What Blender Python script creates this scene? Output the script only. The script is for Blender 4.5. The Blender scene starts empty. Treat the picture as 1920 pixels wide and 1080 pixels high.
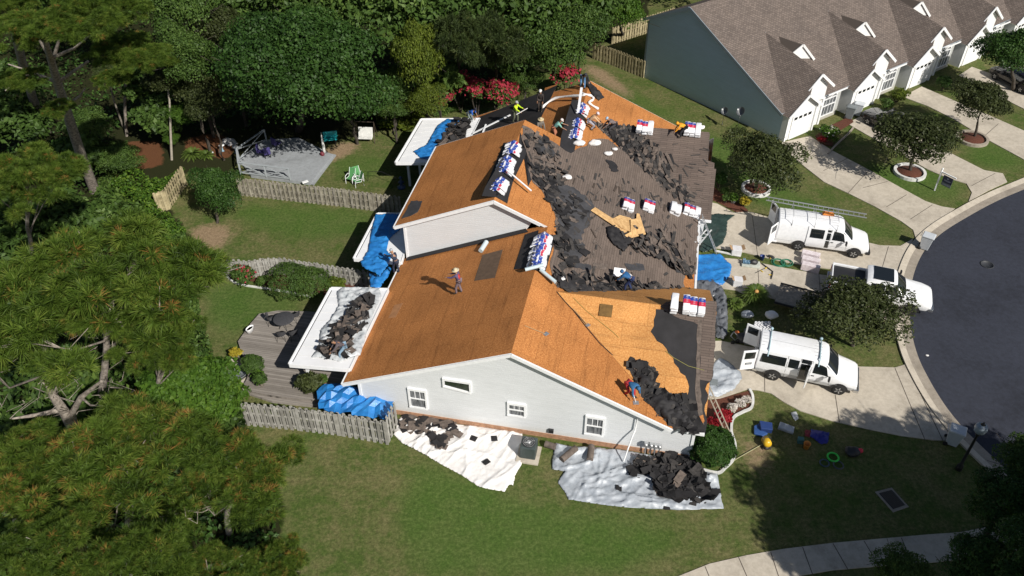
import bpy, bmesh, math, random
import numpy as np
from mathutils import Vector, Matrix, noise
R=math.radians
random.seed(7); np.random.seed(7)
S=bpy.context.scene; C=S.collection
# ---------------- camera, sky, sun, exposure ----------------
FPX=1560.; CH=34.; PITCH=R(40.45); ROLL=R(.38)
fw=Vector((0,math.cos(PITCH),-math.sin(PITCH))); rt0=Vector((1,0,0)); dn0=fw.cross(rt0)
rt=rt0*math.cos(ROLL)+dn0*math.sin(ROLL); dn=-rt0*math.sin(ROLL)+dn0*math.cos(ROLL)
cam=bpy.data.cameras.new('camera'); co=bpy.data.objects.new('camera',cam); C.objects.link(co)
cam.sensor_width=36; cam.lens=36*FPX/1920; cam.clip_end=2000; cam.clip_start=.5
co.matrix_world=Matrix((( rt.x,-dn.x,-fw.x,0),(rt.y,-dn.y,-fw.y,0),(rt.z,-dn.z,-fw.z,CH),(0,0,0,1)))
S.camera=co
SUN_AZ=R(-53); SUN_EL=R(39.5)
w=bpy.data.worlds.new('World'); S.world=w; w.use_nodes=True
nt=w.node_tree; bg=nt.nodes['Background']; sk=nt.nodes.new('ShaderNodeTexSky'); sk.sky_type='NISHITA'; sk.sun_disc=False
sk.sun_elevation=SUN_EL; sk.sun_rotation=R(90)-SUN_AZ; nt.links.new(sk.outputs[0],bg.inputs[0]); bg.inputs[1].default_value=.051
sl=bpy.data.lights.new('sun','SUN'); sl.energy=4.9; sl.angle=R(.53); sl.color=(1,.95,.87)
so=bpy.data.objects.new('sun',sl); C.objects.link(so)
sd=Vector((math.cos(SUN_AZ)*math.cos(SUN_EL),math.sin(SUN_AZ)*math.cos(SUN_EL),math.sin(SUN_EL)))
so.rotation_euler=sd.to_track_quat('Z','Y').to_euler(); so.location=(30,-40,50)
S.view_settings.view_transform='Standard'; S.view_settings.look='None'; S.view_settings.exposure=.17; S.view_settings.gamma=1
S.render.engine='CYCLES'; S.cycles.max_bounces=5; S.cycles.diffuse_bounces=3; S.cycles.transparent_max_bounces=8
# ---------------- from picture measurements to metres ----------------
def ray(x,y): return fw*FPX+rt*(x-960)+dn*(y-540)
def G(x,y,z=0.):
    d=ray(x,y); t=(z-CH)/d.z; return Vector((d.x*t,d.y*t,z))
def scale_at(p):  # metres per photo pixel at p
    return (Vector(p)-Vector((0,0,CH))).dot(fw)/FPX
O=G(682,766); UA=(G(1292,861.5)-O).normalized(); VA=Vector((-UA.y,UA.x,0))
def W(u,v,z=0.): return O+UA*u+VA*v+Vector((0,0,z))
ANG=math.atan2(UA.y,UA.x)
class Plane:
    def __init__(s,a,b,c,world=False):
        a,b,c=[Vector(q) if world else W(*q) for q in (a,b,c)]
        s.o=a; s.n=(b-a).cross(c-a).normalized()
        if s.n.z<0: s.n=-s.n
        h=Vector((0,0,1)).cross(s.n)
        s.h=h.normalized() if h.length>1e-4 else Vector((1,0,0)); s.s=s.n.cross(s.h)
    def hit(s,x,y,off=0):
        d=ray(x,y); c=Vector((0,0,CH)); t=((s.o-c).dot(s.n))/d.dot(s.n); return c+d*t+s.n*off
    def to2(s,p): q=Vector(p)-s.o; return (q.dot(s.h),q.dot(s.s))
    def to3(s,a,b,off=0): return s.o+s.h*a+s.s*b+s.n*off
    def z_at(s,x,y): return s.o.z-((x-s.o.x)*s.n.x+(y-s.o.y)*s.n.y)/s.n.z
GROUND=Plane((0,0,0),(1,0,0),(0,1,0))
MF=Plane((8.2,0,6.1),(8.2,10,6.1),(17.8,0,1.75))      # shared street-side slope
MB=Plane((8.2,0,6.1),(8.2,10,6.1),(-.7,0,2.2))        # rear slope, end units
MU=Plane((5.1,10,7.5),(5.1,19,7.5),(-.95,10,4.85))    # rear slope, raised middle unit
W1=Plane((9.5,5.2,5.5),(17.7,5.2,5.5),(16,-.2,2.42)); W1F=Plane((9.5,5.2,5.5),(17.7,5.2,5.5),(16,10.4,2.42))
W2=Plane((9.3,23.1,5.6),(17,23.1,5.6),(16,18,2.25)); W2F=Plane((9.3,23.1,5.6),(17,23.1,5.6),(16,28.2,2.25))
# ---------------- materials ----------------
class N:
    def __init__(s,name,rough=.8,metal=0.,spec=.5):
        s.m=bpy.data.materials.new(name); s.m.use_nodes=True; s.t=s.m.node_tree
        s.b=s.t.nodes['Principled BSDF']; s.b.inputs['Roughness'].default_value=rough; s.b.inputs['Metallic'].default_value=metal
        s.b.inputs['Specular IOR Level'].default_value=spec
    def n(s,ty,**k):
        x=s.t.nodes.new('ShaderNode'+ty)
        for a,v in k.items():
            if a.startswith('i_'):
                key=a[2:].replace('_',' ')
                x.inputs[key if key in x.inputs else int(key)].default_value=v
            else: setattr(x,a,v)
        return x
    def l(s,a,b): s.t.links.new(a,b)
    def coord(s,kind='Object',scale=(1,1,1),rot=(0,0,0)):
        c=s.n('TexCoord'); m=s.n('Mapping'); m.inputs['Scale'].default_value=scale; m.inputs['Rotation'].default_value=rot
        s.l(c.outputs[kind],m.inputs[0]); return m.outputs[0]
    def noise(s,vec,scale,detail=4,rough=.55,out=0):
        x=s.n('TexNoise',i_Scale=scale,i_Detail=detail,i_Roughness=rough); s.l(vec,x.inputs['Vector']); return x.outputs[out]
    def ramp(s,fac,stops):
        x=s.n('ValToRGB'); e=x.color_ramp.elements
        while len(e)<len(stops): e.new(.5)
        for q,(p,c) in zip(e,stops): q.position=p; q.color=tuple(c)+((1,) if len(c)==3 else ())
        s.l(fac,x.inputs[0]); return x.outputs[0]
    def mix(s,fac,a,b,mode='MIX'):
        x=s.n('Mix',data_type='RGBA',blend_type=mode)
        for v,i in ((fac,0),(a,6),(b,7)):
            if isinstance(v,(int,float)): x.inputs[i].default_value=v
            elif isinstance(v,tuple): x.inputs[i].default_value=v+((1,) if len(v)==3 else ())
            else: s.l(v,x.inputs[i])
        return x.outputs[2]
    def math(s,op,a,b=0.):
        x=s.n('Math',operation=op)
        for v,i in ((a,0),(b,1)):
            if isinstance(v,(int,float)): x.inputs[i].default_value=v
            else: s.l(v,x.inputs[i])
        return x.outputs[0]
    def color(s,c): s.l(c,s.b.inputs['Base Color']) if not isinstance(c,tuple) else setattr(s.b.inputs['Base Color'],'default_value',c+(1,))
    def bump(s,h,st=.3,dist=.02):
        x=s.n('Bump',i_Strength=st,i_Distance=dist); s.l(h,x.inputs['Height']); s.l(x.outputs[0],s.b.inputs['Normal'])
def pm(name,c,var=.25,scale=3.,rough=.75,metal=0.,spec=.4,bump=0.,c2=None,bs=None):
    m=N(name,rough,metal,spec); v=m.coord(); f=m.noise(v,scale,5,.6)
    a=tuple(x*(1-var) for x in c); b=c2 or tuple(min(1,x*(1+var)) for x in c)
    m.color(m.ramp(f,[(.3,a),(.7,b)]))
    if bump: m.bump(m.noise(v,bs or scale*4,4),bump,.02)
    return m.m
def flat(name,c,rough=.6,metal=0,spec=.5): return pm(name,c,.06,5,rough,metal,spec)
def leafmat(name,stops,trans=.25,rough=.55):
    m=N(name,rough,0,.25); a=m.n('Attribute',attribute_name='tone')
    c=m.ramp(a.outputs['Fac'],stops); m.color(c)
    tr=m.n('BsdfTranslucent'); m.l(c,tr.inputs[0]); mx=m.n('MixShader',i_0=trans)
    m.l(m.b.outputs[0],mx.inputs[1]); m.l(tr.outputs[0],mx.inputs[2]); m.l(mx.outputs[0],m.t.nodes['Material Output'].inputs[0])
    return m.m
def osb(name,a,b,c):
    m=N(name,.85,0,.2); v=m.coord('UV')
    w1=m.noise(m.coord('UV',(1,2.6,1),(0,0,.5)),9,5,.75); w2=m.noise(m.coord('UV',(2.6,1,1),(0,0,.2)),8,5,.75)
    f=m.math('MULTIPLY',m.math('ADD',w1,w2),.5)
    col=m.ramp(f,[(.41,a),(.5,b),(.59,c)])
    big=m.noise(v,.35,4,.6); col=m.mix(.8,col,m.ramp(big,[(.3,(.72,.70,.68)),(.7,(1.12,1.1,1.08))]),'MULTIPLY')
    st=m.ramp(m.noise(m.coord('UV',(.25,2.5,1)),1.3,6,.7),[(.36,(.62,.6,.6)),(.47,(1,1,1))]); col=m.mix(.6,col,st,'MULTIPLY')
    br=m.n('TexBrick',offset=.5,i_Scale=1.,i_Brick_Width=2.44,i_Row_Height=1.22,i_Mortar_Size=.008)
    br.inputs['Color1'].default_value=(1,1,1,1); br.inputs['Color2'].default_value=(.86,.86,.86,1); br.inputs['Mortar'].default_value=(.35,.3,.25,1)
    m.l(v,br.inputs['Vector']); col=m.mix(.8,col,br.outputs[0],'MULTIPLY'); m.color(col); m.bump(f,.4,.01); return m.m
def shingle(name,c,dark,row=.14,width=.32,mort=.012,contr=.5,swap=False):
    m=N(name,.95,0,.15); v=m.coord('UV',rot=(0,0,R(90) if swap else 0)); br=m.n('TexBrick',offset=.5,squash=1,i_Scale=1.,i_Brick_Width=width,i_Row_Height=row,i_Mortar_Size=mort,i_Bias=-.1)
    br.inputs['Color1'].default_value=c+(1,); br.inputs['Color2'].default_value=tuple(x*(1-contr*.6) for x in c)+(1,); br.inputs['Mortar'].default_value=dark+(1,)
    m.l(v,br.inputs['Vector']); n2=m.noise(v,45,3,.8); col=m.mix(.45,br.outputs[0],m.ramp(n2,[(.3,(.45,.45,.45)),(.7,(1.4,1.4,1.4))]),'MULTIPLY')
    big=m.noise(v,.5,4,.6); col=m.mix(.6,col,m.ramp(big,[(.3,(.75,.75,.77)),(.7,(1.15,1.12,1.1))]),'MULTIPLY'); m.color(col); m.bump(br.outputs['Fac'],-.5,.01); return m.m
M={}
M['osb']=osb('osb_brown',(.32,.120,.036),(.48,.195,.060),(.64,.30,.105))
M['osb_light']=osb('osb_pale',(.43,.185,.058),(.60,.285,.09),(.72,.41,.155))  # paler sheathing tone, for the nearest garage wing alone
M['shingle_old']=shingle('old_shingle',(.17,.135,.115),(.075,.06,.05),.15,.9,.010,.35)
M['shingle_old_rows']=shingle('old_shingle_rows',(.155,.122,.105),(.065,.052,.045),.14,.9,.010,.35)
M['shingle_neighbor']=shingle('neighbor_shingle',(.20,.165,.145),(.09,.075,.065),.15,.30,.018,.55)
M['felt']=pm('black_felt',(.022,.021,.023),.3,1.2,.75,0,.35,.3,bs=20)
M['felt_grey']=pm('felt_grey',(.05,.05,.055),.4,1.5,.85)
M['debris_dark']=pm('debris_dark',(.015,.014,.015),.4,2,.8,bump=.5)
M['debris_brown']=pm('debris_brown',(.125,.10,.085),.4,5,.95,bump=.5)
M['debris_grey']=pm('debris_grey',(.046,.042,.040),.4,5,.9,bump=.5)
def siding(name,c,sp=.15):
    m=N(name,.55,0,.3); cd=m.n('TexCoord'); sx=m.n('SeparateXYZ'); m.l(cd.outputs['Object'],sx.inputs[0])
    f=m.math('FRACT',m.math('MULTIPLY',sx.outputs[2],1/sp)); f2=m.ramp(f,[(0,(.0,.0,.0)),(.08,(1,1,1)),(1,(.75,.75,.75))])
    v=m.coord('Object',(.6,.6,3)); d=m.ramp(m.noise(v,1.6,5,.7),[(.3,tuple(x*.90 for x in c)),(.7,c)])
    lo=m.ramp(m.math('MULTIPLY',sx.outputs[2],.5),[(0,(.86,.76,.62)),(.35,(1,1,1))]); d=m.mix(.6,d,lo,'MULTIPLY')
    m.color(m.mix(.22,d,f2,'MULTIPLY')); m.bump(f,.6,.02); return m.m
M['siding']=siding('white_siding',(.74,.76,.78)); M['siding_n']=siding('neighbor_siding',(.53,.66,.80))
M['white']=flat('white_trim',(.78,.79,.80),.5); M['white_metal']=pm('white_metal',(.74,.75,.77),.07,.8,.45)
M['dirt_white']=pm('dirty_white',(.6,.6,.58),.2,3,.6)
M['brick']=pm('brick_footing',(.36,.2,.12),.3,6,.9)
def curtain():
    m=N('pane',.2,0,.4); v=m.coord('Object',(14,14,1)); f=m.noise(v,1.2,3,.6); m.color(m.ramp(f,[(.35,(.03,.035,.04)),(.62,(.20,.21,.22))])); return m.m
M['pane']=curtain(); M['glass']=flat('dark_glass',(.012,.015,.017),.05,0,.9); M['glass_green']=pm('green_glass',(.02,.03,.018),.5,4,.15,0,.3)
def pw(name,c,c2,sc,bump=.4,rough=.9):
    return pm(name,c,.2,sc,rough,bump=bump,c2=c2)
def grainy(name,c,amt=.25,rough=.9,big=.4):
    m=N(name,rough,0,.25); v=m.coord(); a=m.noise(v,60,3,.8); b=m.noise(v,big,8,.72); d=m.noise(v,4,5,.7)
    col=m.mix(1,m.ramp(a,[(.3,tuple(x*(1-amt) for x in c)),(.7,tuple(x*(1+amt) for x in c))]),m.ramp(b,[(.3,(.68,.67,.66)),(.5,(1,1,1)),(.7,(1.12,1.12,1.12))]),'MULTIPLY')
    col=m.mix(.5,col,m.ramp(d,[(.35,(.72,.70,.67)),(.6,(1.05,1.05,1.05))]),'MULTIPLY'); m.color(col); m.bump(a,.3,.01); return m.m
M['concrete']=grainy('concrete',(.49,.44,.365),.1); M['concrete_dark']=grainy('gutter_concrete',(.33,.29,.24),.2); M['asphalt']=grainy('asphalt',(.034,.038,.053),.35,.85,.25)
M['joint']=flat('joint',(.09,.075,.06),.95)
def ground():
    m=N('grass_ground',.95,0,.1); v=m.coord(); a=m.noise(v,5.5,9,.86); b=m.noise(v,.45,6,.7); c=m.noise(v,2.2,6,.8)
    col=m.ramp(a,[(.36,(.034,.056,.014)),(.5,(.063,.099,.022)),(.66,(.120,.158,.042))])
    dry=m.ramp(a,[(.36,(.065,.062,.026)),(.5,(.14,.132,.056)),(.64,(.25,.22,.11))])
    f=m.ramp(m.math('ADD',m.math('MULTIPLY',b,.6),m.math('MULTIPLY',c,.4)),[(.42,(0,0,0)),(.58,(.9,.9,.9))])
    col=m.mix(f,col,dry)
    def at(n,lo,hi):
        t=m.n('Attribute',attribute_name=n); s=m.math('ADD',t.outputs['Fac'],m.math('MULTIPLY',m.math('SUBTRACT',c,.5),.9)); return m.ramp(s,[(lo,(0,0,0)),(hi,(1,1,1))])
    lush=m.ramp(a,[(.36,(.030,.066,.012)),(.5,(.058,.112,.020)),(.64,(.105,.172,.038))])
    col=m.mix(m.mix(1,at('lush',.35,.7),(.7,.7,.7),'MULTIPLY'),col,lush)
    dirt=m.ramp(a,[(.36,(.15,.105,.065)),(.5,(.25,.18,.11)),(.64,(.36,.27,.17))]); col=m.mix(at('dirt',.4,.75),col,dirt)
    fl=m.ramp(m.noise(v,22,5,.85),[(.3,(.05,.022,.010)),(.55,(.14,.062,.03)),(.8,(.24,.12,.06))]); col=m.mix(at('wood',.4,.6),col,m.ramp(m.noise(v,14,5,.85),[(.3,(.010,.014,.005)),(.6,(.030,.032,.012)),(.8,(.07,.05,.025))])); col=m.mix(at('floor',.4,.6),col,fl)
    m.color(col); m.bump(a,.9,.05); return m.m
M['ground']=ground()
M['mulch']=pm('mulch',(.10,.035,.02),.6,30,.95,bump=.8); M['gravel']=pm('white_gravel',(.5,.45,.38),.4,25,.9,bump=.8)
def planks(name,c,c2,width,axis=0,ang=0):
    m=N(name,.85,0,.2); v=m.coord('Object',rot=(0,0,ang)); sx=m.n('SeparateXYZ'); m.l(v,sx.inputs[0]); q=m.math('MULTIPLY',sx.outputs[axis],1/width); f=m.math('FRACT',q)
    wn=m.n('TexWhiteNoise',noise_dimensions='1D'); m.l(m.math('FLOOR',q),wn.inputs['W'])
    st=m.noise(m.coord('Object',(14,1.2,1) if axis==0 else (1.2,14,1),(0,0,ang)),2,5,.7)
    fac=m.math('ADD',m.math('MULTIPLY',wn.outputs[0],.28),m.math('MULTIPLY',st,.75)); col=m.ramp(fac,[(.2,c),(.85,c2)])
    col=m.mix(1,col,m.ramp(f,[(0,(.25,.25,.25)),(.09,(1,1,1)),(.95,(1,1,1)),(1,(.4,.4,.4))]),'MULTIPLY'); m.color(col); m.bump(f,.3,.01); return m.m
M['deck']=planks('deck_planks',(.13,.115,.10),(.34,.31,.28),.14,1,-ANG*1)
M['fence']=pm('weathered_fence',(.25,.22,.17),.35,2.5,.9,bump=.3,c2=(.40,.37,.30)); M['fence_tan']=pm('tan_fence',(.30,.25,.14),.3,2.5,.9,c2=(.50,.43,.26))
M['greydeck']=grainy('grey_deck_paint',(.30,.32,.34),.06,.7); M['greyrail']=flat('grey_rail',(.33,.36,.38),.7)
M['bark']=pm('pine_bark',(.20,.165,.14),.5,6,.95,bump=.9,c2=(.40,.35,.30)); M['bark_dark']=pm('dark_bark',(.06,.05,.04),.5,6,.95,bump=.9); M['twig']=pm('grey_twig',(.30,.27,.22),.3,5,.9)
M['pine']=leafmat('pine_needles',[(0,(.030,.058,.008)),(.42,(.104,.176,.022)),(.8,(.23,.30,.050)),(.9,(.36,.22,.06)),(1,(.40,.18,.05))],.42)
M['pine_far']=leafmat('pine_needles_far',[(0,(.026,.042,.014)),(.5,(.055,.082,.022)),(.9,(.10,.125,.036)),(1,(.14,.09,.045))],.25)
M['leaf_dark']=leafmat('leaf_dark',[(0,(.016,.042,.008)),(.5,(.038,.088,.015)),(1,(.080,.145,.028))],.25)
M['leaf_mid']=leafmat('leaf_mid',[(0,(.028,.058,.012)),(.5,(.068,.124,.024)),(1,(.14,.21,.044))],.3)
M['leaf_bright']=leafmat('leaf_bright',[(0,(.030,.075,.010)),(.5,(.070,.145,.016)),(1,(.15,.24,.03))],.35)
M['leaf_yellow']=leafmat('leaf_yellow',[(0,(.045,.075,.010)),(.5,(.11,.15,.018)),(1,(.20,.24,.035))],.35)
M['leaf_olive']=leafmat('leaf_olive',[(0,(.022,.034,.010)),(.5,(.048,.062,.018)),(1,(.10,.12,.04))],.25)
M['leaf_gold']=leafmat('leaf_gold',[(0,(.18,.15,.02)),(.5,(.40,.32,.03)),(1,(.55,.47,.06))],.3)
M['leaf_red']=leafmat('leaf_red',[(0,(.12,.008,.012)),(.5,(.30,.012,.02)),(1,(.45,.04,.05))],.2)
M['flower_pink']=leafmat('flower_pink',[(0,(.20,.015,.03)),(.5,(.40,.035,.06)),(1,(.62,.12,.16))],.3)
M['flower_white']=leafmat('flower_white',[(0,(.4,.35,.3)),(.5,(.65,.6,.55)),(1,(.85,.82,.8))],.3)
M['frond']=leafmat('sago_frond',[(0,(.03,.06,.01)),(.5,(.075,.12,.02)),(1,(.16,.22,.05))],.25)
def tarp(name,c,c2,rough=.4):
    m=N(name,rough,0,.5); v=m.coord(); f=m.noise(v,2.2,5,.6); m.color(m.ramp(f,[(.3,c),(.7,c2)])); m.bump(m.noise(v,5,5,.65),.5,.05); return m.m
M['tarp_blue']=tarp('blue_tarp',(.015,.13,.40),(.03,.23,.58)); M['tarp_white']=tarp('white_tarp',(.68,.66,.64),(.82,.80,.79),.6); M['tarp_silver']=tarp('silver_tarp',(.26,.29,.33),(.46,.49,.53),.4)
M['tarp_green']=tarp('dark_green_tarp',(.018,.035,.032),(.035,.058,.052)); M['tarp_grey']=tarp('dark_grey_tarp',(.06,.065,.075),(.17,.18,.2),.3); M['tarp_clear']=tarp('clear_plastic',(.33,.36,.38),(.6,.62,.64),.2)
M['carwhite']=flat('white_paint',(.80,.81,.83),.18,0,.7); M['carblack']=flat('black_paint',(.010,.010,.014),.08,0,.9); M['carlow']=flat('grey_lower',(.42,.43,.44),.3)
M['tyre']=pm('tyre',(.018,.018,.018),.2,9,.85); M['rim']=flat('rim',(.45,.46,.47),.3,.7); M['chrome']=flat('chrome',(.6,.6,.6),.2,.9); M['blackplastic']=flat('black_plastic',(.02,.02,.022),.5)
M['redlight']=flat('tail_light',(.35,.02,.02),.2); M['headlight']=flat('head_light',(.7,.72,.74),.1,.3); M['aluminium']=flat('aluminium',(.50,.51,.52),.35,.6)
M['wood']=pm('bare_wood',(.40,.27,.14),.25,6,.8); M['plywood']=pm('plywood',(.58,.34,.14),.25,5,.8,c2=(.72,.47,.22)); M['cardboard']=pm('cardboard',(.38,.24,.13),.15,4,.85)
M['skin']=flat('skin',(.32,.17,.10),.6); M['wood_grey']=pm('grey_wood',(.28,.24,.19),.3,5,.85)
_cc={}
def col(c,rough=.75):
    k=(c,rough)
    if k not in _cc: _cc[k]=pm('cloth_%d'%len(_cc),c,.2,9,rough,bump=.2)
    return _cc[k]
def wrapper(kind):
    m=N('wrapper_'+kind,.35,0,.5); v=m.coord('Generated'); sx=m.n('SeparateXYZ'); m.l(v,sx.inputs[0]); x=sx.outputs[0]
    wh=(.78,.79,.82); bl=(.035,.075,.36); rd=(.55,.03,.07)
    if kind=='stack': base=m.ramp(x,[(0,wh),(.36,wh),(.37,rd),(.63,rd),(.64,bl),(1,bl)])
    elif kind=='white': base=m.ramp(x,[(0,wh),(1,wh)])
    elif kind=='ridge': base=m.ramp(x,[(0,wh),(.10,wh),(.11,bl),(.30,bl),(.31,wh),(.36,wh),(.37,bl),(.62,bl),(.63,wh),(.66,rd),(.88,rd),(.89,wh)])
    else: base=m.ramp(x,[(0,wh),(.2,wh),(.21,bl),(.45,bl),(.46,wh),(.55,wh),(.56,bl),(.75,bl),(.76,wh),(1,wh)])
    for e in base.node.color_ramp.elements: pass
    base.node.color_ramp.interpolation='CONSTANT'
    y=sx.outputs[1]
    br=m.n('TexBrick',offset=.3,i_Scale=1.,i_Brick_Width=.055,i_Row_Height=.30,i_Mortar_Size=.016)
    br.inputs['Color1'].default_value=(1,1,1,1); br.inputs['Color2'].default_value=(0,0,0,1); br.inputs['Mortar'].default_value=(0,0,0,1); m.l(v,br.inputs['Vector'])
    band=m.ramp(y,[(0,(0,0,0)),(.30,(0,0,0)),(.31,(1,1,1)),(.62,(1,1,1)),(.63,(0,0,0))]); band.node.color_ramp.interpolation='CONSTANT'
    t=m.mix(1,br.outputs[0],band,'MULTIPLY'); iswhite=m.ramp(m.math('ADD',x,0.),[(0,(0,0,0)),(1,(0,0,0))])
    letters=m.mix(t,base,(.80,.80,.83)) if kind!='white' else base
    z=sx.outputs[2]; lay=m.ramp(z,[(0,(0,0,0)),(.55,(0,0,0)),(.56,(1,1,1))]); lay.node.color_ramp.interpolation='CONSTANT'
    m.color(m.mix(lay,wh,letters)); m.bump(m.noise(m.coord(),9,4),.4,.02); return m.m
for k in ('stack','white','ridge','ridge2'): M['w_'+k]=wrapper(k)
# ---------------- mesh helpers ----------------
def tag(o,label=None,cat=None,group=None,kind=None):
    if label: o['label']=label
    if cat: o['category']=cat
    if group: o['group']=group
    if kind: o['kind']=kind
    return o
def empty(name,loc,label,cat,group=None,rz=0):
    o=bpy.data.objects.new(name,None); C.objects.link(o); o.location=loc; o.rotation_euler=(0,0,rz); o.empty_display_size=.2
    return tag(o,label,cat,group)
def inv(parent): return Matrix.Translation(-Vector(parent.location)) if parent and not any(parent.rotation_euler) else None
class B:
    """collects boxes, tubes, sheets; build() links them as ONE object"""
    def __init__(s): s.v=[];s.f=[];s.m=[];s.uv={};s.sm=[]
    def add(s,vs,fs,mi=0,smooth=False,uv=None):
        n=len(s.v); s.v+= [tuple(v) for v in vs]
        for f in fs:
            s.f.append([n+i for i in f]); s.m.append(mi); s.sm.append(smooth)
        if uv:
            for i,q in enumerate(uv): s.uv[n+i]=q
        return s
    def box(s,c,sz,mi=0,rz=0,mat=None,taper=1):
        a,b,h=[x/2 for x in sz]; vs=[Vector((x*a*(taper if z>0 else 1),y*b*(taper if z>0 else 1),z*h)) for z in (-1,1) for y in (-1,1) for x in (-1,1)]
        m=mat if mat is not None else Matrix.Rotation(rz,3,'Z')
        vs=[m@v+Vector(c) for v in vs]
        return s.add(vs,[(0,2,3,1),(4,5,7,6),(0,1,5,4),(2,6,7,3),(0,4,6,2),(1,3,7,5)],mi)
    def beam(s,p,q,w,h,mi=0,up=(0,0,1)):
        p,q=Vector(p),Vector(q); d=q-p; L=d.length; x=d.normalized(); y=Vector(up).cross(x)
        if y.length<1e-3: y=Vector((1,0,0)).cross(x)
        y.normalize(); z=x.cross(y); m=Matrix((x,y,z)).transposed(); return s.box((p+q)/2,(L,w,h),mi,mat=m)
    def tube(s,pts,r,n=8,mi=0,cap=True,smooth=True):
        pts=[Vector(p) for p in pts]; rs=r if isinstance(r,(list,tuple)) else [r]*len(pts); vs=[];fs=[]
        for i,p in enumerate(pts):
            d=(pts[min(i+1,len(pts)-1)]-pts[max(i-1,0)]).normalized(); a=Vector((0,0,1)).cross(d)
            if a.length<.05: a=Vector((1,0,0)).cross(d)
            a.normalize(); b=d.cross(a)
            for k in range(n):
                t=2*math.pi*k/n; vs.append(p+(a*math.cos(t)+b*math.sin(t))*rs[i])
        for i in range(len(pts)-1):
            for k in range(n): fs.append((i*n+k,i*n+(k+1)%n,(i+1)*n+(k+1)%n,(i+1)*n+k))
        s.add(vs,fs,mi,smooth)
        if cap: s.add(vs[:n],[tuple(range(n))[::-1]],mi); s.add(vs[-n:],[tuple(range(n))],mi)
        return s
    def lathe(s,c,prof,n=16,mi=0,sx=1,sy=1,rz=0,axis=None,smooth=True):
        vs=[];fs=[];m=axis if axis is not None else Matrix.Rotation(rz,3,'Z')
        for r,z in prof:
            for k in range(n):
                t=2*math.pi*k/n; vs.append(m@Vector((r*sx*math.cos(t),r*sy*math.sin(t),z))+Vector(c))
        for i in range(len(prof)-1):
            for k in range(n): fs.append((i*n+k,i*n+(k+1)%n,(i+1)*n+(k+1)%n,(i+1)*n+k))
        fs.append(tuple(range(n))[::-1]); L=(len(prof)-1)*n; fs.append(tuple(range(L,L+n)))
        return s.add(vs,fs,mi,smooth)
    def ball(s,c,r,mi=0,n=12,m=8,sc=(1,1,1)):
        prof=[(max(.001,math.sin(math.pi*i/m))*r,-math.cos(math.pi*i/m)*r*sc[2]) for i in range(m+1)]
        return s.lathe(c,prof,n,mi,sc[0],sc[1])
    def slab(s,pts,th,mi=0,mi_side=None,pl=None):
        """polygon (top) with thickness th downward along normal"""
        pts=[Vector(p) for p in pts]; n=Vector((0,0,0))
        for i in range(len(pts)):
            a,b=pts[i],pts[(i+1)%len(pts)]; n+=a.cross(b)
        n.normalize()
        if n.z<0: pts=pts[::-1]; n=-n
        k=len(pts); bot=[p-n*th for p in pts]; uv=None
        if pl: uv=[pl.to2(p) for p in pts]+[pl.to2(p) for p in bot]
        ms=mi if mi_side is None else mi_side; base=len(s.v)
        s.add(pts+bot,[tuple(range(k))],mi,False,uv); 
        s.f.append([base+k+i for i in range(k)][::-1]); s.m.append(ms); s.sm.append(False)
        for i in range(k):
            j=(i+1)%k; s.f.append([base+i,base+k+i,base+k+j,base+j]); s.m.append(ms); s.sm.append(False)
        return s
    def build(s,name,mats,parent=None,label=None,cat=None,group=None,kind=None,local=False,loc=None,bevel=0):
        if not isinstance(mats,(list,tuple)): mats=[mats]
        off=Vector((0,0,0))
        if not local:
            if parent:
                q_=parent
                while q_: off=off+Vector(q_.location); q_=q_.parent
            elif loc is not None: off=Vector(loc)
            elif s.v:
                a=np.array(s.v); off=Vector(((a[:,0].min()+a[:,0].max())/2,(a[:,1].min()+a[:,1].max())/2,a[:,2].min()))
        me=bpy.data.meshes.new(name); me.from_pydata([Vector(v)-off for v in s.v],[],s.f)
        for m in mats: me.materials.append(M[m] if isinstance(m,str) else m)
        me.polygons.foreach_set('material_index',s.m); me.polygons.foreach_set('use_smooth',s.sm)
        if s.uv:
            ul=me.uv_layers.new(name='UVMap')
            for lp in me.loops: ul.data[lp.index].uv=s.uv.get(lp.vertex_index,(0,0))
        me.update()
        o=bpy.data.objects.new(name,me); C.objects.link(o)
        if parent: o.parent=parent
        elif not local: o.location=off
        if bevel:
            bv=o.modifiers.new('b','BEVEL'); bv.width=bevel; bv.segments=2; bv.limit_method='ANGLE'
        return tag(o,label,cat,group,kind)
def copy_tree(o,parent=None):
    c=o.copy(); C.objects.link(c); c.parent=parent
    for ch in list(o.children): copy_tree(ch,c)
    return c
def inside(p,poly):
    x,y=p; r=False; j=len(poly)-1
    for i in range(len(poly)):
        a,b=poly[i],poly[j]
        if (a[1]>y)!=(b[1]>y) and x<(b[0]-a[0])*(y-a[1])/(b[1]-a[1])+a[0]: r=not r
        j=i
    return r
def ragged(poly,amp,step,seed=0):
    out=[]
    for i in range(len(poly)):
        a,b=Vector(poly[i]),Vector(poly[(i+1)%len(poly)]); L=(b-a).length; k=max(1,int(L/step)); d=(b-a); n=Vector((-d.y,d.x)).normalized() if L>0 else Vector((0,0))
        for j in range(k):
            t=j/k; q=a+d*t; out.append(q+n*(amp*(random.random()-.5)*(0 if j==0 else 2)))
    return out
def sheet(name,pts,pl,off,th,mat,parent=None,rag=0,step=.25,**k):
    """flat sheet lying on plane pl; pts in photo measurements"""
    p2=[Vector(pl.to2(pl.hit(*p))) for p in pts]
    if rag: p2=ragged(p2,rag,step)
    return B().slab([pl.to3(a.x,a.y,off) for a in p2],th,0,pl=pl).build(name,mat,parent,**k)
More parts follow.
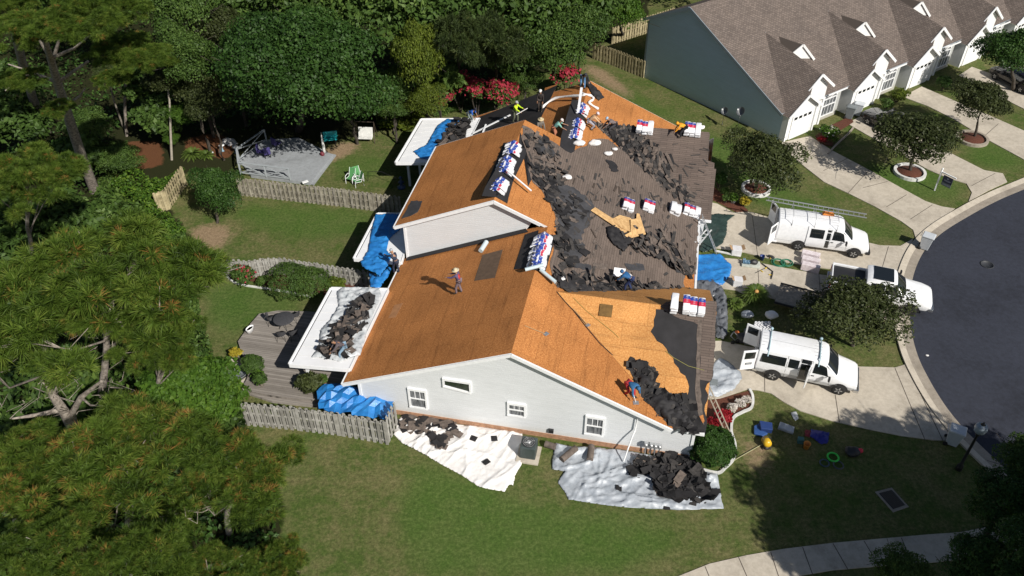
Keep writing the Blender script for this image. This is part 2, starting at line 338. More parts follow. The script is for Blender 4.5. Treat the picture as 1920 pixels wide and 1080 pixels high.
def cloth(name,pts,pl,mat,parent=None,cell=.12,amp=.12,off=.03,seed=0,stretch=(1,1),rot=0.,edge=1.,th=.008,pts2=None,zf=None,smooth=True,creases=0,**k):
    """crumpled sheet over plane pl within outline pts"""
    poly=pts2 or [pl.to2(pl.hit(*p)) for p in pts]
    xs=[p[0] for p in poly]; ys=[p[1] for p in poly]; nx=int((max(xs)-min(xs))/cell)+2; ny=int((max(ys)-min(ys))/cell)+2
    sd=Vector((seed*7.3,seed*3.1,seed)); cr,sr=math.cos(rot),math.sin(rot); vid={}; vs=[]; fs=[]
    rc=random.Random(seed+100); cre=[]
    for _ in range(creases):
        a_=rot+rc.gauss(0,.55); cre.append((rc.uniform(min(xs),max(xs)),rc.uniform(min(ys),max(ys)),math.cos(a_),math.sin(a_),rc.uniform(.05,.13),rc.uniform(.6,2.8),rc.uniform(.04,.12),rc.uniform(-.12,.12)))
    def snap(p):
        best=None
        for i in range(len(poly)):
            a=Vector(poly[i]); b=Vector(poly[(i+1)%len(poly)]); d=b-a; t=max(0,min(1,(Vector(p)-a).dot(d)/max(1e-9,d.length_squared))); q=a+d*t; e=(Vector(p)-q).length
            if best is None or e<best[0]: best=(e,q)
        return best
    def vert(i,j):
        if (i,j) in vid: return vid[(i,j)]
        p=(min(xs)+i*cell,min(ys)+j*cell); e,q=snap(p); ins=inside(p,poly)
        if not ins or e<cell*.35: p=tuple(q); e=0
        s1=Vector(((p[0]*cr+p[1]*sr)*stretch[0],(-p[0]*sr+p[1]*cr)*stretch[1],0))+sd
        rid=1-abs(noise.noise(s1*.8))*2.2; f2=(1-abs(noise.noise(s1*2.1+Vector((5,2,1))))*2.4); f3=1-abs(noise.noise(s1*4.6))*2.5
        h=amp*(.22*max(0,rid)+.42*max(0,f2)**2+.36*max(0,f3)**2)*min(1,.35*edge+e/(cell*3))
        extra=zf(p[0],p[1]) if zf else 0
        for cx_,cy_,ca,sa,w__,ln_,hh_,cv in cre:
            dx,dy=p[0]-cx_,p[1]-cy_; al=dx*ca+dy*sa
            if abs(al)<ln_:
                pe=-dx*sa+dy*ca-cv*al*al; 
                if abs(pe)<w__*4: extra+=hh_*math.exp(-abs(pe)/w__)*(1-(al/ln_)**2)*min(1,.4+e/.3)
        vs.append(pl.to3(p[0],p[1],off+max(0,h)+extra)); vid[(i,j)]=len(vs)-1; return vid[(i,j)]
    for i in range(nx):
        for j in range(ny):
            c=(min(xs)+(i+.5)*cell,min(ys)+(j+.5)*cell)
            if inside(c,poly): fs.append((vert(i,j),vert(i+1,j),vert(i+1,j+1),vert(i,j+1)))
    b=B(); b.add(vs,fs,0,smooth); o=b.build(name,mat,parent,**k)
    if th: md=o.modifiers.new('s','SOLIDIFY'); md.thickness=th; md.offset=0
    return o
def strips(name,pts,pl,n,mats,parent=None,L=(.35,.95),wd=(.16,.34),hh=.35,off=.03,bend=.25,ang=None,tilt=.5,seed=1,w=None,**k):
    """loose torn shingle strips heaped inside outline pts on plane pl"""
    rd=random.Random(seed); poly=[pl.to2(pl.hit(*p)) for p in pts]; xs=[p[0] for p in poly]; ys=[p[1] for p in poly]; b=B(); c=0; tries=0
    while c<n and tries<n*30:
        tries+=1; p=(rd.uniform(min(xs),max(xs)),rd.uniform(min(ys),max(ys)))
        if not inside(p,poly): continue
        c+=1; a=(rd.uniform(0,math.pi) if ang is None else rd.gauss(ang,.45)); ln=rd.uniform(*L); wi=rd.uniform(*wd); hz=off+abs(rd.gauss(0,.4))*hh; bd=rd.gauss(0,bend); tl=rd.gauss(0,tilt*.35); rl=rd.gauss(0,tilt*.4)
        mi=rd.choices(range(len(mats)),w)[0]; q=[]; sg=4; j1,j2,j3=[rd.uniform(.75,1.1) for _ in range(3)]
        for i in range(sg+1):
            t=(i/sg-.5)*ln; z=bd*(t*t)*3+tl*t
            for s_,jj in ((-1,j1 if i<2 else j2),(1,j3)):
                y=s_*wi/2*jj; zz=max(0,hz+z+rl*y); q.append(pl.to3(p[0]+t*math.cos(a)-y*math.sin(a),p[1]+t*math.sin(a)+y*math.cos(a),zz))
        n_=pl.n*.012; k2=len(q); fs=[(2*i,2*i+2,2*i+3,2*i+1) for i in range(sg)]; bt=[x-n_ for x in q]
        fs+=[(k2+2*i+1,k2+2*i+3,k2+2*i+2,k2+2*i) for i in range(sg)]
        for i in range(sg): fs+=[(2*i,k2+2*i,k2+2*i+2,2*i+2),(2*i+1,2*i+3,k2+2*i+3,k2+2*i+1)]
        fs+=[(0,1,k2+1,k2),(2*sg,k2+2*sg,k2+2*sg+1,2*sg+1)]
        b.add(q+bt,fs,mi)
    return b.build(name,mats,parent,**k)
# ---------------- the ground ----------------
xs=np.concatenate([[-700,-350,-180,-110,-80],np.arange(-62,62,.45),[75,95,130,200,400,700]]); ys=np.concatenate([[-300,-120,-50,-15],np.arange(4,100,.45),[110,125,150,200,320,700]])
X,Y=np.meshgrid(xs,ys); nx,ny=len(xs),len(ys)
def mask(polys,blur=2):
    m=np.zeros_like(X)
    for pp in polys:
        q=[G(*p) for p in pp]; q=[(a.x,a.y) for a in q]; ins=np.zeros(X.shape,bool); j=len(q)-1
        for i in range(len(q)):
            (ax,ay),(bx,by)=q[i],q[j]
            with np.errstate(all='ignore'): cnd=((ay>Y)!=(by>Y))&(X<(bx-ax)*(Y-ay)/((by-ay) or 1e-9)+ax)
            ins^=cnd; j=i
        m[ins]=1
    for _ in range(blur):
        p=np.pad(m,1,mode='edge'); m=(p[:-2,1:-1]+p[2:,1:-1]+p[1:-1,:-2]+p[1:-1,2:]+p[1:-1,1:-1])/5
    return m
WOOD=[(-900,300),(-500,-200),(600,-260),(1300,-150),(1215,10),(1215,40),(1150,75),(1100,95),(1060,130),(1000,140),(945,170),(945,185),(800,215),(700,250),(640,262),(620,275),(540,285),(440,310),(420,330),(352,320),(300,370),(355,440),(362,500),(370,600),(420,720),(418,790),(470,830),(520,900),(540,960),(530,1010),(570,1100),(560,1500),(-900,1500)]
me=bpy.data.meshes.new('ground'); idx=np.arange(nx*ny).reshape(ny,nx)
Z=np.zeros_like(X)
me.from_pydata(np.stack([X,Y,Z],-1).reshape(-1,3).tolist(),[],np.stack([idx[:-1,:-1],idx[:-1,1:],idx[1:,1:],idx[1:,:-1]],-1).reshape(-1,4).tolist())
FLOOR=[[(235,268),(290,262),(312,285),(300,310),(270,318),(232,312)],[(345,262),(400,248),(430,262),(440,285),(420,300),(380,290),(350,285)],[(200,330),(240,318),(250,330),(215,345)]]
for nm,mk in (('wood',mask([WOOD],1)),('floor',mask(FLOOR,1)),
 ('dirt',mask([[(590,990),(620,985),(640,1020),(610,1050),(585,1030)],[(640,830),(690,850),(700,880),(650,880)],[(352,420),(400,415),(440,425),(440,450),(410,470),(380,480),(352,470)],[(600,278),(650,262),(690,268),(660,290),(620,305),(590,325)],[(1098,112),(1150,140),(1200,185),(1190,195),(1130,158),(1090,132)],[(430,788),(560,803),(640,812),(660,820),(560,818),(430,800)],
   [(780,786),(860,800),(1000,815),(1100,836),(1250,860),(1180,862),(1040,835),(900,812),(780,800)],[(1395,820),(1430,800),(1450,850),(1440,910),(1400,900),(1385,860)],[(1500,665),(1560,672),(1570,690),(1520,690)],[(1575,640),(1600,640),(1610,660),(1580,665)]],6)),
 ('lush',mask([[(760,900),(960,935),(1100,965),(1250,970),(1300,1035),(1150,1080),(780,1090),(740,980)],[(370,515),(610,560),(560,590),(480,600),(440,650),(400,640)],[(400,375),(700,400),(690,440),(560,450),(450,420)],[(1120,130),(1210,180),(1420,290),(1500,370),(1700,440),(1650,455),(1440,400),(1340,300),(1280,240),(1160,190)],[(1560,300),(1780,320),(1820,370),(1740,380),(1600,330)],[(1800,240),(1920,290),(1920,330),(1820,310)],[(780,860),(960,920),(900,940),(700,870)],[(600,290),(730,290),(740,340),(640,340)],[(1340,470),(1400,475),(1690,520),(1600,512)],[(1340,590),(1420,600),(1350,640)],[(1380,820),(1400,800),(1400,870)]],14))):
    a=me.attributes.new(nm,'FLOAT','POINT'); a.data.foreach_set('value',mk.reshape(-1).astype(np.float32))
me.materials.append(M['ground']); me.update(); gr=bpy.data.objects.new('ground',me); C.objects.link(gr); tag(gr,kind='structure')
def flatpoly(name,pts,z,mat,th=.06,kind='structure'):
    return B().slab([G(x,y,0)+Vector((0,0,z)) for x,y in pts],th).build(name,mat,kind=kind)
def smoothpts(pts,n=5):
    P=[Vector(p) for p in pts]; out=[]
    for i in range(len(P)-1):
        a=P[max(0,i-1)];b=P[i];c=P[i+1];d=P[min(len(P)-1,i+2)]
        for k in range(n):
            t=k/n; out.append(.5*((2*b)+(c-a)*t+(2*a-5*b+4*c-d)*t*t+(3*b-a-3*c+d)*t**3))
    out.append(P[-1]); return out
edge_px=[(2300,230),(2100,280),(1920,352),(1860,378),(1805,408),(1760,437),(1728,470),(1708,515),(1701,565),(1703,615),(1715,665),(1736,710),(1765,758),(1798,800),(1835,838),(1880,880),(1920,915),(2050,1010),(2300,1180)]
edge=[p.to_2d() for p in smoothpts([G(*p) for p in edge_px],6)]
def offs(line,d):
    out=[]
    for i,p in enumerate(line):
        t=(line[min(i+1,len(line)-1)]-line[max(i-1,0)]).normalized(); out.append(p+Vector((t.y,-t.x))*d)
    return out
L3=lambda line,z:[Vector((p.x,p.y,z)) for p in line]
far=[G(3600,1200),G(3600,100)]
B().slab(L3(edge,.012)+[Vector((p.x,p.y,.012)) for p in far],.05).build('road','asphalt',kind='structure')
sgn=1 if (offs(edge,1)[40]-Vector(G(1500,520)[:2])).length<(offs(edge,-1)[40]-Vector(G(1500,520)[:2])).length else -1
def band(name,d0,d1,z0,z1,mat):
    a=offs(edge,sgn*d0); b_=offs(edge,sgn*d1); b=B(); n=len(a)
    vs=L3(a,z0)+L3(b_,z1)+L3(a,-.05)+L3(b_,-.05)
    fs=[(i,i+1,n+i+1,n+i) for i in range(n-1)]+[(2*n+i,2*n+i+1,i+1,i) for i in range(n-1)]+[(n+i,n+i+1,3*n+i+1,3*n+i) for i in range(n-1)]
    b.add(vs,fs); return b.build(name,mat,kind='structure')
band('gutter',-.15,.38,.022,.03,'concrete_dark'); band('kerb',.38,.78,.034,.12,'concrete')
JT=[]
def drive(name,pts,joints=()):
    o=flatpoly(name,pts,.05,'concrete',.1)
    for a,b in joints: JT.append((a,b))
    return o
drive('driveway',[(1465,268),(1480,290),(1512,316),(1545,342),(1590,363),(1640,388),(1690,416),(1712,432),(1716,446),(1728,444),(1768,411),(1790,392),(1765,388),(1735,378),(1700,359),(1630,320),(1560,283),(1518,256)],[((1505,300),(1535,278)),((1544,320),(1590,296)),((1590,362),(1630,318)),((1618,352),(1665,340)),((1662,388),(1700,365)),((1707,411),(1748,384))])
drive('driveway',[(1588,232),(1640,262),(1690,290),(1738,318),(1775,334),(1812,345),(1822,362),(1816,378),(1855,357),(1888,342),(1880,326),(1845,320),(1790,292),(1735,262),(1640,205)],[((1822,348),(1866,325))])
drive('driveway',[(1692,182),(1740,200),(1790,225),(1850,262),(1920,300),(1960,322),(1990,300),(1920,246),(1850,215),(1790,190),(1728,163)],[((1838,262),(1872,232))])
drive('driveway',[(1798,142),(1850,170),(1900,195),(1960,225),(2000,240),(2000,190),(1920,165),(1860,140),(1822,126)])
drive('driveway',[(1322,378),(1345,383),(1375,399),(1408,398),(1440,408),(1500,425),(1560,440),(1612,452),(1650,461),(1688,462),(1712,448),(1700,480),(1692,520),(1660,517),(1612,511),(1540,503),(1470,492),(1395,474),(1310,461)],[((1410,400),(1421,482)),((1666,462),(1650,516)),((1528,463),(1530,492))])
drive('driveway',[(1308,480),(1395,488),(1470,503),(1540,516),(1612,524),(1692,533),(1696,560),(1700,600),(1690,606),(1600,592),(1500,575),(1440,558),(1400,545),(1310,530)],[((1420,486),(1424,548)),((1535,506),(1540,580))])
drive('driveway',[(1300,642),(1352,640),(1400,650),(1470,665),(1560,682),(1600,688),(1678,690),(1698,684),(1712,700),(1730,730),(1758,775),(1796,820),(1800,828),(1750,826),(1690,818),(1630,806),(1560,790),(1500,771),(1470,755),(1445,738),(1420,732),(1400,731),(1350,748),(1300,750)],[((1433,660),(1434,734)),((1678,690),(1735,826)),((1566,740),(1574,792)),((1703,690),(1768,826))])
B().slab([G(x,y,.05) for x,y in ((1355,515),(1420,548),(1408,640),(1330,650),(1330,520))],.08)
path_top=[(800,1330),(1000,1205),(1180,1120),(1270,1082),(1330,1058),(1400,1042),(1470,1030),(1560,1019),(1650,1011),(1740,1003),(1800,999),(1870,985),(1960,955)]
path_bot=[(1990,1010),(1880,1040),(1800,1050),(1740,1056),(1650,1062),(1560,1070),(1470,1085),(1400,1100),(1330,1125),(1250,1160),(1070,1245),(870,1385)]
o=flatpoly('sidewalk',path_top+path_bot,.05,'concrete',.1)
for a,b in (((1322,1062),(1345,1118)),((1385,1045),(1408,1098)),((1445,1035),(1462,1087)),((1505,1026),(1524,1078)),((1562,1019),(1590,1068)),((1620,1014),(1650,1064)),((1690,1008),(1712,1060))): JT.append((a,b))
b=B()
for a,q in JT: b.beam(G(*a,.0535),G(*q,.0535),.035,.008)
b.build('joints','joint',kind='structure')
# mulch, gravel and planting beds
flatpoly('mulch_bed',[(1332,345),(1340,352),(1352,362),(1380,378),(1400,392),(1405,400),(1380,398),(1350,382),(1328,372)],.03,'mulch',.05)
flatpoly('mulch_bed',[(1322,752),(1350,748),(1385,738),(1408,732),(1411,745),(1408,765),(1390,775),(1372,785),(1366,805),(1345,800),(1318,800)],.03,'mulch',.05)
flatpoly('mulch_bed',[(1528,256),(1560,235),(1595,218),(1600,230),(1575,245),(1560,275),(1545,272)],.06,'mulch',.05)
flatpoly('gravel_bed',[(432,672),(450,670),(462,690),(470,705),(462,722),(452,742),(440,735),(436,700)],.03,'gravel',.05)
flatpoly('mulch_bed',[(425,512),(480,530),(540,545),(610,553),(690,560),(690,535),(600,520),(500,505),(430,502)],.02,'mulch',.05)
flatpoly('patio_slab',[(1340,505),(1355,515),(1425,552),(1410,560),(1380,545),(1340,540)],.045,'concrete',.08)
def border(name,pts,w_,h,mat,label,cat,closed=False,seg=.28):
    q=smoothpts([G(*p) for p in pts],6); b=B()
    for i in range(len(q)-1): b.beam(q[i]+Vector((0,0,h/2)),q[i+1]+Vector((0,0,h/2)),w_,h)
    return b.build(name,mat,label=label,cat=cat)
border('bed_edging',[(1405,731),(1411,745),(1409,765),(1392,774),(1375,785),(1371,810),(1378,835),(1376,860),(1360,878),(1345,888),(1310,880)],.13,.12,'dirt_white','pale curving edging around the front corner flower bed','edging')
border('bed_edging',[(425,520),(450,534),(520,545),(582,557)],.1,.1,'dirt_white','low pale edging along the bed before the weathered fence','edging')
border('bed_edging',[(1552,290),(1568,272),(1590,252),(1600,240)],.12,.12,'concrete_dark','curved edging of the shrub bed by the neighbouring garage','edging')
border('bed_edging',[(430,672),(448,668)],.1,.1,'concrete','short edging beside the gravel by the timber deck','edging')
def ring(px,r,label,mt='dirt_white',mulch_=True):
    c=G(*px); b=B(); n=26
    for k in range(n):
        a=2*math.pi*k/n; b.box(c+Vector((math.cos(a)*r,math.sin(a)*r,.11)),(.2,.235*r/ .9,.22+.03*random.random()),0,rz=a)
    e=empty('tree_ring',c,label,'tree ring'); b.build('stone_edging',mt,e)
    B().lathe(c,[(r-.05,.0),(r-.1,.1),(.1,.17),(.02,.17)],20).build('mulch','mulch',e); return e
ring((1417,356),.95,'round white block ring at the foot of the tree beside the ladder van')
ring((1705,325),1.05,'pale ring of edging stones nearest the yard sale sign')
ring((1822,262),1.1,'reddish block tree ring between the two far driveways','concrete_dark')
# ---------------- the house being reroofed ----------------
H=empty('townhouse',W(8.5,14,0),'white sided row of three homes stripped to bare orange roof sheathing','building')
HW=[(0,0),(17.3,0),(17.3,10.2),(16.3,10.2),(16.3,18),(17.3,18),(17.3,28),(0,28)]
def wall(b,pts,mi=0): b.add([W(*p) for p in pts],[tuple(range(len(pts)))],mi)
zf=lambda u:6.1-.453*(u-8.2)
b=B()
wall(b,[(0,0,0),(17.3,0,0),(17.3,0,2.25),(16.2,0,2.25),(8.2,0,5.95),(0,0,2.38)]); wall(b,[(0,28,0),(17.3,28,0),(17.3,28,2.2),(16.2,28,2.2),(8.2,28,5.95),(0,28,2.38)])
wall(b,[(0,0,0),(0,28,0),(0,28,2.38),(0,0,2.38)]); 
for u0,v0,u1,v1 in ((17.3,0,17.3,10.2),(16.3,10.2,16.3,18),(17.3,18,17.3,28),(16.3,10.2,17.3,10.2),(16.3,18,17.3,18)): wall(b,[(u0,v0,0),(u1,v1,0),(u1,v1,2.22),(u0,v0,2.22)])
for v0 in (0,18.1): wall(b,[(17.3,v0,2.2),(17.3,v0+10.2,2.2),(17.3,v0+5.1,5.3)])
wall(b,[(-.45,10.25,2.2),(6.95,10.25,5.55),(7.3,10.25,6.2),(5.1,10.25,7.38),(-.45,10.25,4.93)])
wall(b,[(-.45,19,2.2),(6.95,19,5.55),(7.3,19,6.2),(5.1,19,7.38),(-.45,19,4.93)]); wall(b,[(-.45,10.25,0),(-.45,19,0),(-.45,19,4.93),(-.45,10.25,4.93)])
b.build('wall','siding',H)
B().slab([W(-.03,-.03,.32),W(17.33,-.03,.32),W(17.33,.3,.32),W(-.03,.3,.32)],.32).build('footing','brick',H)
DK=.16
# bare sheathing (decks) - thickness downwards
b=B(); b.slab([W(-.75,-.3,2.2-.02),W(8.2,-.3,6.1),W(8.2,10.25,6.1),W(-.75,10.25,2.18)],DK,0,1,MB); b.build('rear_sheathing',['osb','white'],H,label='bare brown rear sheathing nearest the gable wall'); b=B(); b.slab([W(-.75,19,2.18),W(8.2,19,6.1),W(8.2,28.3,6.1),W(-.75,28.3,2.18)],DK,0,1,MB)
b.build('rear_sheathing',['osb','white'],H,label='rear sheathing of the far home under black felt')
B().slab([W(-.95,10.0,4.85),W(5.1,10.0,7.5),W(5.1,19.25,7.5),W(-.95,19.25,4.85)],DK,0,1,MU).build('raised_rear_sheathing',['osb','white'],H,label='bare brown rear sheathing of the raised middle home')
b=B(); ze=zf(16.85)
b.slab([W(8.2,-.3,6.1),W(16.2,-.3,zf(16.2)),W(16.85,10.2,ze),W(16.85,18,ze),W(16.2,28.3,zf(16.2)),W(8.2,28.3,6.1),W(8.2,19.25,6.1),W(5.1,19.25,7.5),W(5.1,10.0,7.5),W(8.2,10.0,6.1)],DK,0,1,MF)
b.build('street_sheathing',['osb','white'],H,label='bright orange bare sheathing of the street slope')
def wing(v0,v1,vm,zr,ze,ur,pn,pf,uL,step=None,which='nf'):
    uE=8.2+(6.1-ze)/.453; b=B(); off=.03
    near=[W(uL,vm,zr+off),W(ur,vm,zr+off)]+([W(ur,step,pn_z(pn,ur,step)+off),W(ur+.65,step,pn_z(pn,ur,step)+off)] if step else [])+[W(ur+(.65 if step else 0),v0-.2,ze+off),W(uE,v0-.2,ze+off)]
    if 'n' in which: b.slab(near,.14,0,1,pn)
    if 'f' in which: b.slab([W(uL,vm,zr+off),W(ur,vm,zr+off),W(ur,v1+.2,ze+off),W(uE,v1+.2,ze+off)],.14,0,1,pf)
    return b
def pn_z(p,u,v): q=W(u,v); return p.z_at(q.x,q.y)
wing(0,10.4,5.2,5.5,2.42,17.75,W1,W1F,9.5).build('garage_wing_sheathing',['osb_light','white'],H,label='paler sheathing on the nearest garage wing')
wing(18.1,28.1,23.1,5.6,2.25,17.0,W2,W2F,9.3,21.0,'n').build('far_wing_roof',['shingle_old_rows','white'],H); wing(18.1,28.1,23.1,5.6,2.25,17.0,W2,W2F,9.3,21.0,'f').build('far_wing_sheathing',['osb','white'],H)
# fascia, rakes, gutters
b=B()
def rake(p,q,w_=.05,h=.19): b.beam(Vector(p)-Vector((0,0,.13)),Vector(q)-Vector((0,0,.13)),w_,h)
for v in (-.34,28.34):
    rake(W(-.8,v,2.16),W(8.2,v,6.1)); rake(W(8.2,v,6.1),W(16.2,v,zf(16.2)))
for v in (9.96,19.29): rake(W(-1.0,v,4.84),W(5.1,v,7.5))
rake(W(5.1,9.96,7.5),W(7.8,9.96,6.3)); 
b.build('rake_trim',['white'],H)
for p_,q_ in ((W(-.8,-.34,2.08),W(-.8,10.2,2.08)),(W(-.8,19.3,2.08),W(-.8,28.3,2.08)),(W(-1.0,9.96,4.74),W(-1.0,19.3,4.74)),(W(16.95,10.4,2.1),W(16.95,17.9,2.1)),(W(16.9,-.28,2.38),W(17.75,-.28,2.38)),(W(16.95,17.85,2.2),W(17.7,17.85,2.2))): B().beam(p_,q_,.12,.14).build('gutter',['white'],H)
b=B()
for u,z in ((0,2.3),(17.3,2.2)): B().box(W(u,-.03,z/2+.1),(.14,.05,z-.1),rz=ANG).build('corner_board',['white'],H)
b.box(W(-.45,10.22,3.55),(.14,.05,2.6),rz=ANG); b.build('corner_board',['white'],H)
# dark felt flashing along the raised gable
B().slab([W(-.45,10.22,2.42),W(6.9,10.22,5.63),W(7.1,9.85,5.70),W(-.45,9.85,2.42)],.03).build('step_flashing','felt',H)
# windows on the gable wall
def gwin(u,z,wd,h,tri=False):
    fr=B(); c=W(u,-.05,z); t=.09; X3=UA; 
    fr.beam(W(u-wd/2-t,-.05,z+h/2+t/2+.03),W(u+wd/2+t,-.05,z+h/2+t/2+.03),.12,t+.06); fr.beam(W(u-wd/2-t,-.05,z-h/2-t/2),W(u+wd/2+t,-.05,z-h/2-t/2) if not tri else W(u+wd/2+t,-.05,z-h/2-.26),.12,t)
    hl=h; 
    fr.beam(W(u-wd/2-t/2,-.05,z-h/2),W(u-wd/2-t/2,-.05,z+h/2),t,.1,up=tuple(UA)); fr.beam(W(u+wd/2+t/2,-.05,z-h/2-(.2 if tri else 0)),W(u+wd/2+t/2,-.05,z+h/2),t,.1,up=tuple(UA))
    if not tri:
        fr.beam(W(u-wd/2,-.06,z+.02),W(u+wd/2,-.06,z+.02),.05,.06)
        for k in (-1,1): fr.beam(W(u+k*wd/6,-.045,z+.03),W(u+k*wd/6,-.045,z+h/2),.025,.03)
    f=fr.build('window',['white'],H); pl=B()
    if tri: pl.add([W(u-wd/2,-.02,z-h/2+.03),W(u+wd/2,-.02,z-h/2-.2),W(u+wd/2,-.02,z+h/2),W(u-wd/2,-.02,z+h/2)],[(0,1,2,3)])
    else: pl.add([W(u-wd/2,-.02,z-h/2),W(u+wd/2,-.02,z-h/2),W(u+wd/2,-.02,z+h/2),W(u-wd/2,-.02,z+h/2)],[(0,1,2,3)])
    pl.build('pane','glass_green' if tri else 'pane',f)
def gpos(x,y):   # point of the gable wall seen at x,y
    d=ray(x,y); c=Vector((0,0,CH)); t=((O-c).dot(VA))/d.dot(VA); w_=c+d*t; return ((w_-O).dot(UA),w_.z)
for (x,y,wd,h,tr) in ((784,747,.82,1.25,0),(857,720,1.3,.42,1),(969,768,.78,.78,0),(1115,798,.80,1.2,0)):
    u,z=gpos(x,y); gwin(u,z,wd,h,tr)
u,z=gpos(1034,806); B().box(W(u,-.08,z),(.24,.12,.24),rz=ANG).build('vent','blackplastic',H)
# roof coverings lying on the decks
sheet('rear_felt',[(860,288),(812,300),(868,243),(874,229),(960,196),(1031,166),(1045,160),(1030,190),(1005,240),(995,300),(940,330)],MB,.02,.01,'felt',H,label='black underlayment on the far rear slope')
sheet('ridge_felt',[(1085,188),(1099,197),(1100,203),(1092,235),(1080,268),(1074,300),(1070,322),(1040,318),(1048,290),(1052,255),(1063,215),(1072,188)],MF,.02,.01,'felt',H)
sheet('ridge_felt',[(975,248),(1000,330),(990,350),(985,288),(988,278),(972,275)],MF,.021,.01,'felt',H)
sheet('ridge_felt',[(903,368),(909,352),(958,270),(987,280),(986,290),(962,340),(953,372),(951,382),(930,370)],MF,.03,.012,'felt',H,label='felt strip under the middle row of bundles')
sheet('ridge_felt',[(903,369),(945,268),(962,268),(935,366)],MU,.025,.01,'felt',H)
sheet('ridge_felt',[(1010,445),(1036,440),(1039,455),(1031,480),(1021,515),(990,501),(1000,470)],MF,.026,.012,'felt',H)
sheet('ridge_felt',[(964,506),(968,492),(985,440),(1010,432),(1006,470),(992,500),(985,503)],MB,.026,.012,'felt',H)
sheet('felt_patch',[(889,527),(905,478),(943,468),(928,521)],MB,.012,.006,M.setdefault('felt_patch',pm('felt_patch',(.13,.085,.055),.2,4,.9)),H)
sheet('sheathing_patch',[(728,597),(740,572),(756,568),(742,595)],MB,.008,.006,M.setdefault('pale_patch',pm('pale_patch',(.42,.20,.085),.15,4,.9)),H)
sheet('rear_edge_shingle',[(753,410),(771,377),(792,377),(783,398),(770,405)],MU,.02,.02,'felt_grey',H,rag=.05)
old=[(980,235),(1035,265),(1070,288),(1083,279),(1100,274),(1113,262),(1140,262),(1180,290),(1225,325),(1270,370),(1310,408),(1305,515),(1283,513),(1282,545),(1250,552),(1200,548),(1150,540),(1100,530),(1045,540),(1035,515),(1031,500),(1038,470),(1042,440),(1042,410),(1034,390),(1020,365),(1008,350),(995,335),(990,318),(992,300),(985,280),(978,262)]
sheet('old_shingles',old,MF,.03,.02,'shingle_old',H,rag=.10,step=.3,label='remaining weathered brown shingles of the street slope')
sheet('old_wing_shingles',[(1112,233),(1200,238),(1330,248.5),(1327.5,302),(1339.5,306),(1333,414),(1305,411),(1250,376),(1215,350),(1180,322),(1150,300),(1130,270),(1118,250)],W2,.05,.02,'shingle_old_rows',H)
sheet('old_shingles',[(1250,566),(1343,565.5),(1341,640),(1336,708),(1331,716),(1312,712),(1314,640),(1310,610),(1300,604),(1275,598),(1250,585),(1238,575)],W1,.045,.02,'shingle_old_rows',H,rag=.04)
sheet('garage_wing_felt',[(1230,580),(1226,600),(1220,622),(1232,640),(1250,655),(1262,670),(1272,690),(1285,705),(1291,735),(1281,752),(1262,742),(1240,732),(1228,728),(1225,710),(1230,698),(1218,690),(1212,680),(1195,676),(1190,683),(1178,690),(1192,712),(1197,735),(1210,750),(1253,797),(1322,812),(1326,720),(1333,715),(1339,640),(1342,600),(1280,594)],W1,.037,.012,'felt',H,rag=.10,step=.25)
sheet('starter_row',[(1308,600),(1316,600),(1312,720),(1320,800),(1310,780),(1303,730)],W1,.052,.01,'debris_brown',H,rag=.03)
sheet('lifted_felt',[(1022,165),(1045,158),(1030,195),(1008,232),(1000,240),(1015,205)],MB,.012,.006,'osb',H)
sheet('bare_corner_sheathing',[(1308,782),(1318,778),(1321,790),(1314,800),(1306,792)],W1,.058,.01,'osb',H,rag=.05,step=.15)
# ---------------- the neighbouring row of homes ----------------
OB=G(1206,144); UB=(G(1458,262)-OB).normalized(); VB=Vector((-UB.y,UB.x,0)); NANG=math.atan2(UB.y,UB.x)
def WB(u,v,z,k=0): return OB+UB*(u+.80*k)+VB*(v+7.65*k)+Vector((0,0,z))
NB=empty('neighbor_row',WB(8,20,0),'grey sided row of garage homes with brown shingle roof and white gables','building')
SK=lambda v:.1046*v
NP=lambda u:7.8-.528*(u-4.38)
E_=44
def NW(u,v,z): return WB(u+SK(v),v,z)
class PB_(Plane):
    def __init__(s,a,b,c): super().__init__(a,b,c,world=True)
NF=PB_(NW(4.38,0,7.8),NW(4.38,10,7.8),NW(14,0,NP(14))); NK=PB_(NW(4.38,0,7.8),NW(4.38,10,7.8),NW(-.3,0,5.37))
b=B(); b.slab([NW(-.35,-.35,5.37),NW(4.38,-.35,7.8),NW(4.38,E_,7.8),NW(-.35,E_,5.37)],.15,0,1,NK); b.slab([NW(4.38,-.35,7.8),NW(14.55,-.35,NP(14.55)),NW(14.3,E_,NP(14.3)),NW(4.38,E_,7.8)],.15,0,1,NF)
b.build('roof',['shingle_neighbor','siding_n'],NB)
b=B()
for pts in ([(0,0,0),(14.5,0,0),(14.5,0,2.4),(4.38,0,7.65),(0,0,5.3)],[(0,E_-.3,0),(14.2,E_-.3,0),(14.2,E_-.3,2.4),(4.38,E_-.3,7.65),(0,E_-.3,5.3)],[(0,0,0),(0,E_-.3,0),(0,E_-.3,5.3),(0,0,5.3)]): b.add([NW(*p) for p in pts],[tuple(range(len(pts)))])
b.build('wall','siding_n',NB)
b=B()
b.beam(NW(-.35,-.37,5.26),NW(4.38,-.37,7.7),.05,.24); b.beam(NW(4.38,-.37,7.7),NW(14.6,-.37,NP(14.6)-.1),.05,.24); b.box(NW(0,-.02,2.6),(.14,.06,5.2),rz=NANG)
b.build('fascia',flat('bluegrey_trim',(.25,.30,.34),.6),NB)
M['nwhite']=flat('gable_white',(.74,.74,.73),.6); M['ngrey']=siding('entry_siding',(.50,.51,.50))
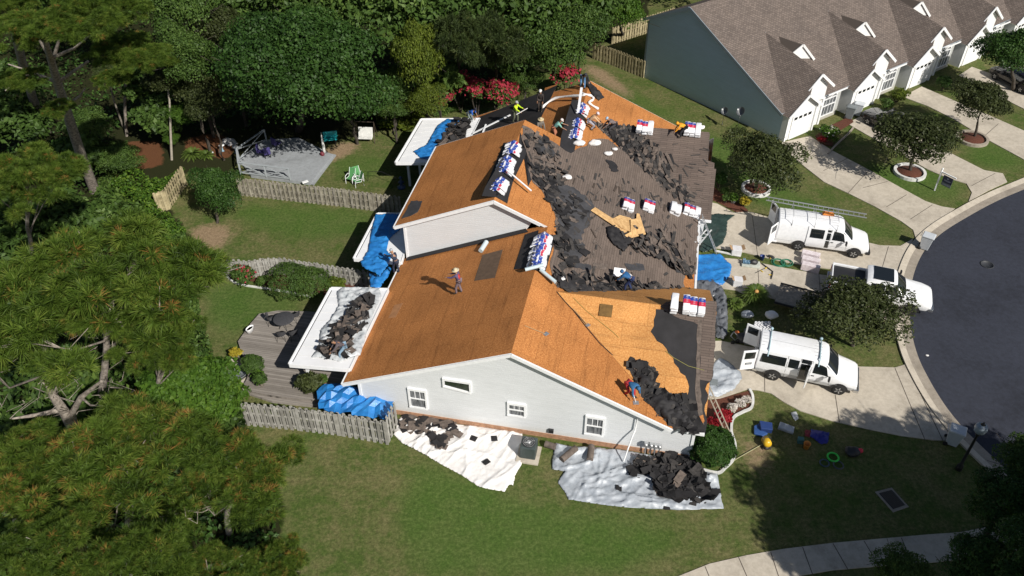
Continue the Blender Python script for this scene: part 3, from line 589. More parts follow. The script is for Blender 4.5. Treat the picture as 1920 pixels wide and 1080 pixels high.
for k in range(6):
    w_=lambda u,v,z: WB(u+.1046*v,v,z,k)
    PL1=PB_(w_(8.25,4.36,5.79),w_(14.75,3.15,4.82),w_(15.1,-.15,2.28))
    def on(pl,u,v): q=w_(u,v,0); return Vector((q.x,q.y,pl.z_at(q.x,q.y)))
    b=B(); b.slab([on(PL1,8.25,4.36),on(PL1,14.85,3.15),on(PL1,14.85,2.3),on(PL1,15.2,1.68),on(PL1,15.2,-.2),on(PL1,14.0,-.15)],.06,0,1,PL1)
    PL2=PB_(w_(8.25,4.36,5.79),w_(14.75,3.15,4.82),w_(14.7,4.95,3.45)); b.slab([on(PL2,8.25,4.36),on(PL2,14.85,3.15),on(PL2,14.85,4.95),on(PL2,12.3,5.6)],.06,0,1,PL2)
    b.slab([w_(15.2,1.68,3.68),w_(15.2,3.55,2.3),w_(14.4,3.55,2.3),w_(14.4,1.68,3.68)],.06,0,1,PL2); b.build('garage_roof',['shingle_neighbor','white'],NB)
    b=B(); ad=lambda *p: b.add([w_(*q) for q in p],[tuple(range(len(p)))])
    ad((14.9,.05,0),(14.9,3.36,0),(14.9,3.36,2.35),(14.9,1.68,3.58),(14.9,.05,2.3)); ad((14.9,3.36,0),(13.6,3.36,0),(13.6,3.36,2.35),(14.9,3.36,2.35))
    ad((14.55,1.9,2.2),(14.55,4.6,2.2),(14.55,4.6,3.55),(14.55,3.15,4.72),(14.55,1.9,3.75)); ad((14.55,4.0,0),(14.55,4.6,0),(14.55,4.6,2.3),(14.55,4.0,2.3)); ad((14.55,4.6,0),(13.7,4.6,0),(13.7,4.6,3.3),(14.55,4.6,3.3))
    ad((14.9,.05,0),(13.6,.05,0),(13.6,.05,2.5),(14.9,.05,2.3))
    b.build('gable_wall','nwhite',NB)
    b=B(); ad=lambda *p: b.add([w_(*q) for q in p],[tuple(range(len(p)))]); ad((13.7,3.36,0),(13.7,4.2,0),(13.7,4.2,2.3),(13.7,3.36,2.3)); b.build('shaded_entry',M.setdefault('entry_shade',pm('entry_shade',(.30,.31,.31))),NB)  # back of the entry recess; its shade is put into this grey
    b=B(); ad=lambda *p: b.add([w_(*q) for q in p],[tuple(range(len(p)))]); ad((14.3,4.6,0),(14.3,7.1,0),(14.3,7.1,2.45),(14.3,4.6,2.45)); ad((14.3,7.1,0),(13.6,7.1,0),(13.6,7.1,2.5),(14.3,7.1,2.45)); ad((13.6,7.1,0),(13.6,7.7,0),(13.6,7.7,2.5),(13.6,7.1,2.5)); b.build('front_wall','ngrey',NB)
    d=B(); d.box(w_(14.94,1.75,1.05),(.06,2.3,2.1),rz=NANG-.1042)
    for z in (.5,1.0,1.5): d.box(w_(14.98,1.75,z),(.02,2.3,.025),rz=NANG-.1042)
    dd=d.build('garage_door','white',NB); g=B()
    for v in (.95,1.48,2.02,2.55): g.box(w_(14.98,v,1.78),(.03,.34,.22),rz=NANG-.1042)
    g.build('door_window','glass',dd)
    f=B(); 
    for v in (4.9,6.5): f.box(w_(14.36,v,1.3),(.08,.09,1.9),rz=NANG-.1042)
    for z in (.4,1.3,1.9): f.box(w_(14.36,5.7,z),(.07,1.6,.07),rz=NANG-.1042)
    for i in range(1,4): f.box(w_(14.36,4.9+i*.4,1.15),(.05,.04,1.5),rz=NANG-.1042)
    arc=[w_(14.36,5.7-.8*math.cos(t),1.9+.5*math.sin(t)) for t in np.linspace(0,math.pi,9)]
    for i in range(8): f.beam(arc[i],arc[i+1],.08,.08)
    for t in (.8,1.57,2.35): f.beam(w_(14.36,5.7,1.9),w_(14.36,5.7-.75*math.cos(t),1.9+.45*math.sin(t)),.04,.04)
    fo=f.build('window','white',NB); p=B(); p.add([w_(14.33,4.95,.45),w_(14.33,6.45,.45),w_(14.33,6.45,1.95),w_(14.33,5.7,2.35),w_(14.33,4.95,1.95)],[(0,1,2,3,4)]); p.build('pane','pane',fo)
    b=B(); bm=lambda p,q,h=.2: b.beam(w_(*p)+Vector((0,0,-h*.35)),w_(*q)+Vector((0,0,-h*.35)),.07,h)
    bm((15.23,-.2,2.3),(15.23,1.68,3.72)); bm((15.23,1.68,3.72),(15.23,3.6,2.3)); bm((14.88,1.9,3.85),(14.88,3.15,4.88)); bm((14.88,3.15,4.88),(14.88,5.0,3.42)); bm((14.6,5.0,2.47),(14.6,7.3,2.47),.12)
    b.build('rake_trim','white',NB)
    for q_,wd_ in ((w_(14.95,3.3,1.15),.16),(w_(14.6,4.5,1.15),.2),(w_(14.95,.12,1.15),.14)): B().box(q_,(.1,wd_,2.3),rz=NANG-.1042).build('corner_board','white',NB)
    b=B(); sh=w_(0,0,0)-WB(0,0,0,0); dl,dr=NF.hit(1474,111),NF.hit(1522,111); dm=(dl+dr)/2; zz=0
    for i_ in range(200):
        zz=i_*.01; v_=dm+Vector((0,0,zz-CH)); yy=540+FPX*v_.dot(dn)/v_.dot(fw)
        if yy<85: break
    dp=dm+Vector((0,0,zz)); dl,dr,dp=dl+sh,dr+sh,dp+sh
    L_=(dp.z-0); bk=dp.copy(); 
    for i_ in range(400):
        bk=dp-UB*(i_*.02)
        if NF.z_at(bk.x,bk.y)>=dp.z: break
    o1=UB*.10; up_=Vector((0,0,.06))
    b.add([dl+up_,dr+up_,dp],[(0,1,2)],1); b.add([dl+o1+(dl-dr)*.05,dp+o1+up_,bk,dl-UB*.05],[(0,1,2,3)],0); b.add([dr+o1+(dr-dl)*.05,dp+o1+up_,bk,dr-UB*.05],[(3,2,1,0)],0)
    b.beam(dl+o1+(dl-dr)*.06,dp+o1+up_,.07,.18,1); b.beam(dr+o1+(dr-dl)*.06,dp+o1+up_,.07,.18,1)
    b.build('dormer',['shingle_neighbor','nwhite'],NB)
# ---------------- patio roofs behind the house ----------------
def canopy(name,corners,z,posts,label,tilt=0):
    c=[G(x,y,z) for x,y in corners]; ctr=sum(c,Vector())/len(c); e=empty(name,Vector((ctr.x,ctr.y,0)),label,'patio roof')
    B().slab(c,.10).build('roof_panel','white_metal',e); b=B()
    for i in range(len(c)):
        a,q=c[i],c[(i+1)%len(c)]; n=(q-a).cross(Vector((0,0,1))).normalized(); 
        if (ctr-a).dot(n)>0: n=-n
        b.beam(a+n*.04-Vector((0,0,.05)),q+n*.04-Vector((0,0,.05)),.08,.22)
    b.beam(c[0]+(ctr-c[0])*.06+Vector((0,0,.012)),c[1]+(ctr-c[1])*.06+Vector((0,0,.012)),.035,.01,1)
    b.build('gutter',['white','blackplastic'],e); ribs=B()
    for i in range(1,9):
        t=i/9; ribs.beam(c[0].lerp(c[1],t)+Vector((0,0,.003)),c[3].lerp(c[2],t)+Vector((0,0,.003)),.012,.012)
    ribs.build('seam','dirt_white',e)
    for x,y in posts:
        p=G(x,y,0); B().box(Vector((p.x,p.y,z/2-.06)),(.16,.16,z-.12),rz=ANG).build('post','white',e)
    return e
z1,z2,z3=2.45,2.45,2.5
canopy('patio_canopy',[(543,683),(621,541),(727,543),(655,692)],z1,[(584,724)],'white flat patio roof holding a silver tarp and torn shingles')
canopy('patio_canopy',[(664,485),(708,401),(778,402),(752,492)],z2,[],'narrow white patio roof beneath the raised gable')
canopy('patio_canopy',[(742,305),(790,224),(900,223),(880,262),(817,305)],z3,[(769,348),(790,344)],'white patio roof with bright blue tarp beside black felt')
PZ=lambda z: Plane((0,0,z),(1,0,z),(0,1,z))
# ---------------- tarps ----------------
def top(name,label,cat): return dict(label=label,cat=cat)
cloth('blue_tarp',[(838,224),(868,226),(845,250),(830,262),(815,290),(807,300),(790,299),(775,285),(800,272),(812,250),(820,236)],PZ(z3),'tarp_blue',amp=.22,seed=1,cell=.1,label='blue tarp crumpled on the farthest white patio roof',cat='tarp')
cloth('blue_tarp',[(704,402),(760,402),(752,430),(730,450),(725,470),(735,480),(728,498),(712,520),(700,512),(680,502),(676,492),(690,470),(695,440)],PZ(z2),'tarp_blue',amp=.25,seed=2,cell=.1,label='blue tarp over the narrow patio roof by the raised gable',cat='tarp')
cloth('blue_tarp',[(692,512),(712,520),(728,500),(735,505),(728,520),(712,542),(694,540)],PZ(1.9),'tarp_blue',amp=.35,seed=3,cell=.1,label='blue tarp hanging where the weathered fence meets the house',cat='tarp')
cloth('silver_tarp',[(640,540),(680,539),(712,542),(716,560),(700,590),(690,620),(676,668),(640,680),(600,672),(584,672),(598,650),(601,620),(620,600),(635,575),(632,552)],PZ(z1),'tarp_clear',amp=.26,creases=26,seed=4,cell=.09,stretch=(1,1.6),label='silver plastic tarp bunched on the nearest patio roof',cat='tarp')
cloth('white_tarp',[(745,790),(755,779),(790,787),(860,797),(900,800),(942,808),(962,810),(979,814),(983,840),(978,872),(967,890),(962,911),(955,909),(946,923),(900,915),(862,890),(828,872),(790,850),(755,832),(738,817),(742,800)],GROUND,'tarp_white',amp=.05,creases=46,seed=5,cell=.07,stretch=(.6,1.4),rot=.7,label='white dust sheet spread on the lawn below the gable',cat='tarp')
cloth('silver_tarp',[(1042,832),(1080,840),(1160,843),(1200,850),(1282,870),(1325,880),(1344,888),(1352,930),(1357,955),(1270,958),(1170,953),(1105,944),(1066,938),(1060,925),(1045,905),(1058,886),(1035,882),(1035,865)],GROUND,'tarp_silver',amp=.07,creases=80,seed=6,cell=.07,stretch=(.6,1.8),rot=.2,label='silver tarp with a black shingle heap beside the bushes',cat='tarp')
cloth('blue_tarp',[(1303,480),(1348,478),(1372,500),(1368,520),(1355,536),(1320,535),(1293,525),(1295,505)],GROUND,'tarp_blue',amp=.10,creases=26,seed=7,cell=.1,off=.06,label='bright blue tarp at the end of the middle driveway',cat='tarp')
cloth('green_tarp',[(1322,405),(1345,402),(1378,405),(1364,415),(1362,440),(1355,458),(1340,468),(1318,475),(1310,470),(1312,430)],GROUND,'tarp_green',amp=.2,seed=8,cell=.1,off=.06,label='dark green tarp below the aluminium ladder',cat='tarp')
cloth('grey_tarp',[(1335,543),(1352,540),(1362,560),(1364,600),(1363,630),(1355,640),(1340,636),(1338,600),(1340,570)],GROUND,'tarp_grey',amp=.5,seed=9,cell=.1,off=.1,stretch=(2.2,.6),label='long wrinkled dark grey tarp beside the sago palm',cat='tarp')
cloth('grey_tarp',[(1285,548),(1300,528),(1335,528),(1352,542),(1340,560),(1300,560)],GROUND,'tarp_grey',amp=.4,seed=19,cell=.12,off=.1,label='folded black plastic sheet below the bright blue tarp',cat='tarp')
cloth('silver_tarp',[(1333,690),(1348,672),(1365,680),(1388,700),(1391,712),(1375,735),(1345,747),(1325,745),(1322,710)],GROUND,'tarp_silver',amp=.05,creases=24,seed=10,cell=.1,off=.07,stretch=(.5,2),rot=.6,label='silver tarp on the drive behind the open rear doors',cat='tarp')
cloth('blue_tarp',[(596,742),(612,730),(645,728),(665,733),(682,745),(715,748),(742,735),(738,800),(700,794),(660,788),(620,784),(600,776)],PZ(.45),'tarp_blue',amp=.55,seed=11,smooth=False,cell=.30,stretch=(1.2,.8),label='blue tarp filling the fenced corner by the gable',cat='tarp',zf=lambda a,b_:.35)
# ---------------- fences ----------------
def fence(base,h,mat,label,both=True,name='picket_fence',pw_=.135,gap=.035,wob=.0):
    pts=[G(*p) for p in base]; e=empty(name,(pts[0]+pts[-1])/2,label,'fence'); b=B(); rl=B(); segs=[(pts[i],pts[i+1]) for i in range(len(pts)-1)]
    for a,q in segs:
        d=q-a; L=d.length; d.normalize(); n=Vector((-d.y,d.x,0)); k=int(L/(pw_+gap)); ang=math.atan2(d.y,d.x)
        for i in range(k+1):
            s_=1 if (not both or (i//1)%2==0) else -1; c=a+d*(i*(pw_+gap))+n*(.05*s_); hh=h*(1+random.uniform(-.015,.015)); t=.03; wv=pw_*(1.25 if both else 1)
            an=ang+random.gauss(0,.02); x=Vector((math.cos(an),math.sin(an),0)); le=random.gauss(0,.01)
            vs=[]
            for sg in (-1,1):
                o_=n*(sg*t/2)
                for fx,fz_ in ((-.5,0),(.5,0),(.5,hh-.05),(.28,hh),(-.28,hh),(-.5,hh-.05)): vs.append(c+x*(fx*wv)+o_+n*(le*fz_)+Vector((0,0,fz_)))
            b.add(vs,[(0,1,2,3,4,5),(11,10,9,8,7,6),(0,6,7,1),(1,7,8,2),(2,8,9,3),(3,9,10,4),(4,10,11,5),(5,11,6,0)],random.choice([0,0,1]))
        for z in (.25,h*.55,h-.22): rl.beam(a+Vector((0,0,z)),q+Vector((0,0,z)),.05,.08)
        m=max(1,round(L/2.4))
        for i in range(m+1):
            B().box(a+d*(L*i/m)+Vector((0,0,h*.49)),(.1,.1,h*.98),rz=ang).build('post',mat,e)
    b.build('pickets',[mat,M[mat+'2']],e); rl.build('rails',mat,e); return e
M['fence2']=pm('weathered_fence_b',(.24,.215,.17),.3,2.5,.9,bump=.3,c2=(.38,.35,.30)); M['fence_tan2']=pm('tan_fence_b',(.24,.20,.11),.3,2.5,.9,c2=(.42,.36,.21))
M['fence_grey']=pm('grey_fence',(.29,.28,.25),.2,2.5,.9,bump=.3,c2=(.42,.41,.38)); M['fence_grey2']=pm('grey_fence_b',(.22,.21,.19),.2,2.5,.9,c2=(.34,.33,.30))
fence([(300,398),(318,392),(345,352),(350,347)],1.6,'fence_tan','tan board fence slanting beside the wood and shrubs')
fence([(452,366),(560,378),(650,388),(700,395),(752,402)],1.5,'fence','brown weathered fence behind the middle back lawn')
fence([(355,514),(426,517),(475,520),(500,516),(530,514),(600,525),(694,540)],1.35,'fence_grey','sagging grey weathered fence behind the round hedges')
fence([(412,790),(450,795),(560,806),(640,816),(727,832)],1.75,'fence_grey','pale grey board fence running from the pines to the gable')
fence([(727,832),(744,796)],1.75,'fence_grey','short return of grey fence meeting the white gable wall')
fence([(1148,84),(1212,62),(1260,46)],1.7,'fence_tan','sunlit tan fence behind the neighbouring grey wall')
fence([(1112,110),(1150,123),(1206,146)],1.6,'fence_tan','shaded dark fence joining the neighbouring grey wall')
# ---------------- decks ----------------
dk=[(446,640),(470,606),(486,588),(520,582),(580,584),(640,590),(650,640),(655,700),(650,740),(600,750),(560,748),(512,742),(462,732),(455,724),(462,712),(470,690),(456,672)]
d1=empty('timber_deck',G(550,660),'curved weathered timber deck beside the nearest patio roof','deck')
B().slab([G(x,y,.3) for x,y in dk],.3).build('deck_boards','deck',d1)
B().slab([G(x,y,.16) for x,y in ((462,722),(512,742),(600,752),(598,762),(510,752),(458,735))],.16).build('deck_step','deck',d1)
d2=empty('painted_deck',G(530,310),'pale grey painted deck with crossed rails by the big oak','deck')
B().slab([G(x,y,.25) for x,y in ((449,300),(500,262),(560,258),(612,284),(624,290),(582,342),(545,338),(470,328))],.25).build('deck_boards','greydeck',d2)
B().slab([G(x,y,.12) for x,y in ((612,286),(630,290),(588,346),(572,341))],.1).build('deck_step','greydeck',d2)
b=B(); rp=[G(x,y,.25) for x,y in ((500,264),(449,300),(452,326),(500,332),(545,338))]
for i,p in enumerate(rp): b.box(p+Vector((0,0,.5)),(.1,.1,1.0))
for i in range(len(rp)-1):
    a,q=rp[i],rp[i+1]; u_=Vector((0,0,1)); b.beam(a+u_,q+u_,.14,.05); b.beam(a+u_*.12,q+u_*.12,.05,.08); b.beam(a+u_*.12,q+u_*.95,.04,.06); b.beam(a+u_*.95,q+u_*.12,.04,.06)
b.build('railing','greyrail',d2)
# ---------------- vegetation ----------------
def raw(name,V,F,tone,mat,smooth=False):
    me=bpy.data.meshes.new(name); V=np.asarray(V,np.float32); F=np.asarray(F,np.int32); nf,k=F.shape
    me.vertices.add(len(V)); me.vertices.foreach_set('co',V.reshape(-1)); me.loops.add(nf*k); me.loops.foreach_set('vertex_index',F.reshape(-1))
    me.polygons.add(nf); me.polygons.foreach_set('loop_start',np.arange(0,nf*k,k,dtype=np.int32)); me.update(calc_edges=True)
    a=me.attributes.new('tone','FLOAT','POINT'); a.data.foreach_set('value',np.asarray(tone,np.float32)); me.materials.append(M[mat] if isinstance(mat,str) else mat); return me
def unit(a): return a/np.maximum(1e-6,np.linalg.norm(a,axis=-1,keepdims=True))
def leaves(lobes,n,size,seed=0,up=.25,shell=.35,asp=1.7,tone_spread=.35,squash=1.):
    """lobes: list of (cx,cy,cz,r,rz)"""
    rg=np.random.default_rng(seed); L=np.array(lobes,float); wts=L[:,3]**2; wts/=wts.sum(); k=rg.choice(len(L),n,p=wts)
    # small clumps inside every lobe
    d=unit(rg.normal(size=(n,3))); d[:,2]=np.where(d[:,2]<-.35,-d[:,2],d[:,2]); rad=1-shell*rg.random(n)**2.
    cl=np.array([noise.noise(Vector((d[i,0]*2.6+k[i]*3.1,d[i,1]*2.6,d[i,2]*2.6))) for i in range(n)]); rad=rad*(1+.28*cl)
    P=L[k,:3]+d*np.stack([L[k,3],L[k,3],L[k,4]],-1)*rad[:,None]
    nr=unit(d+rg.normal(size=(n,3))*.75+np.array([0,0,up])); t=unit(np.cross(nr,rg.normal(size=(n,3)))); b_=np.cross(nr,t); s=size*(.6+.8*rg.random(n))[:,None]
    V=np.stack([P-t*s*.5*asp,P+b_*s*.5,P+t*s*.5*asp,P-b_*s*.5],1).reshape(-1,3); F=np.arange(n*4).reshape(n,4)
    lt=rg.random(len(L)); tone=np.clip(.42+tone_spread*(rg.random(n)-.5)+.25*(lt[k]-.5)+.3*cl,0,1); return V,F,np.repeat(tone,4)
def lobes_for(seed,n=9,r=1.,rz=.8,flatn=.75):
    rg=np.random.default_rng(seed); out=[(0,0,0,r*.72,rz*.72)]
    for i in range(n):
        a=2*math.pi*(i+rg.random()*.7)/n; q=rg.uniform(.35,.72); z=rg.uniform(-.25,.45)*rz; s=rg.uniform(.30,.46)
        out.append((math.cos(a)*q*r,math.sin(a)*q*r,z,r*s,rz*s*flatn))
    for i in range(n//2):
        a=rg.random()*6.28; q=rg.uniform(0,.45); out.append((math.cos(a)*q*r,math.sin(a)*q*r,rz*rg.uniform(.35,.6),r*.32,rz*.3))
    return out
def tufts(lobes,n,blades,L,wd,seed=0,up=.5,brown=.10,pat=1.):
    rg=np.random.default_rng(seed); Lb=np.array(lobes,float); wts=Lb[:,3]**2; wts/=wts.sum(); k=rg.choice(len(Lb),n,p=wts)
    d=unit(rg.normal(size=(n,3))); d[:,2]=np.where(d[:,2]<-.25,-d[:,2],d[:,2]); rad=1-.30*rg.random(n)**1.5
    P=Lb[k,:3]+d*np.stack([Lb[k,3],Lb[k,3],Lb[k,4]],-1)*rad[:,None]; ax=unit(d+np.array([0,0,up])+rg.normal(size=(n,3))*.35)
    N_=n*blades; kk=np.repeat(np.arange(n),blades); dr=unit(ax[kk]*.62+unit(rg.normal(size=(N_,3)))*.9); ln=(L*(.65+.5*rg.random(N_)))[:,None]
    sd=unit(np.cross(dr,rg.normal(size=(N_,3))))*wd; A=P[kk]; Bp=A+dr*ln; Bp[:,2]-=.10*L
    V=np.stack([A-sd*.4,A+sd*.4,A+dr*ln*.55+sd,Bp,A+dr*ln*.55-sd],1).reshape(-1,3); F=np.arange(N_*5).reshape(N_,5)
    lt=rg.random(len(Lb)); br=(rg.random(n)<brown)&(lt[k]>.2); tn=np.clip(.38+.22*(lt[k]-.5)+.34*rg.normal(size=n)*.45,0,.78); tn=np.where(br,.86+.14*rg.random(n),tn)
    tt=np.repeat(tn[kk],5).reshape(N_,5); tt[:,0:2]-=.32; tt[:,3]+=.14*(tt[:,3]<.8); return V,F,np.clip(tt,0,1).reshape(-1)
def limbs(b,base,top,lobes,org,sc,r0,seed=0,bend=.08,n=None,start=.45,mi=0):
    rd=random.Random(seed); base,top=Vector(base),Vector(top); pts=[];rs=[];m=7
    for i in range(m+1):
        t=i/m; p=base.lerp(top,t)+Vector((rd.gauss(0,bend),rd.gauss(0,bend),0))*(1 if 0<i<m else 0); pts.append(p); rs.append(r0*(1-.72*t)+.02)
    b.tube(pts,rs,8,mi); tops=sorted(lobes,key=lambda l:-l[3])[:n or 12]
    for l in tops:
        q=Vector(org)+Vector((l[0],l[1],l[2]))*sc; t=rd.uniform(start,.95); i=min(m-1,int(t*m)); p=pts[i].lerp(pts[i+1],t*m-i); md=p.lerp(q,.5)+Vector((rd.gauss(0,.25),rd.gauss(0,.25),rd.uniform(-.3,.3)))*sc*.5
        rr=r0*.38*(1-t*.5); b.tube([p,md,q],[rr,rr*.6,rr*.2],6,mi)
        for _ in range(6):
            e2=q+Vector((rd.gauss(0,1),rd.gauss(0,1),rd.gauss(0.2,.5)))*l[3]*sc*.7; b.tube([md.lerp(q,rd.random()),e2],[rr*.42+.01,rr*.15+.006],5,mi,cap=False)
    return b
CR={}
def pinelobes(var):
    rg=np.random.default_rng(var*11+3); out=[]; k=0
    while len(out)<38:
        a=rg.random()*6.283; q=math.sqrt(rg.random())*.88; z=.48*(1-q*q)+rg.uniform(-.22,.10); r=rg.uniform(.12,.20)
        out.append((math.cos(a)*q,math.sin(a)*q,z-.1,r,r*.75))
    out.append((0,0,-.15,.38,.15)); return out
def crown(kind,var):
    k=(kind,var)
    if k in CR: return CR[k]
    if kind.startswith('pine'):
        far_=kind=='pine_far'; lb=pinelobes(var)
        n,bl,L,wd=(1150,46,.118,.0022) if not far_ else (1300,12,.13,.006)
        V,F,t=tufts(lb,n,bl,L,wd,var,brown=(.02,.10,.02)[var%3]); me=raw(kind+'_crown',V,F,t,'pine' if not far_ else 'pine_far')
    else:
        lb=lobes_for(var*7+2,11,1.,.8); n={'leaf_dark':17000,'leaf_mid':13000,'leaf_olive':15000,'leaf_bright':12000,'leaf_yellow':13000}.get(kind,6000)
        sz=.034
        if kind=='oak': n,sz=42000,.021
        V,F,t=leaves(lb,n,sz,var); me=raw(kind+'_crown',V,F,t,'leaf_dark' if kind=='oak' else kind)
    CR[k]=(me,lb); return CR[k]
def tree(px,py,zc,rpx,kind,var,label,rzf=.8,name=None,base=None,group=None,r0=None,cat='tree',bark='bark_dark',trunk=True,rot=None,tn=6,ryf=1.):
    c=G(px,py,zc); r=rpx*scale_at(c); g=G(*base) if base else Vector((c.x,c.y,0)); me,lb=crown(kind,var)
    e=empty(name or ('pine_tree' if kind.startswith('pine') else 'tree'),g,label,cat,group)
    o=bpy.data.objects.new('crown',me); C.objects.link(o); o.parent=e; o.location=c-g; o.scale=(r,r*ryf,r*rzf/.8); o.rotation_euler=(0,0,rot if rot is not None else random.uniform(0,6.28))
    if trunk:
        b=B(); rz=o.rotation_euler.z; cr,sr=math.cos(rz),math.sin(rz); l2=[(l[0]*cr-l[1]*sr,l[0]*sr+l[1]*cr,l[2]*rzf,l[3]) for l in lb]
        limbs(b,g,c+Vector((0,0,r*.1)),l2,c,r,r0 or max(.08,r*.05),seed=var+int(px),n=tn); b.build('trunk',bark,e)
    return e
T=tree
# pines, nearest corner of the wood
T(205,545,10.5,215,'pine',0,'large green pine whose crown fills the left edge beside the sagging fence',.75,base=(190,790),bark='bark',r0=.22,tn=10)
T(50,610,9.5,140,'pine',2,'shaded pine with bare forked limbs at the left edge',.7,base=(125,790),bark='bark',r0=.25,tn=10)
T(300,640,9,95,'pine',0,'pine behind the bright green shrub with brown needles in its side',.8,base=(300,820),bark='bark',r0=.16)
T(235,885,10,190,'pine',1,'bushy pine with orange brown needle tips beside the front lawn',.62,base=(250,1010),bark='bark',r0=.2,tn=10)
T(440,905,8,135,'pine',1,'lighter pine reaching furthest over the front lawn',.7,base=(430,1000),bark='bark',r0=.14,tn=9)
T(40,900,9,140,'pine',1,'yellowish pine at the left edge below the forked limbs',.7,base=(30,1050),bark='bark',r0=.15)
T(75,1060,11,130,'pine',2,'dark green pine cut by the lower left corner',.7,base=(60,1250),bark='bark')
T(250,1085,11,130,'pine',2,'round topped pine at the lower edge',.8,base=(250,1250),bark='bark')
T(400,1095,8,90,'pine',0,'small pine at the lower edge beside the lawn',.8,base=(410,1200),bark='bark')
T(525,1065,5,70,'pine',1,'young pine standing alone on the lawn at the lower edge',1.,base=(530,1110),bark='bark')
T(55,340,11,105,'pine',0,'bright green pine at the left edge beside the leaning trunk',.85,base=(60,520),bark='bark')
g=G(150,815); e=empty('pine_tree',g,'pine with a thick pale forked limb showing between two crowns at the left','tree'); b=B()
for q,r_ in (([(150,815,0),(143,812,4),(120,772,6.5),(97,738,8),(80,712,8.8)],[.3,.26,.22,.17,.1]),([(140,805,4.6),(135,775,6.2),(152,745,7.6),(190,715,8.6)],[.17,.15,.12,.06]),([(118,768,6.7),(70,778,7),(22,785,7.2)],[.13,.09,.04]),([(97,738,8),(120,712,8.6),(135,690,9)],[.07,.05,.02]),([(152,745,7.6),(170,760,7.8),(200,762,8)],[.06,.04,.02]),([(230,610,9.6),(200,585,9.8),(165,600,10)],[.09,.06,.03]),([(205,560,10.8),(180,575,10.6),(150,560,10.8)],[.07,.04,.02])): b.tube([G(*p) for p in q],r_,8)
for i in range(70):
    x,y=random.choice([(100,745),(165,600),(60,770),(190,720),(150,585),(220,650),(330,960),(120,1000)]); x+=random.gauss(0,32); y+=random.gauss(0,20); z=random.uniform(7.5,9.5); p=G(x,y,z); b.tube([p,p+Vector((random.gauss(0,.28),random.gauss(0,.28),random.gauss(.05,.2))),p+Vector((random.gauss(0,.45),random.gauss(0,.45),random.gauss(.1,.3)))],[.022,.014,.005],5,cap=False)
b.build('trunk','bark',e)
for x,y,z,r_ in ((60,830,9,60),(220,800,9.5,55),(170,855,9,50)):
    o=bpy.data.objects.new('crown',crown('pine',0)[0]); C.objects.link(o); o.parent=e; p=G(x,y,z); rr=r_*scale_at(p); o.location=p-g; o.scale=(rr,rr,rr*.7)
# tall pine with a long bare trunk
c=G(105,85,17); g=G(178,360)
e=empty('pine_tree',g,'tall pine with a long grey leaning trunk and bare upper limbs','tree'); me,lb=crown('pine',0)
for i,(x,y,z,r_) in enumerate(((60,60,18,85),(150,40,19,95),(235,100,15,80),(40,150,15,50),(110,205,12,36),(215,30,18,80))):
    o=bpy.data.objects.new('crown',crown('pine',(0,2)[i%2])[0]); C.objects.link(o); o.parent=e; p=G(x,y,z); r=r_*scale_at(p); o.location=p-g; o.scale=(r,r,r*.75); o.rotation_euler=(0,0,i*1.3)
b=B(); tp=[g,G(150,285,4.6),G(122,200,9.2),G(108,155,11.6),G(95,110,14.2),G(80,60,17)]; b.tube(tp,[.36,.33,.29,.24,.19,.1],10)
for q in (((108,155,11.6),(165,115,13.5)),((108,155,11.6),(60,135,12.5),(15,120,13)),((122,200,9.2),(150,180,10.5),(160,165,11)),((95,110,14.2),(140,90,15),(170,65,16)),((95,110,14.2),(72,72,15.5),(45,55,16.5)),((60,135,12.5),(30,150,12),(10,170,11.5)),((98,120,13.5),(112,70,15.5))):
    P_=[G(*p) for p in q]; b.tube(P_,[.12,.07,.035][:len(P_)],6)
b.build('trunk','bark',e)
def trunkonly(pts,r,label,crowns=(),bark='bark'):
    P_=[G(*p) for p in pts]; e=empty('pine_tree',P_[0],label,'tree'); B().tube(P_,[r*(1-.5*i/len(P_)) for i in range(len(P_))],8).build('trunk',bark,e)
    for x,y,z,r_,k,v in crowns:
        o=bpy.data.objects.new('crown',crown(k,v)[0]); C.objects.link(o); o.parent=e; p=G(x,y,z); rr=r_*scale_at(p); o.location=p-P_[0]; o.scale=(rr,rr,rr*.8)
    return e
trunkonly([(88,250,0),(60,180,5),(40,110,10),(20,30,15)],.35,'dark shaded pine trunk behind the leaning pale trunk',((10,0,17,90,'pine',2),))
trunkonly([(238,255,0),(234,205,2.6),(236,150,5.5),(238,110,7.5)],.13,'slim pine with a red brown trunk left of the big oak',((278,112,8.5,58,'pine',0),(215,150,6,40,'pine',2)))
trunkonly([(322,300,0),(320,250,2),(318,190,4.5),(312,150,6)],.1,'slim vine covered tree above the leaf strewn clearing',((345,215,3.5,30,'leaf_bright',1),(318,150,6,48,'leaf_olive',0),(322,262,1.2,16,'leaf_bright',1)),'twig')
trunkonly([(232,240,0),(214,190,3),(205,150,5)],.08,'thin pale leaning stem beside the slim pine',((200,140,6,30,'pine_far',1),),'twig')
# big oak, yellow-green tree, background wood
T(585,150,7.5,160,'oak',1,'large dark green oak overhanging the painted deck',.85,base=(560,245),r0=.3,tn=8)
T(500,110,7.5,85,'oak',0,'dark green oak shoulder above the clearing',.9,base=(480,220))
T(648,195,4,55,'leaf_dark',2,'low dark green tree right of the big oak',.8,base=(670,270))
T(785,120,7,62,'leaf_yellow',0,'tall yellow green tree behind the red oleanders',1.5,base=(790,215),ryf=.8)
T(800,190,3.5,38,'leaf_yellow',2,'short yellow green tree just left of the oleanders',1.1)
T(735,165,4.5,48,'leaf_mid',0,'grey green small tree beside the yellow green tree',1.)
T(738,205,3,32,'leaf_mid',1,'leafy tree above the yard swing',.9)
T(390,190,5,55,'leaf_olive',1,'olive tree with dry grey twigs left of the oak',.9)
T(345,110,8,65,'leaf_mid',2,'green tree between the slim pine and the oak',.9)
T(340,30,10,70,'leaf_mid',1,'tall green tree at the upper edge left of the oak',1.)
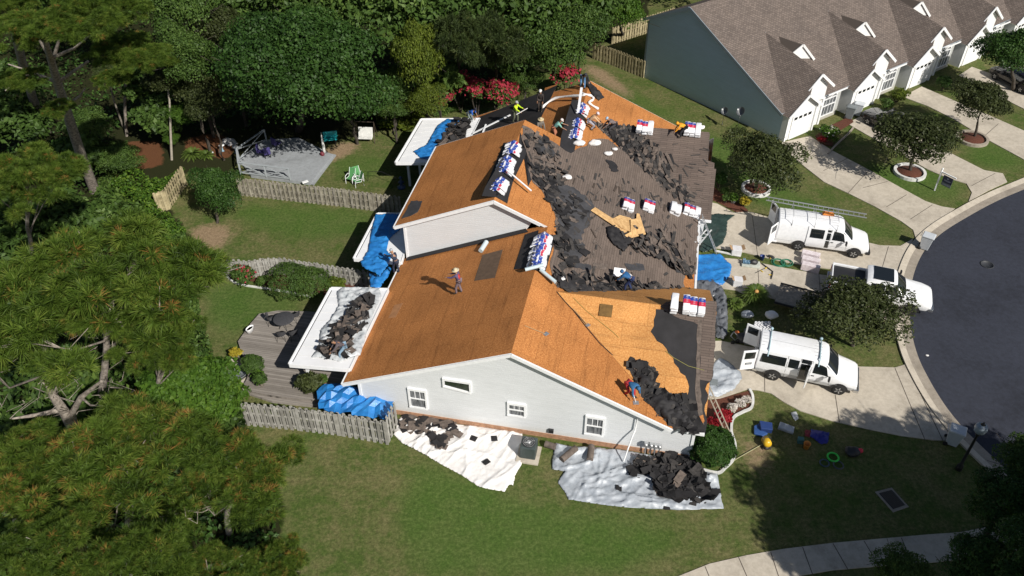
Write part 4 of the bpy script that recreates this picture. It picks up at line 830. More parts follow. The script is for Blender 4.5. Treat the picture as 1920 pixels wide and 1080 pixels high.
T(420,60,8,60,'leaf_olive',0,'dull olive tree behind the oak at the upper edge',.9)
T(165,240,3.5,50,'leaf_mid',0,'shaded undergrowth tree between the two tall trunks',.8)
T(225,300,1.8,45,'leaf_mid',1,'low green bush beside the foot of the leaning trunk',.7,cat='bush',name='bush',trunk=False)
T(1040,95,6,62,'leaf_mid',2,'green tree above the single red oleander',1.,base=(1040,160))
T(1090,60,7,60,'leaf_mid',0,'broad green tree left of the tan fence',1.,base=(1085,130))
T(930,90,7,70,'pine_far',2,'dull pine between the oleanders and the upper edge',1.2,base=(930,180))
T(860,80,8,65,'pine_far',0,'ragged pine beside the yellow green tree',1.3,base=(860,180))
T(985,150,3,36,'leaf_mid',1,'small green tree on the grass right of the oleanders',.8)
T(1160,25,6,55,'leaf_bright',2,'bright green tree behind the tan fence',1.,base=(1165,70))
for i,(x,y,z,r) in enumerate(((1560,870,9,2.6),(1660,900,9,3.2),(1560,960,10,3.2),(1760,960,9,3.2),(1660,985,11,3.0),(1840,1000,8,3.),(1500,930,11,2.0),(1600,1045,9,3.0),(1740,1035,9,3.2),(1860,960,9,3.),(1900,1050,9,3.5),(1680,860,8,2.2),(1620,1050,10,3.5),(1750,1045,10,3.5),(1860,1030,10,3.5),(1560,1000,10,3.),(1800,900,10,3.2),(1700,940,10,3.4),(1640,930,8,3.),(1900,900,8,3.))):
    g_=G(x,y); c_=g_+Vector((math.cos(SUN_AZ),math.sin(SUN_AZ),0))*(z/math.tan(SUN_EL)); v_=c_+Vector((0,0,z-CH)); d_=v_.dot(fw); X_,Y_=960+FPX*v_.dot(rt)/d_,540+FPX*v_.dot(dn)/d_; print('shade tree',round(X_),round(Y_))
    T(X_,Y_,z,r/scale_at(Vector((c_.x,c_.y,z))),'leaf_dark',i%3,'tree beyond the lower right corner that shades the lawn',.9,group='trees that shade the lawn')
# far wood as one mass
V_=[];F_=[];T_=[];n0=0; rg=np.random.default_rng(5)
for i in range(64):
    x=rg.uniform(-330,1420) ; y=-35-rg.random()*150; 
    if x>1180: y-=50
    z=rg.uniform(5,8); c=G(x,y,z); r=rg.uniform(2.6,4.2); pine_=rg.random()<.45
    lb=[(c.x+l[0]*r,c.y+l[1]*r,c.z+l[2]*r*1.3,l[3]*r,l[4]*r*1.3) for l in lobes_for(i+40,8,1.,.9)]+[(c.x,c.y,c.z*.45,r*.6,c.z*.4)]
    v,f,t=leaves(lb,1500,.24,i,tone_spread=.5,asp=2.6 if pine_ else 1.6); V_.append(v);F_.append(f+n0);n0+=len(v);T_.append(np.clip(t*(.55+.5*rg.random()),0,1))
for (x,y,z,r) in ((480,10,8,4),(560,5,9,4.5),(690,20,9,4.5),(760,30,9,3.6),(830,10,9,4.5),(900,0,9,4),(980,20,8,4),(1050,5,8,4),(1110,-10,8,4),(400,0,9,4),(260,-20,10,5),(130,-30,10,5),(640,-20,9,4.5),(1000,70,6,3.2),(830,150,3.5,2),(960,105,5,2.6),(30,240,3,3),(0,190,4,4),(150,300,2,2.5),(100,420,2,3.5),(20,480,2,4),(200,420,1.5,3),(120,760,1.5,4),(350,820,1.2,3),(400,790,1,1.8),(20,1000,2,4),(440,165,4,3),(300,230,2,2),(290,165,4,2.4)):
    c=G(x,y,z); lb=[(c.x+l[0]*r,c.y+l[1]*r,c.z+l[2]*r*1.1,l[3]*r,l[4]*r*1.1) for l in lobes_for(int(x+y)+900,8,1.,.85)]
    v,f,t=leaves(lb,2600,.22,int(x)+2000,tone_spread=.5,asp=2.); V_.append(v);F_.append(f+n0);n0+=len(v);T_.append(np.clip(t*(.65+.5*rg.random()),0,1))
me=raw('woodland',np.concatenate(V_),np.concatenate(F_),np.concatenate(T_),'leaf_mid'); o=bpy.data.objects.new('woodland',me); C.objects.link(o); tag(o,'dark dense wood filling the upper left behind the yards','woodland',kind='stuff')
# fern and creeper ground cover
def cover(name,label,pts,n,size,mat,h=.5,seed=0,z0=0,**k):
    rg=np.random.default_rng(seed); q=[G(*p) for p in pts]; poly=[(a.x,a.y) for a in q]; xs_=[p[0] for p in poly]; ys_=[p[1] for p in poly]; P=[]
    while len(P)<n:
        p=(rg.uniform(min(xs_),max(xs_)),rg.uniform(min(ys_),max(ys_)))
        if inside(p,poly): P.append((p[0],p[1],z0+h*max(.1,.6+noise.noise(Vector((p[0]*.7,p[1]*.7,seed)))) *(.55+.45*rg.random())))
    P=np.array(P); nr=unit(rg.normal(size=(n,3))*.6+np.array([0,0,1])); t=unit(np.cross(nr,rg.normal(size=(n,3)))); b_=np.cross(nr,t); s=size*(.6+.8*rg.random(n))[:,None]
    V=np.stack([P-t*s,P+b_*s*.5,P+t*s,P-b_*s*.5],1).reshape(-1,3); me=raw(name,V,np.arange(n*4).reshape(n,4),np.repeat(np.clip(.5+.5*rg.normal(size=n)*.5,0,1),4),mat); o=bpy.data.objects.new(name,me); C.objects.link(o); return tag(o,label,'ground cover',kind='stuff',**k)
cover('creeper','light green creeper with white flowers beside the tan fence',[(205,375),(240,330),(300,345),(350,330),(340,350),(300,400),(352,440),(358,500),(365,560),(330,560),(280,480),(220,430)],9000,.11,'leaf_bright',1.6,1)
cover('undergrowth','dark green undergrowth along the edge of the middle back yard',[(300,470),(345,430),(360,480),(362,520),(380,600),(420,720),(400,760),(330,700),(300,560)],7000,.11,'leaf_mid',1.4,2)
cover('fern_patch','yellow green ferns and cane along the wood beyond the swing',[(640,215),(700,195),(760,195),(800,215),(790,240),(740,255),(715,250),(705,225),(650,225)],6000,.16,'leaf_yellow',1.1,3)
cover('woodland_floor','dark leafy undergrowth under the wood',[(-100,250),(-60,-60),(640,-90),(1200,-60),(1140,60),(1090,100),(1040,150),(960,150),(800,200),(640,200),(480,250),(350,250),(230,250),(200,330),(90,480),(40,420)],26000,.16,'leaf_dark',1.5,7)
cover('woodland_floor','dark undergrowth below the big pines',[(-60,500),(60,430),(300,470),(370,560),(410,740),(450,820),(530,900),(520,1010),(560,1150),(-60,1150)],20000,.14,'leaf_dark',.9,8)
cover('undergrowth','low green weeds around the leaf strewn clearing',[(190,300),(240,270),(250,300),(235,330),(215,360),(185,370)],2500,.10,'leaf_mid',.6,4)
cover('undergrowth','weeds at the foot of the oleanders',[(790,215),(960,165),(985,165),(960,190),(820,222)],2500,.10,'leaf_mid',.6,5)
# shrubs
def shrub(px,py,zc,rpx,mat,label,n=2500,size=.10,rzf=.8,name='bush',cat='bush',flowers=None,nf=300,seed=0,smooth_=False,group=None,fs=.12,ryf=1.,stem=True):
    c=G(px,py,zc); r=rpx*scale_at(c); lb=[(l[0]*r,l[1]*r*ryf,l[2]*r*rzf,l[3]*r,l[4]*r*rzf) for l in (lobes_for(seed+70,8,1.,.8) if not smooth_ else [(0,0,0,1,.9)])]
    e=empty(name,Vector((c.x,c.y,0)),label,cat,group); V,F,t=leaves(lb,n,size,seed,shell=.35 if not smooth_ else .08); o=bpy.data.objects.new('foliage',raw('foliage',V,F,t,mat)); C.objects.link(o); o.parent=e; o.location=(0,0,c.z)
    if flowers:
        V,F,t=leaves([(a,b_,z+.1*r,q*1.06,w_*1.06) for a,b_,z,q,w_ in lb],nf,fs,seed+9,up=1); o=bpy.data.objects.new('flowers',raw('flowers',V,F,t,flowers)); C.objects.link(o); o.parent=e; o.location=(0,0,c.z)
    if stem:
        b=B()
        for k in range(5): b.tube([Vector((c.x,c.y,0)),c+Vector((random.gauss(0,.3),random.gauss(0,.3),0))*r],[.05,.02],5)
        b.build('stem','bark_dark',e)
    return e
for i,(x,y,r,lb_) in enumerate(((825,190,22,'leftmost'),(862,168,25,'second'),(893,180,22,'third'),(935,186,28,'fourth'),(955,180,18,'rightmost'))):
    shrub(x,y-8,2.5,r*1.25,'leaf_mid',lb_+' red flowering oleander of the row behind the far rear slope',1800,.12,1.1,'oleander','flowering shrub','flower_pink',620,seed=i,fs=.15,group=None)
shrub(1062,145,1.8,30,'leaf_mid','red flowering oleander beyond the far gable tip',1800,.12,1.1,'oleander','flowering shrub','flower_pink',700,seed=9,fs=.15)
T(405,360,2.2,50,'leaf_dark',2,'dark bushy tree in the corner of the middle back yard',1.1,base=(408,418),r0=.09)
shrub(545,530,.85,42,'leaf_mid','left half of the pair of clipped round hedges',7000,.05,.85,'clipped_hedge','hedge',smooth_=True,seed=1)
shrub(585,533,.8,36,'leaf_mid','right half of the pair of clipped round hedges',6000,.05,.85,'clipped_hedge','hedge',smooth_=True,seed=2)
shrub(455,515,.7,28,'leaf_mid','rose bush with red blooms before the sagging fence',1500,.08,.9,'rose_bush','bush','flower_pink',60,seed=3,fs=.1)
shrub(630,533,.5,20,'leaf_yellow','yellow green shrub beside the clipped hedges',1200,.09,.9,seed=4)
shrub(492,527,.4,12,'leaf_mid','small green shrub between rose bush and hedge',600,.08,.9,seed=5)
shrub(345,728,4.6,92,'leaf_bright','bright green shrub tree at the end of the pale fence',11000,.13,.75,'tree','tree',seed=6)
shrub(415,745,2.8,58,'leaf_bright','bright green shrub leaning on the pale fence end',5000,.12,.8,seed=7)
shrub(441,662,.6,13,'leaf_gold','golden shrub at the edge of the timber deck',900,.07,.9,seed=8)
shrub(473,684,.75,20,'leaf_mid','round clipped bush on the timber deck edge',3500,.05,.95,smooth_=True,seed=9)
shrub(485,705,.5,14,'leaf_bright','leafy bright plant against the round clipped bush',700,.09,1.1,seed=10)
shrub(1335,838,.95,42,'leaf_dark','dense dark green bush at the street corner of the gable',9000,.07,.85,seed=11,smooth_=True)
shrub(1355,780,.5,19,'leaf_red','bright red shrub beside the leaning wooden ladder',1300,.10,.8,seed=12)
shrub(1336,797,.45,17,'leaf_red','red shrub against the house left of the ladder',1100,.10,.8,seed=13)
shrub(1372,765,.3,10,'leaf_mid','pale flowered plant in the corner bed left end',300,.08,.8,'flower_clump','flowers','flower_white',220,seed=14,stem=False)
shrub(1388,757,.3,10,'leaf_mid','pale flowered plant in the middle of the corner bed',300,.08,.8,'flower_clump','flowers','flower_white',220,seed=15,stem=False)
shrub(1400,750,.3,9,'leaf_yellow','pale flowered plant nearest the silver tarp drive',300,.08,.8,'flower_clump','flowers','flower_white',200,seed=16,stem=False)
shrub(1397,378,.4,13,'leaf_gold','yellow shrub below the tree in the white ring',900,.08,.9,seed=17)
shrub(1362,370,.5,9,'leaf_mid','small green plant among the pots by the house',500,.09,.9,seed=18)
shrub(1350,335,.8,15,'leaf_dark','dark shrub between shingle roof edge and tree',1500,.1,1,seed=19)
shrub(1555,250,.6,22,'leaf_bright','flowering green shrub in the bed before the arched window',1500,.1,.9,seed=20,flowers='flower_white',nf=40)
shrub(1540,262,.35,10,'leaf_red','small dark red shrub beside the first garage drive',500,.08,.9,seed=21)
shrub(1684,180,.6,20,'leaf_yellow','yellow green shrub between the second and third garages',1400,.1,1,seed=22)
shrub(1664,195,.6,14,'leaf_mid','green shrub right of the black car',900,.1,1,seed=23)
shrub(1771,155,.8,14,'leaf_dark','round dark clipped bush before the third garage',2200,.06,.9,smooth_=True,seed=24)
# trees along the street
T(1425,305,3.0,80,'leaf_olive',2,'bushy dark tree in a white ring beside the ladder van',.75,base=(1418,354),r0=.11)
T(1715,262,3.1,82,'leaf_olive',0,'spreading tree standing over the black car drive',.7,base=(1706,322),r0=.11,ryf=1.1)
T(1840,195,3.0,58,'leaf_olive',1,'tree in the reddish block ring',.85,base=(1826,258),r0=.09)
T(1895,100,4.0,68,'leaf_dark',0,'dark tree at the right edge before the farthest garage',.8,base=(1900,170))
T(1602,585,2.9,98,'leaf_olive',2,'spreading dark tree covering the side of the white pickup',.62,base=(1598,648),r0=.13,ryf=1.05)
for i,(x,y,z,r,l) in enumerate(((1885,950,5.5,80,'dark tree at the right edge below the street lamp'),(1935,870,5.5,70,'dark tree cut by the right edge beside the street lamp'),(1840,1055,5,75,'shadowed tree in the lower right corner'),(1695,1080,3.5,62,'shadowed bush tree at the lower edge over the footpath'),(1960,1060,7,95,'largest shadowed tree in the lower right corner'))):
    T(x,y,z,r,'leaf_mid' if i%2 else 'leaf_dark',i%3,l,.8)
for i,(x,y,z,r) in enumerate(((2080,1180,9,130),(1960,1240,10,150),(1800,1270,9,140),(2250,1120,9,130))): pass
# ---------------- vehicles ----------------
class Loft:
    def __init__(s,st): s.st=st
    def mesh(s,name,mats,parent,matf=None):
        b=B(); st=s.st; k=len(st[0][1]); vs=[]
        for x,p in st: vs+=[(x,y,z) for y,z in p]+[(x,-y,z) for y,z in p[-2::-1]]
        m=2*k-1; fs=[]
        for i in range(len(st)-1):
            for j in range(m-1): fs.append((i*m+j,i*m+j+1,(i+1)*m+j+1,(i+1)*m+j))
            fs.append((i*m+m-1,i*m,(i+1)*m,(i+1)*m+m-1))
        b.add(vs,fs,0,True); b.add(vs[:m],[tuple(range(m))[::-1]]); b.add(vs[-m:],[tuple(range(m))])
        if matf:
            for i,f in enumerate(b.f):
                c=sum((Vector(b.v[q]) for q in f),Vector())/len(f); b.m[i]=matf(c)
        o=b.build(name,mats,parent,local=True); o.data.set_sharp_from_angle(angle=R(32)); return o
    def at(s,x,t,side):
        st=s.st
        for i in range(len(st)-1):
            if st[i][0]<=x<=st[i+1][0]+1e-6: break
        a,b_=st[i],st[i+1]; f=(x-a[0])/max(1e-6,b_[0]-a[0]); t=max(0,min(len(a[1])-1.0001,t)); j=int(t); g=t-j
        L=lambda q:Vector((q[j][0]*(1-g)+q[j+1][0]*g,q[j][1]*(1-g)+q[j+1][1]*g)); p=L(a[1]).lerp(L(b_[1]),f); return Vector((x,p.x*side,p.y))
    def patch(s,name,mat,parent,c,side=1,off=.012,n=6,full=False):
        """c: four (x,t) corners; full: windscreen style across the middle"""
        b=B(); vs=[]
        for i in range(n+1):
            for j in range(n+1):
                u,v=i/n,j/n
                if full:
                    x=c[0]+(c[1]-c[0])*u+ (c[4] if len(c)>4 else 0)*(abs(2*v-1)**2); w=2*v-1; t=6-(6-(c[2]+(c[3]-c[2])*u))*abs(w); p=s.at(x,t,1 if w>=0 else -1)
                else:
                    x=(c[0][0]*(1-u)+c[1][0]*u)*(1-v)+(c[3][0]*(1-u)+c[2][0]*u)*v; t=(c[0][1]*(1-u)+c[1][1]*u)*(1-v)+(c[3][1]*(1-u)+c[2][1]*u)*v; p=s.at(x,t,side)
                ctr=Vector((p.x*.9,0,.9)); vs.append(p+(p-ctr).normalized()*off)
        b.add(vs,[(i*(n+1)+j,(i+1)*(n+1)+j,(i+1)*(n+1)+j+1,i*(n+1)+j+1) for i in range(n) for j in range(n)],0,True)
        return b.build(name,mat,parent,local=True)
def wheel(parent,x,y,r=.37,wd=.25,rim='rim'):
    s=1 if y>0 else -1; ax=Matrix.Rotation(R(90),3,'X'); b=B()
    b.lathe((x,y,r),[(r*.60,-wd/2),(r*.93,-wd/2),(r,-wd*.32),(r,wd*.32),(r*.93,wd/2),(r*.60,wd/2)],24,axis=ax); w_=b.build('wheel','tyre',parent,local=True)
    b=B(); b.lathe((x,y+s*wd*.36,r),[(r*.1,-.03),(r*.62,-.03),(r*.62,.03),(r*.56,.0),(r*.3,.02),(.01,.03)] if s<0 else [(r*.1,-.03),(.3*r,-.02),(r*.56,0),(r*.62,-.03),(r*.62,.03),(.01,.03)],20,axis=ax)
    for k in range(5):
        a=k*2*math.pi/5; b.box((x+math.cos(a)*r*.35,y+s*(wd*.5+.003),r+math.sin(a)*r*.35),(r*.4,.02,.06),mat=Matrix.Rotation(-a,3,'Y'))
    b.build('rim',rim,w_,local=True)
def arch(L,parent,x,side,r=.47):
    b=B(); n=14; vs=[]
    for k in range(n+1):
        a=math.pi*k/n; vs.append(Vector((x+math.cos(a)*r,side*(abs(L.at(x,1,1).y)+.006),.40+math.sin(a)*r)))
    vs.append(Vector((x,vs[0].y,.40))); b.add(vs,[tuple(range(n+2))]); b.build('wheel_arch','blackplastic',parent,local=True)
def place(name,pr,pf,wb,halfw,xr,label,cat,nearside=-1,**k):
    """near-side wheel contacts pr (rear), pf (front) in the photo -> root at centre"""
    a,f=G(*pr),G(*pf); d=(f-a).normalized(); n=Vector((-d.y,d.x,0)); mid=(a+f)/2-d*(wb/2+xr)*1.0; mid=(a+f)/2-d*((xr+xr+wb)/2); c=mid+n*halfw*(-nearside)
    return empty(name,c,label,cat,rz=math.atan2(d.y,d.x),**k)
def vanbody(rs=1.):
    P=[(.90,.42),(1.0,.72),(1.01,1.15),(.95,1.72),(.87,2.0),(.62,2.08),(0,2.11)]; sc=lambda k,z:[(y*k,zz*z) for y,zz in P]
    rx=lambda x:-1.6+(x+1.6)*rs if x<-1.6 else x
    return Loft([(rx(-3.14),[(.82,.5),(.9,.72),(.92,1.15),(.88,1.70),(.80,1.93),(.56,2.0),(0,2.02)]),(rx(-3.06),sc(.985,.995)),(rx(-2.4),P),(.2,P),(.80,[(.90,.42),(1.0,.72),(1.01,1.15),(.94,1.72),(.85,1.97),(.60,2.04),(0,2.07)]),(1.0,[(.90,.42),(1.0,.72),(1.01,1.15),(.93,1.66),(.83,1.88),(.58,1.95),(0,1.98)]),(1.72,[(.90,.42),(1.0,.72),(.995,1.08),(.95,1.17),(.86,1.22),(.6,1.27),(0,1.30)]),(2.2,[(.90,.42),(.99,.72),(.975,.98),(.93,1.05),(.83,1.09),(.55,1.15),(0,1.18)]),(2.6,[(.87,.42),(.95,.68),(.93,.90),(.88,.95),(.78,.99),(.5,1.03),(0,1.05)]),(2.76,[(.80,.46),(.88,.62),(.87,.80),(.82,.85),(.72,.88),(.5,.9),(0,.92)])])
def bumper(parent,x,wd,z,mat,h=.22,d=.16):
    b=B(); b.box((x,0,z),(d,wd,h)); b.box((x-.08*(1 if x>0 else -1),wd/2-.02,z),(d+.12,.1,h*.9)); b.box((x-.08*(1 if x>0 else -1),-wd/2+.02,z),(d+.12,.1,h*.9)); b.build('bumper',mat,parent,local=True,bevel=.03)
def handle(parent,x,y,z): B().box((x,y,z),(.16,.03,.05)).build('handle','blackplastic',parent,local=True)
def mirror(parent,x,y,z):
    s=1 if y>0 else -1; b=B(); b.beam((x,y,z),(x+.02,y+s*.2,z+.02),.05,.05); b.box((x+.02,y+s*.28,z+.05),(.1,.2,.28)); b.build('mirror','blackplastic',parent,local=True,bevel=.02)
def gap(L,parent,x,side,t0=.3,t1=3.9,w_=.018):
    L.patch('door_seam','blackplastic',parent,[(x-w_/2,t0),(x+w_/2,t0),(x+w_/2,t1),(x-w_/2,t1)],side,.004,6)
def van(name,pr,pf,label,kind):
    e=place(name,pr,pf,3.5,1.0,-1.6,label,'van'); L=vanbody(1. if kind==1 else .66); RX=-3.14 if kind==1 else -1.6-1.54*.66
    lowm=(lambda c:1 if (kind==2 and c.z<.72) else 0); L.mesh('body',['carwhite','carlow'],e,lowm)
    L.patch('windshield','glass',e,(1.06,1.66,3.55,3.3,-.10),full=True,n=8)
    for s in (1,-1):
        L.patch('front_window','glass',e,[(.35,2.15),(1.18,2.12),(.98,3.3),(.38,3.55)],s)
        for x in (-1.6,1.9): arch(L,e,x,s); wheel(e,x,s*.90)
        b=B(); b.box((2.70,s*.72,.78),(.12,.26,.2)); b.build('headlight','headlight',e,local=True,bevel=.03)
        B().box((RX+.02,s*.86,1.05),(.08,.10,.42)).build('tail_light','redlight',e,local=True,bevel=.01)
        mirror(e,1.2,s*1.02,1.25); gap(L,e,.25,s); gap(L,e,1.32,s,.5,2.2)
        handle(e,.4,s*1.02,1.05)
    B().box((2.79,0,.72),(.04,1.05,.26)).build('grille','blackplastic' if kind==1 else 'chrome',e,local=True)
    for y in (-.5,-.25,0,.25,.5): B().box(((RX+.75)/2,y,2.105-.03*abs(y)*2),(.55-RX,.03,.012)).build('roof_rib','carlow',e,local=True)
    for s in (1,-1): L.patch('side_crease','carlow',e,[(RX+.1,1.02),(2.3,1.02),(2.3,1.08),(RX+.1,1.08)],s,.004,8)
    bumper(e,2.84,1.85,.48,'blackplastic' if kind==1 else 'chrome'); bumper(e,RX-.06,1.85,.5,'carwhite' if kind==1 else 'chrome',.18,.14)
    return e,L
e,L=van('ladder_van',(1491,470),(1600,485),'white work van with a ladder on its roof rack and its side door slid open',1)
L.patch('door_opening','glass',e,[(-.02,.35),(.22,.35),(.22,4.1),(-.02,4.1)],-1,.008)
L.patch('side_door','carwhite',e,[(-1.22,.3),(-.03,.3),(-.03,3.95),(-1.22,3.95)],-1,.05,8,)
L.patch('side_window','glass',e,[(-1.05,2.15),(-.2,2.15),(-.2,3.45),(-1.05,3.45)],-1,.062)
L.patch('rear_opening','glass',e,[(-3.13,1.2),(-3.08,1.2),(-3.08,3.8),(-3.13,3.8)],1,.004)
B().box((-3.165,0,1.3),(.03,1.5,1.25)).build('rear_opening','glass',e,local=True)
for s,a in ((-1,238),(1,118)):
    m=Matrix.Rotation(R(a),3,'Z'); c=Vector((-3.16,s*.86,1.28)); b=B(); b.box(c+m@Vector((0,0,0))+Vector((math.cos(R(a))*.42,math.sin(R(a))*.42*1,0)),(.84,.06,1.45),mat=m); d=b.build('rear_door','carwhite',e,local=True,bevel=.02)
    B().box(c+Vector((math.cos(R(a))*.42,math.sin(R(a))*.42,.38)),(.58,.075,.46),mat=m).build('pane','glass',d,local=True)
b=B()
for x in (-2.3,-.9,.5): b.tube([(x,-.92,1.9),(x,-.86,2.56),(x,.86,2.56),(x,.92,1.9)],.02,6)
b.build('roof_rack','aluminium',e,local=True)
def ladder(name,p,q,wd,label,n=16,mat='aluminium',up=(0,0,1),r=.035,rr=.016):
    p,q=Vector(p),Vector(q); d=(q-p).normalized(); s=d.cross(Vector(up)).normalized()*wd/2; b=B(); e=empty(name,Vector((p.x,p.y,min(p.z,q.z))),label,'ladder')
    for k in (-1,1): B().beam(p+s*k,q+s*k,.03,.085,up=tuple(s)).build('rail',mat,e)
    for i in range(n): t=(i+.5)/n; c=p.lerp(q,t); b.tube([c-s,c+s],rr,6)
    b.build('rungs',mat,e); return e
a=G(1437,372,2.62); q=G(1625,405,2.62); ladder('ladder',a,q,.42,'long aluminium ladder carried on the white van roof',20)
c=G(1553,402,2.14); b=B(); b.box(c+Vector((0,0,.12)),(.75,.32,.2),rz=-.15,taper=.7); b.tube([c+Vector((-.3,.15,.2)),c+Vector((0,.3,.3)),c+Vector((.35,.2,.2))],.03,6,1); b.build('tool_case',[flat('orange_case',(.62,.20,.03),.5),'blackplastic'],label='orange tool case strapped on the ladder van roof',cat='tool case')
RX=-2.616
e,L=van('passenger_van',(1443,713),(1571,741),'white and silver passenger van with all its doors open beside the silver tarp',2)
L.patch('side_window','glass',e,[(-2.45,2.2),(-1.1,2.2),(-1.1,3.4),(-2.38,3.4)],-1); L.patch('side_window','glass',e,[(-.95,2.2),(-.42,2.2),(-.42,3.4),(-.95,3.4)],-1)
L.patch('side_window','glass',e,[(-2.45,2.2),(-1.1,2.2),(-1.1,3.4),(-2.38,3.4)],1); L.patch('door_opening','glass',e,[(-.32,.35),(.2,.35),(.2,3.9),(-.32,3.9)],-1,.01)
gap(L,e,-1.03,-1); gap(L,e,-.36,-1); B().box((RX-.025,0,1.3),(.03,1.5,1.25)).build('rear_opening','glass',e,local=True)
def swing(c,a,ln,h,z,name='rear_door',plate=False):
    m=Matrix.Rotation(R(a),3,'Z'); dv=Vector((math.cos(R(a)),math.sin(R(a)),0)); cc=Vector(c)+dv*ln/2
    d=B().box(cc,(ln,.06,h),mat=m).build(name,'carwhite',e,local=True,bevel=.02); B().box(cc+Vector((0,0,h*.24)),(ln*.72,.075,h*.34),mat=m).build('pane','glass',d,local=True)
    if plate: B().box(cc+Vector((0,0,-h*.18)),(ln*.45,.08,.14),mat=m).build('plate','blackplastic',d,local=True); B().box(cc+Vector((0,0,-h*.18)),(ln*.36,.086,.08),mat=m).build('plate_face',pm('plate_grey',(.3,.32,.34)),d,local=True)
swing((-2.64,-.88,1.25),205,.82,1.45,0,'rear_door',True); swing((-2.64,.88,1.25),165,.82,1.45,0); swing((.22,-1.0,1.2),-105,.6,1.4,0,'side_door')
b=B()
for x in (-2.1,.55): b.tube([(x,-.98,1.75),(x,-.8,2.13),(x,.8,2.13),(x,.98,1.75)],.035,6); b.ball((x,.9,2.12),.09)
b.build('roof_strap',pm('strap',(.35,.47,.52),.3,8),e,local=True)
for x,y in ((-.4,.2),(-.4,-.1),(-.45,-.35)): pass
# pickup
P0=[(.9,.5),(1.0,.8),(1.01,1.22),(.93,1.68),(.80,1.90),(.55,1.96),(0,1.98)]
LP=Loft([(-.95,[(.9,.5),(1.0,.8),(1.01,1.22),(.95,1.5),(.85,1.78),(.58,1.86),(0,1.88)]),(-.72,P0),(.55,P0),(.72,[(.9,.5),(1.0,.8),(1.01,1.22),(.92,1.62),(.78,1.82),(.53,1.88),(0,1.9)]),(1.42,[(.9,.5),(1.0,.8),(1.01,1.18),(.96,1.27),(.85,1.31),(.55,1.35),(0,1.37)]),(2.3,[(.9,.5),(1.01,.8),(1.0,1.08),(.94,1.18),(.82,1.23),(.5,1.28),(0,1.30)]),(2.75,[(.85,.5),(.96,.78),(.94,1.0),(.86,1.1),(.72,1.15),(.45,1.18),(0,1.2)]),(2.92,[(.78,.55),(.84,.75),(.82,.9),(.75,1.0),(.62,1.04),(.4,1.06),(0,1.07)])])
e=place('pickup_truck',(1577,566),(1708,593),3.7,1.0,-1.85,'white pickup truck with a black sunroof half hidden under the street tree','pickup truck')
LP.mesh('body','carwhite',e); LP.patch('windshield','glass',e,(.78,1.36,3.6,3.3,-.08),full=True,n=8)
B().box((-.05,0,1.985),(1.15,1.30,.02)).build('sunroof','glass',e,local=True)
for s in (1,-1):
    LP.patch('side_window','glass',e,[(-.75,2.1),(.1,2.1),(.1,3.5),(-.65,3.5)],s); LP.patch('side_window','glass',e,[(.18,2.1),(1.1,2.1),(.68,3.4),(.18,3.5)],s)
    for x in (-1.85,1.85): wheel(e,x,s*.9,.40,.27,'blackplastic' if s<0 else 'rim')
    arch(LP,e,1.85,s,.52); B().box((2.8,s*.70,.98),(.14,.22,.22)).build('headlight','headlight',e,local=True,bevel=.03); mirror(e,1.05,s*1.0,1.35); B().box((-2.93,s*.9,1.05),(.06,.16,.36)).build('tail_light','redlight',e,local=True); handle(e,.2,s*1.02,1.15)
b=B(); b.box((-1.92,.95,.95),(1.98,.12,.9)); b.box((-1.92,-.95,.95),(1.98,.12,.9)); b.box((-2.88,0,.95),(.08,1.9,.85)); b.build('bed','carwhite',e,local=True,bevel=.03); B().box((-1.9,0,1.02),(1.88,1.76,.5)).build('bed_liner','blackplastic',e,local=True)
bumper(e,3.0,1.8,.62,'chrome'); bumper(e,-3.0,1.8,.6,'chrome'); B().box((2.93,0,.88),(.05,1.0,.3)).build('grille','blackplastic',e,local=True)
# dark cars
def darkcar(name,pr,pf,label,xr=-1.4,mat='carblack',far=-1):
    e=place(name,pr,pf,2.8,.86,xr,label,'car',nearside=far)
    L=Loft([(-2.35,[(.70,.40),(.78,.6),(.78,.85),(.74,.95),(.65,1.0),(.4,1.04),(0,1.05)]),(-2.15,[(.82,.32),(.9,.6),(.9,.92),(.84,1.05),(.72,1.12),(.45,1.17),(0,1.18)]),(-1.3,[(.82,.3),(.91,.6),(.91,.96),(.80,1.28),(.68,1.42),(.42,1.47),(0,1.49)]),(-.5,[(.82,.3),(.91,.6),(.91,.95),(.79,1.32),(.66,1.47),(.4,1.52),(0,1.54)]),(.4,[(.82,.3),(.91,.6),(.91,.94),(.79,1.28),(.66,1.42),(.4,1.47),(0,1.48)]),(1.15,[(.82,.3),(.91,.6),(.90,.88),(.85,.96),(.72,1.0),(.45,1.03),(0,1.04)]),(1.9,[(.8,.3),(.88,.58),(.86,.78),(.8,.84),(.68,.88),(.4,.91),(0,.92)]),(2.25,[(.66,.35),(.72,.55),(.70,.66),(.64,.71),(.55,.74),(.3,.76),(0,.76)])])
    L.mesh('body',mat,e); L.patch('windshield','glass',e,(.46,1.08,3.6,3.5,-.06),full=True,n=6); L.patch('rear_window','glass',e,(-2.0,-1.4,3.6,3.6,.05),full=True,n=6)
    for s in (1,-1):
        L.patch('side_window','glass',e,[(-1.4,2.2),(.9,2.2),(.35,3.4),(-1.25,3.4)],s); mirror(e,.75,s*.86,1.0)
        for x in (xr,xr+2.8): arch(L,e,x,s,.40); wheel(e,x,s*.80,.33,.22)
        B().box((2.12,s*.55,.62),(.14,.28,.12)).build('headlight','headlight',e,local=True,bevel=.02); B().box((-2.25,s*.62,.88),(.1,.26,.14)).build('tail_light','redlight',e,local=True)
    bumper(e,2.2,1.4,.42,mat,.2); bumper(e,-2.3,1.4,.45,mat,.2); return e
darkcar('parked_car',(1692,268),(1613,228),'black car parked nose first at the second garage',far=1)
darkcar('parked_car',(1905,172),(1868,152),'dark car half hidden by the tree at the right edge',mat='carblack',far=1)
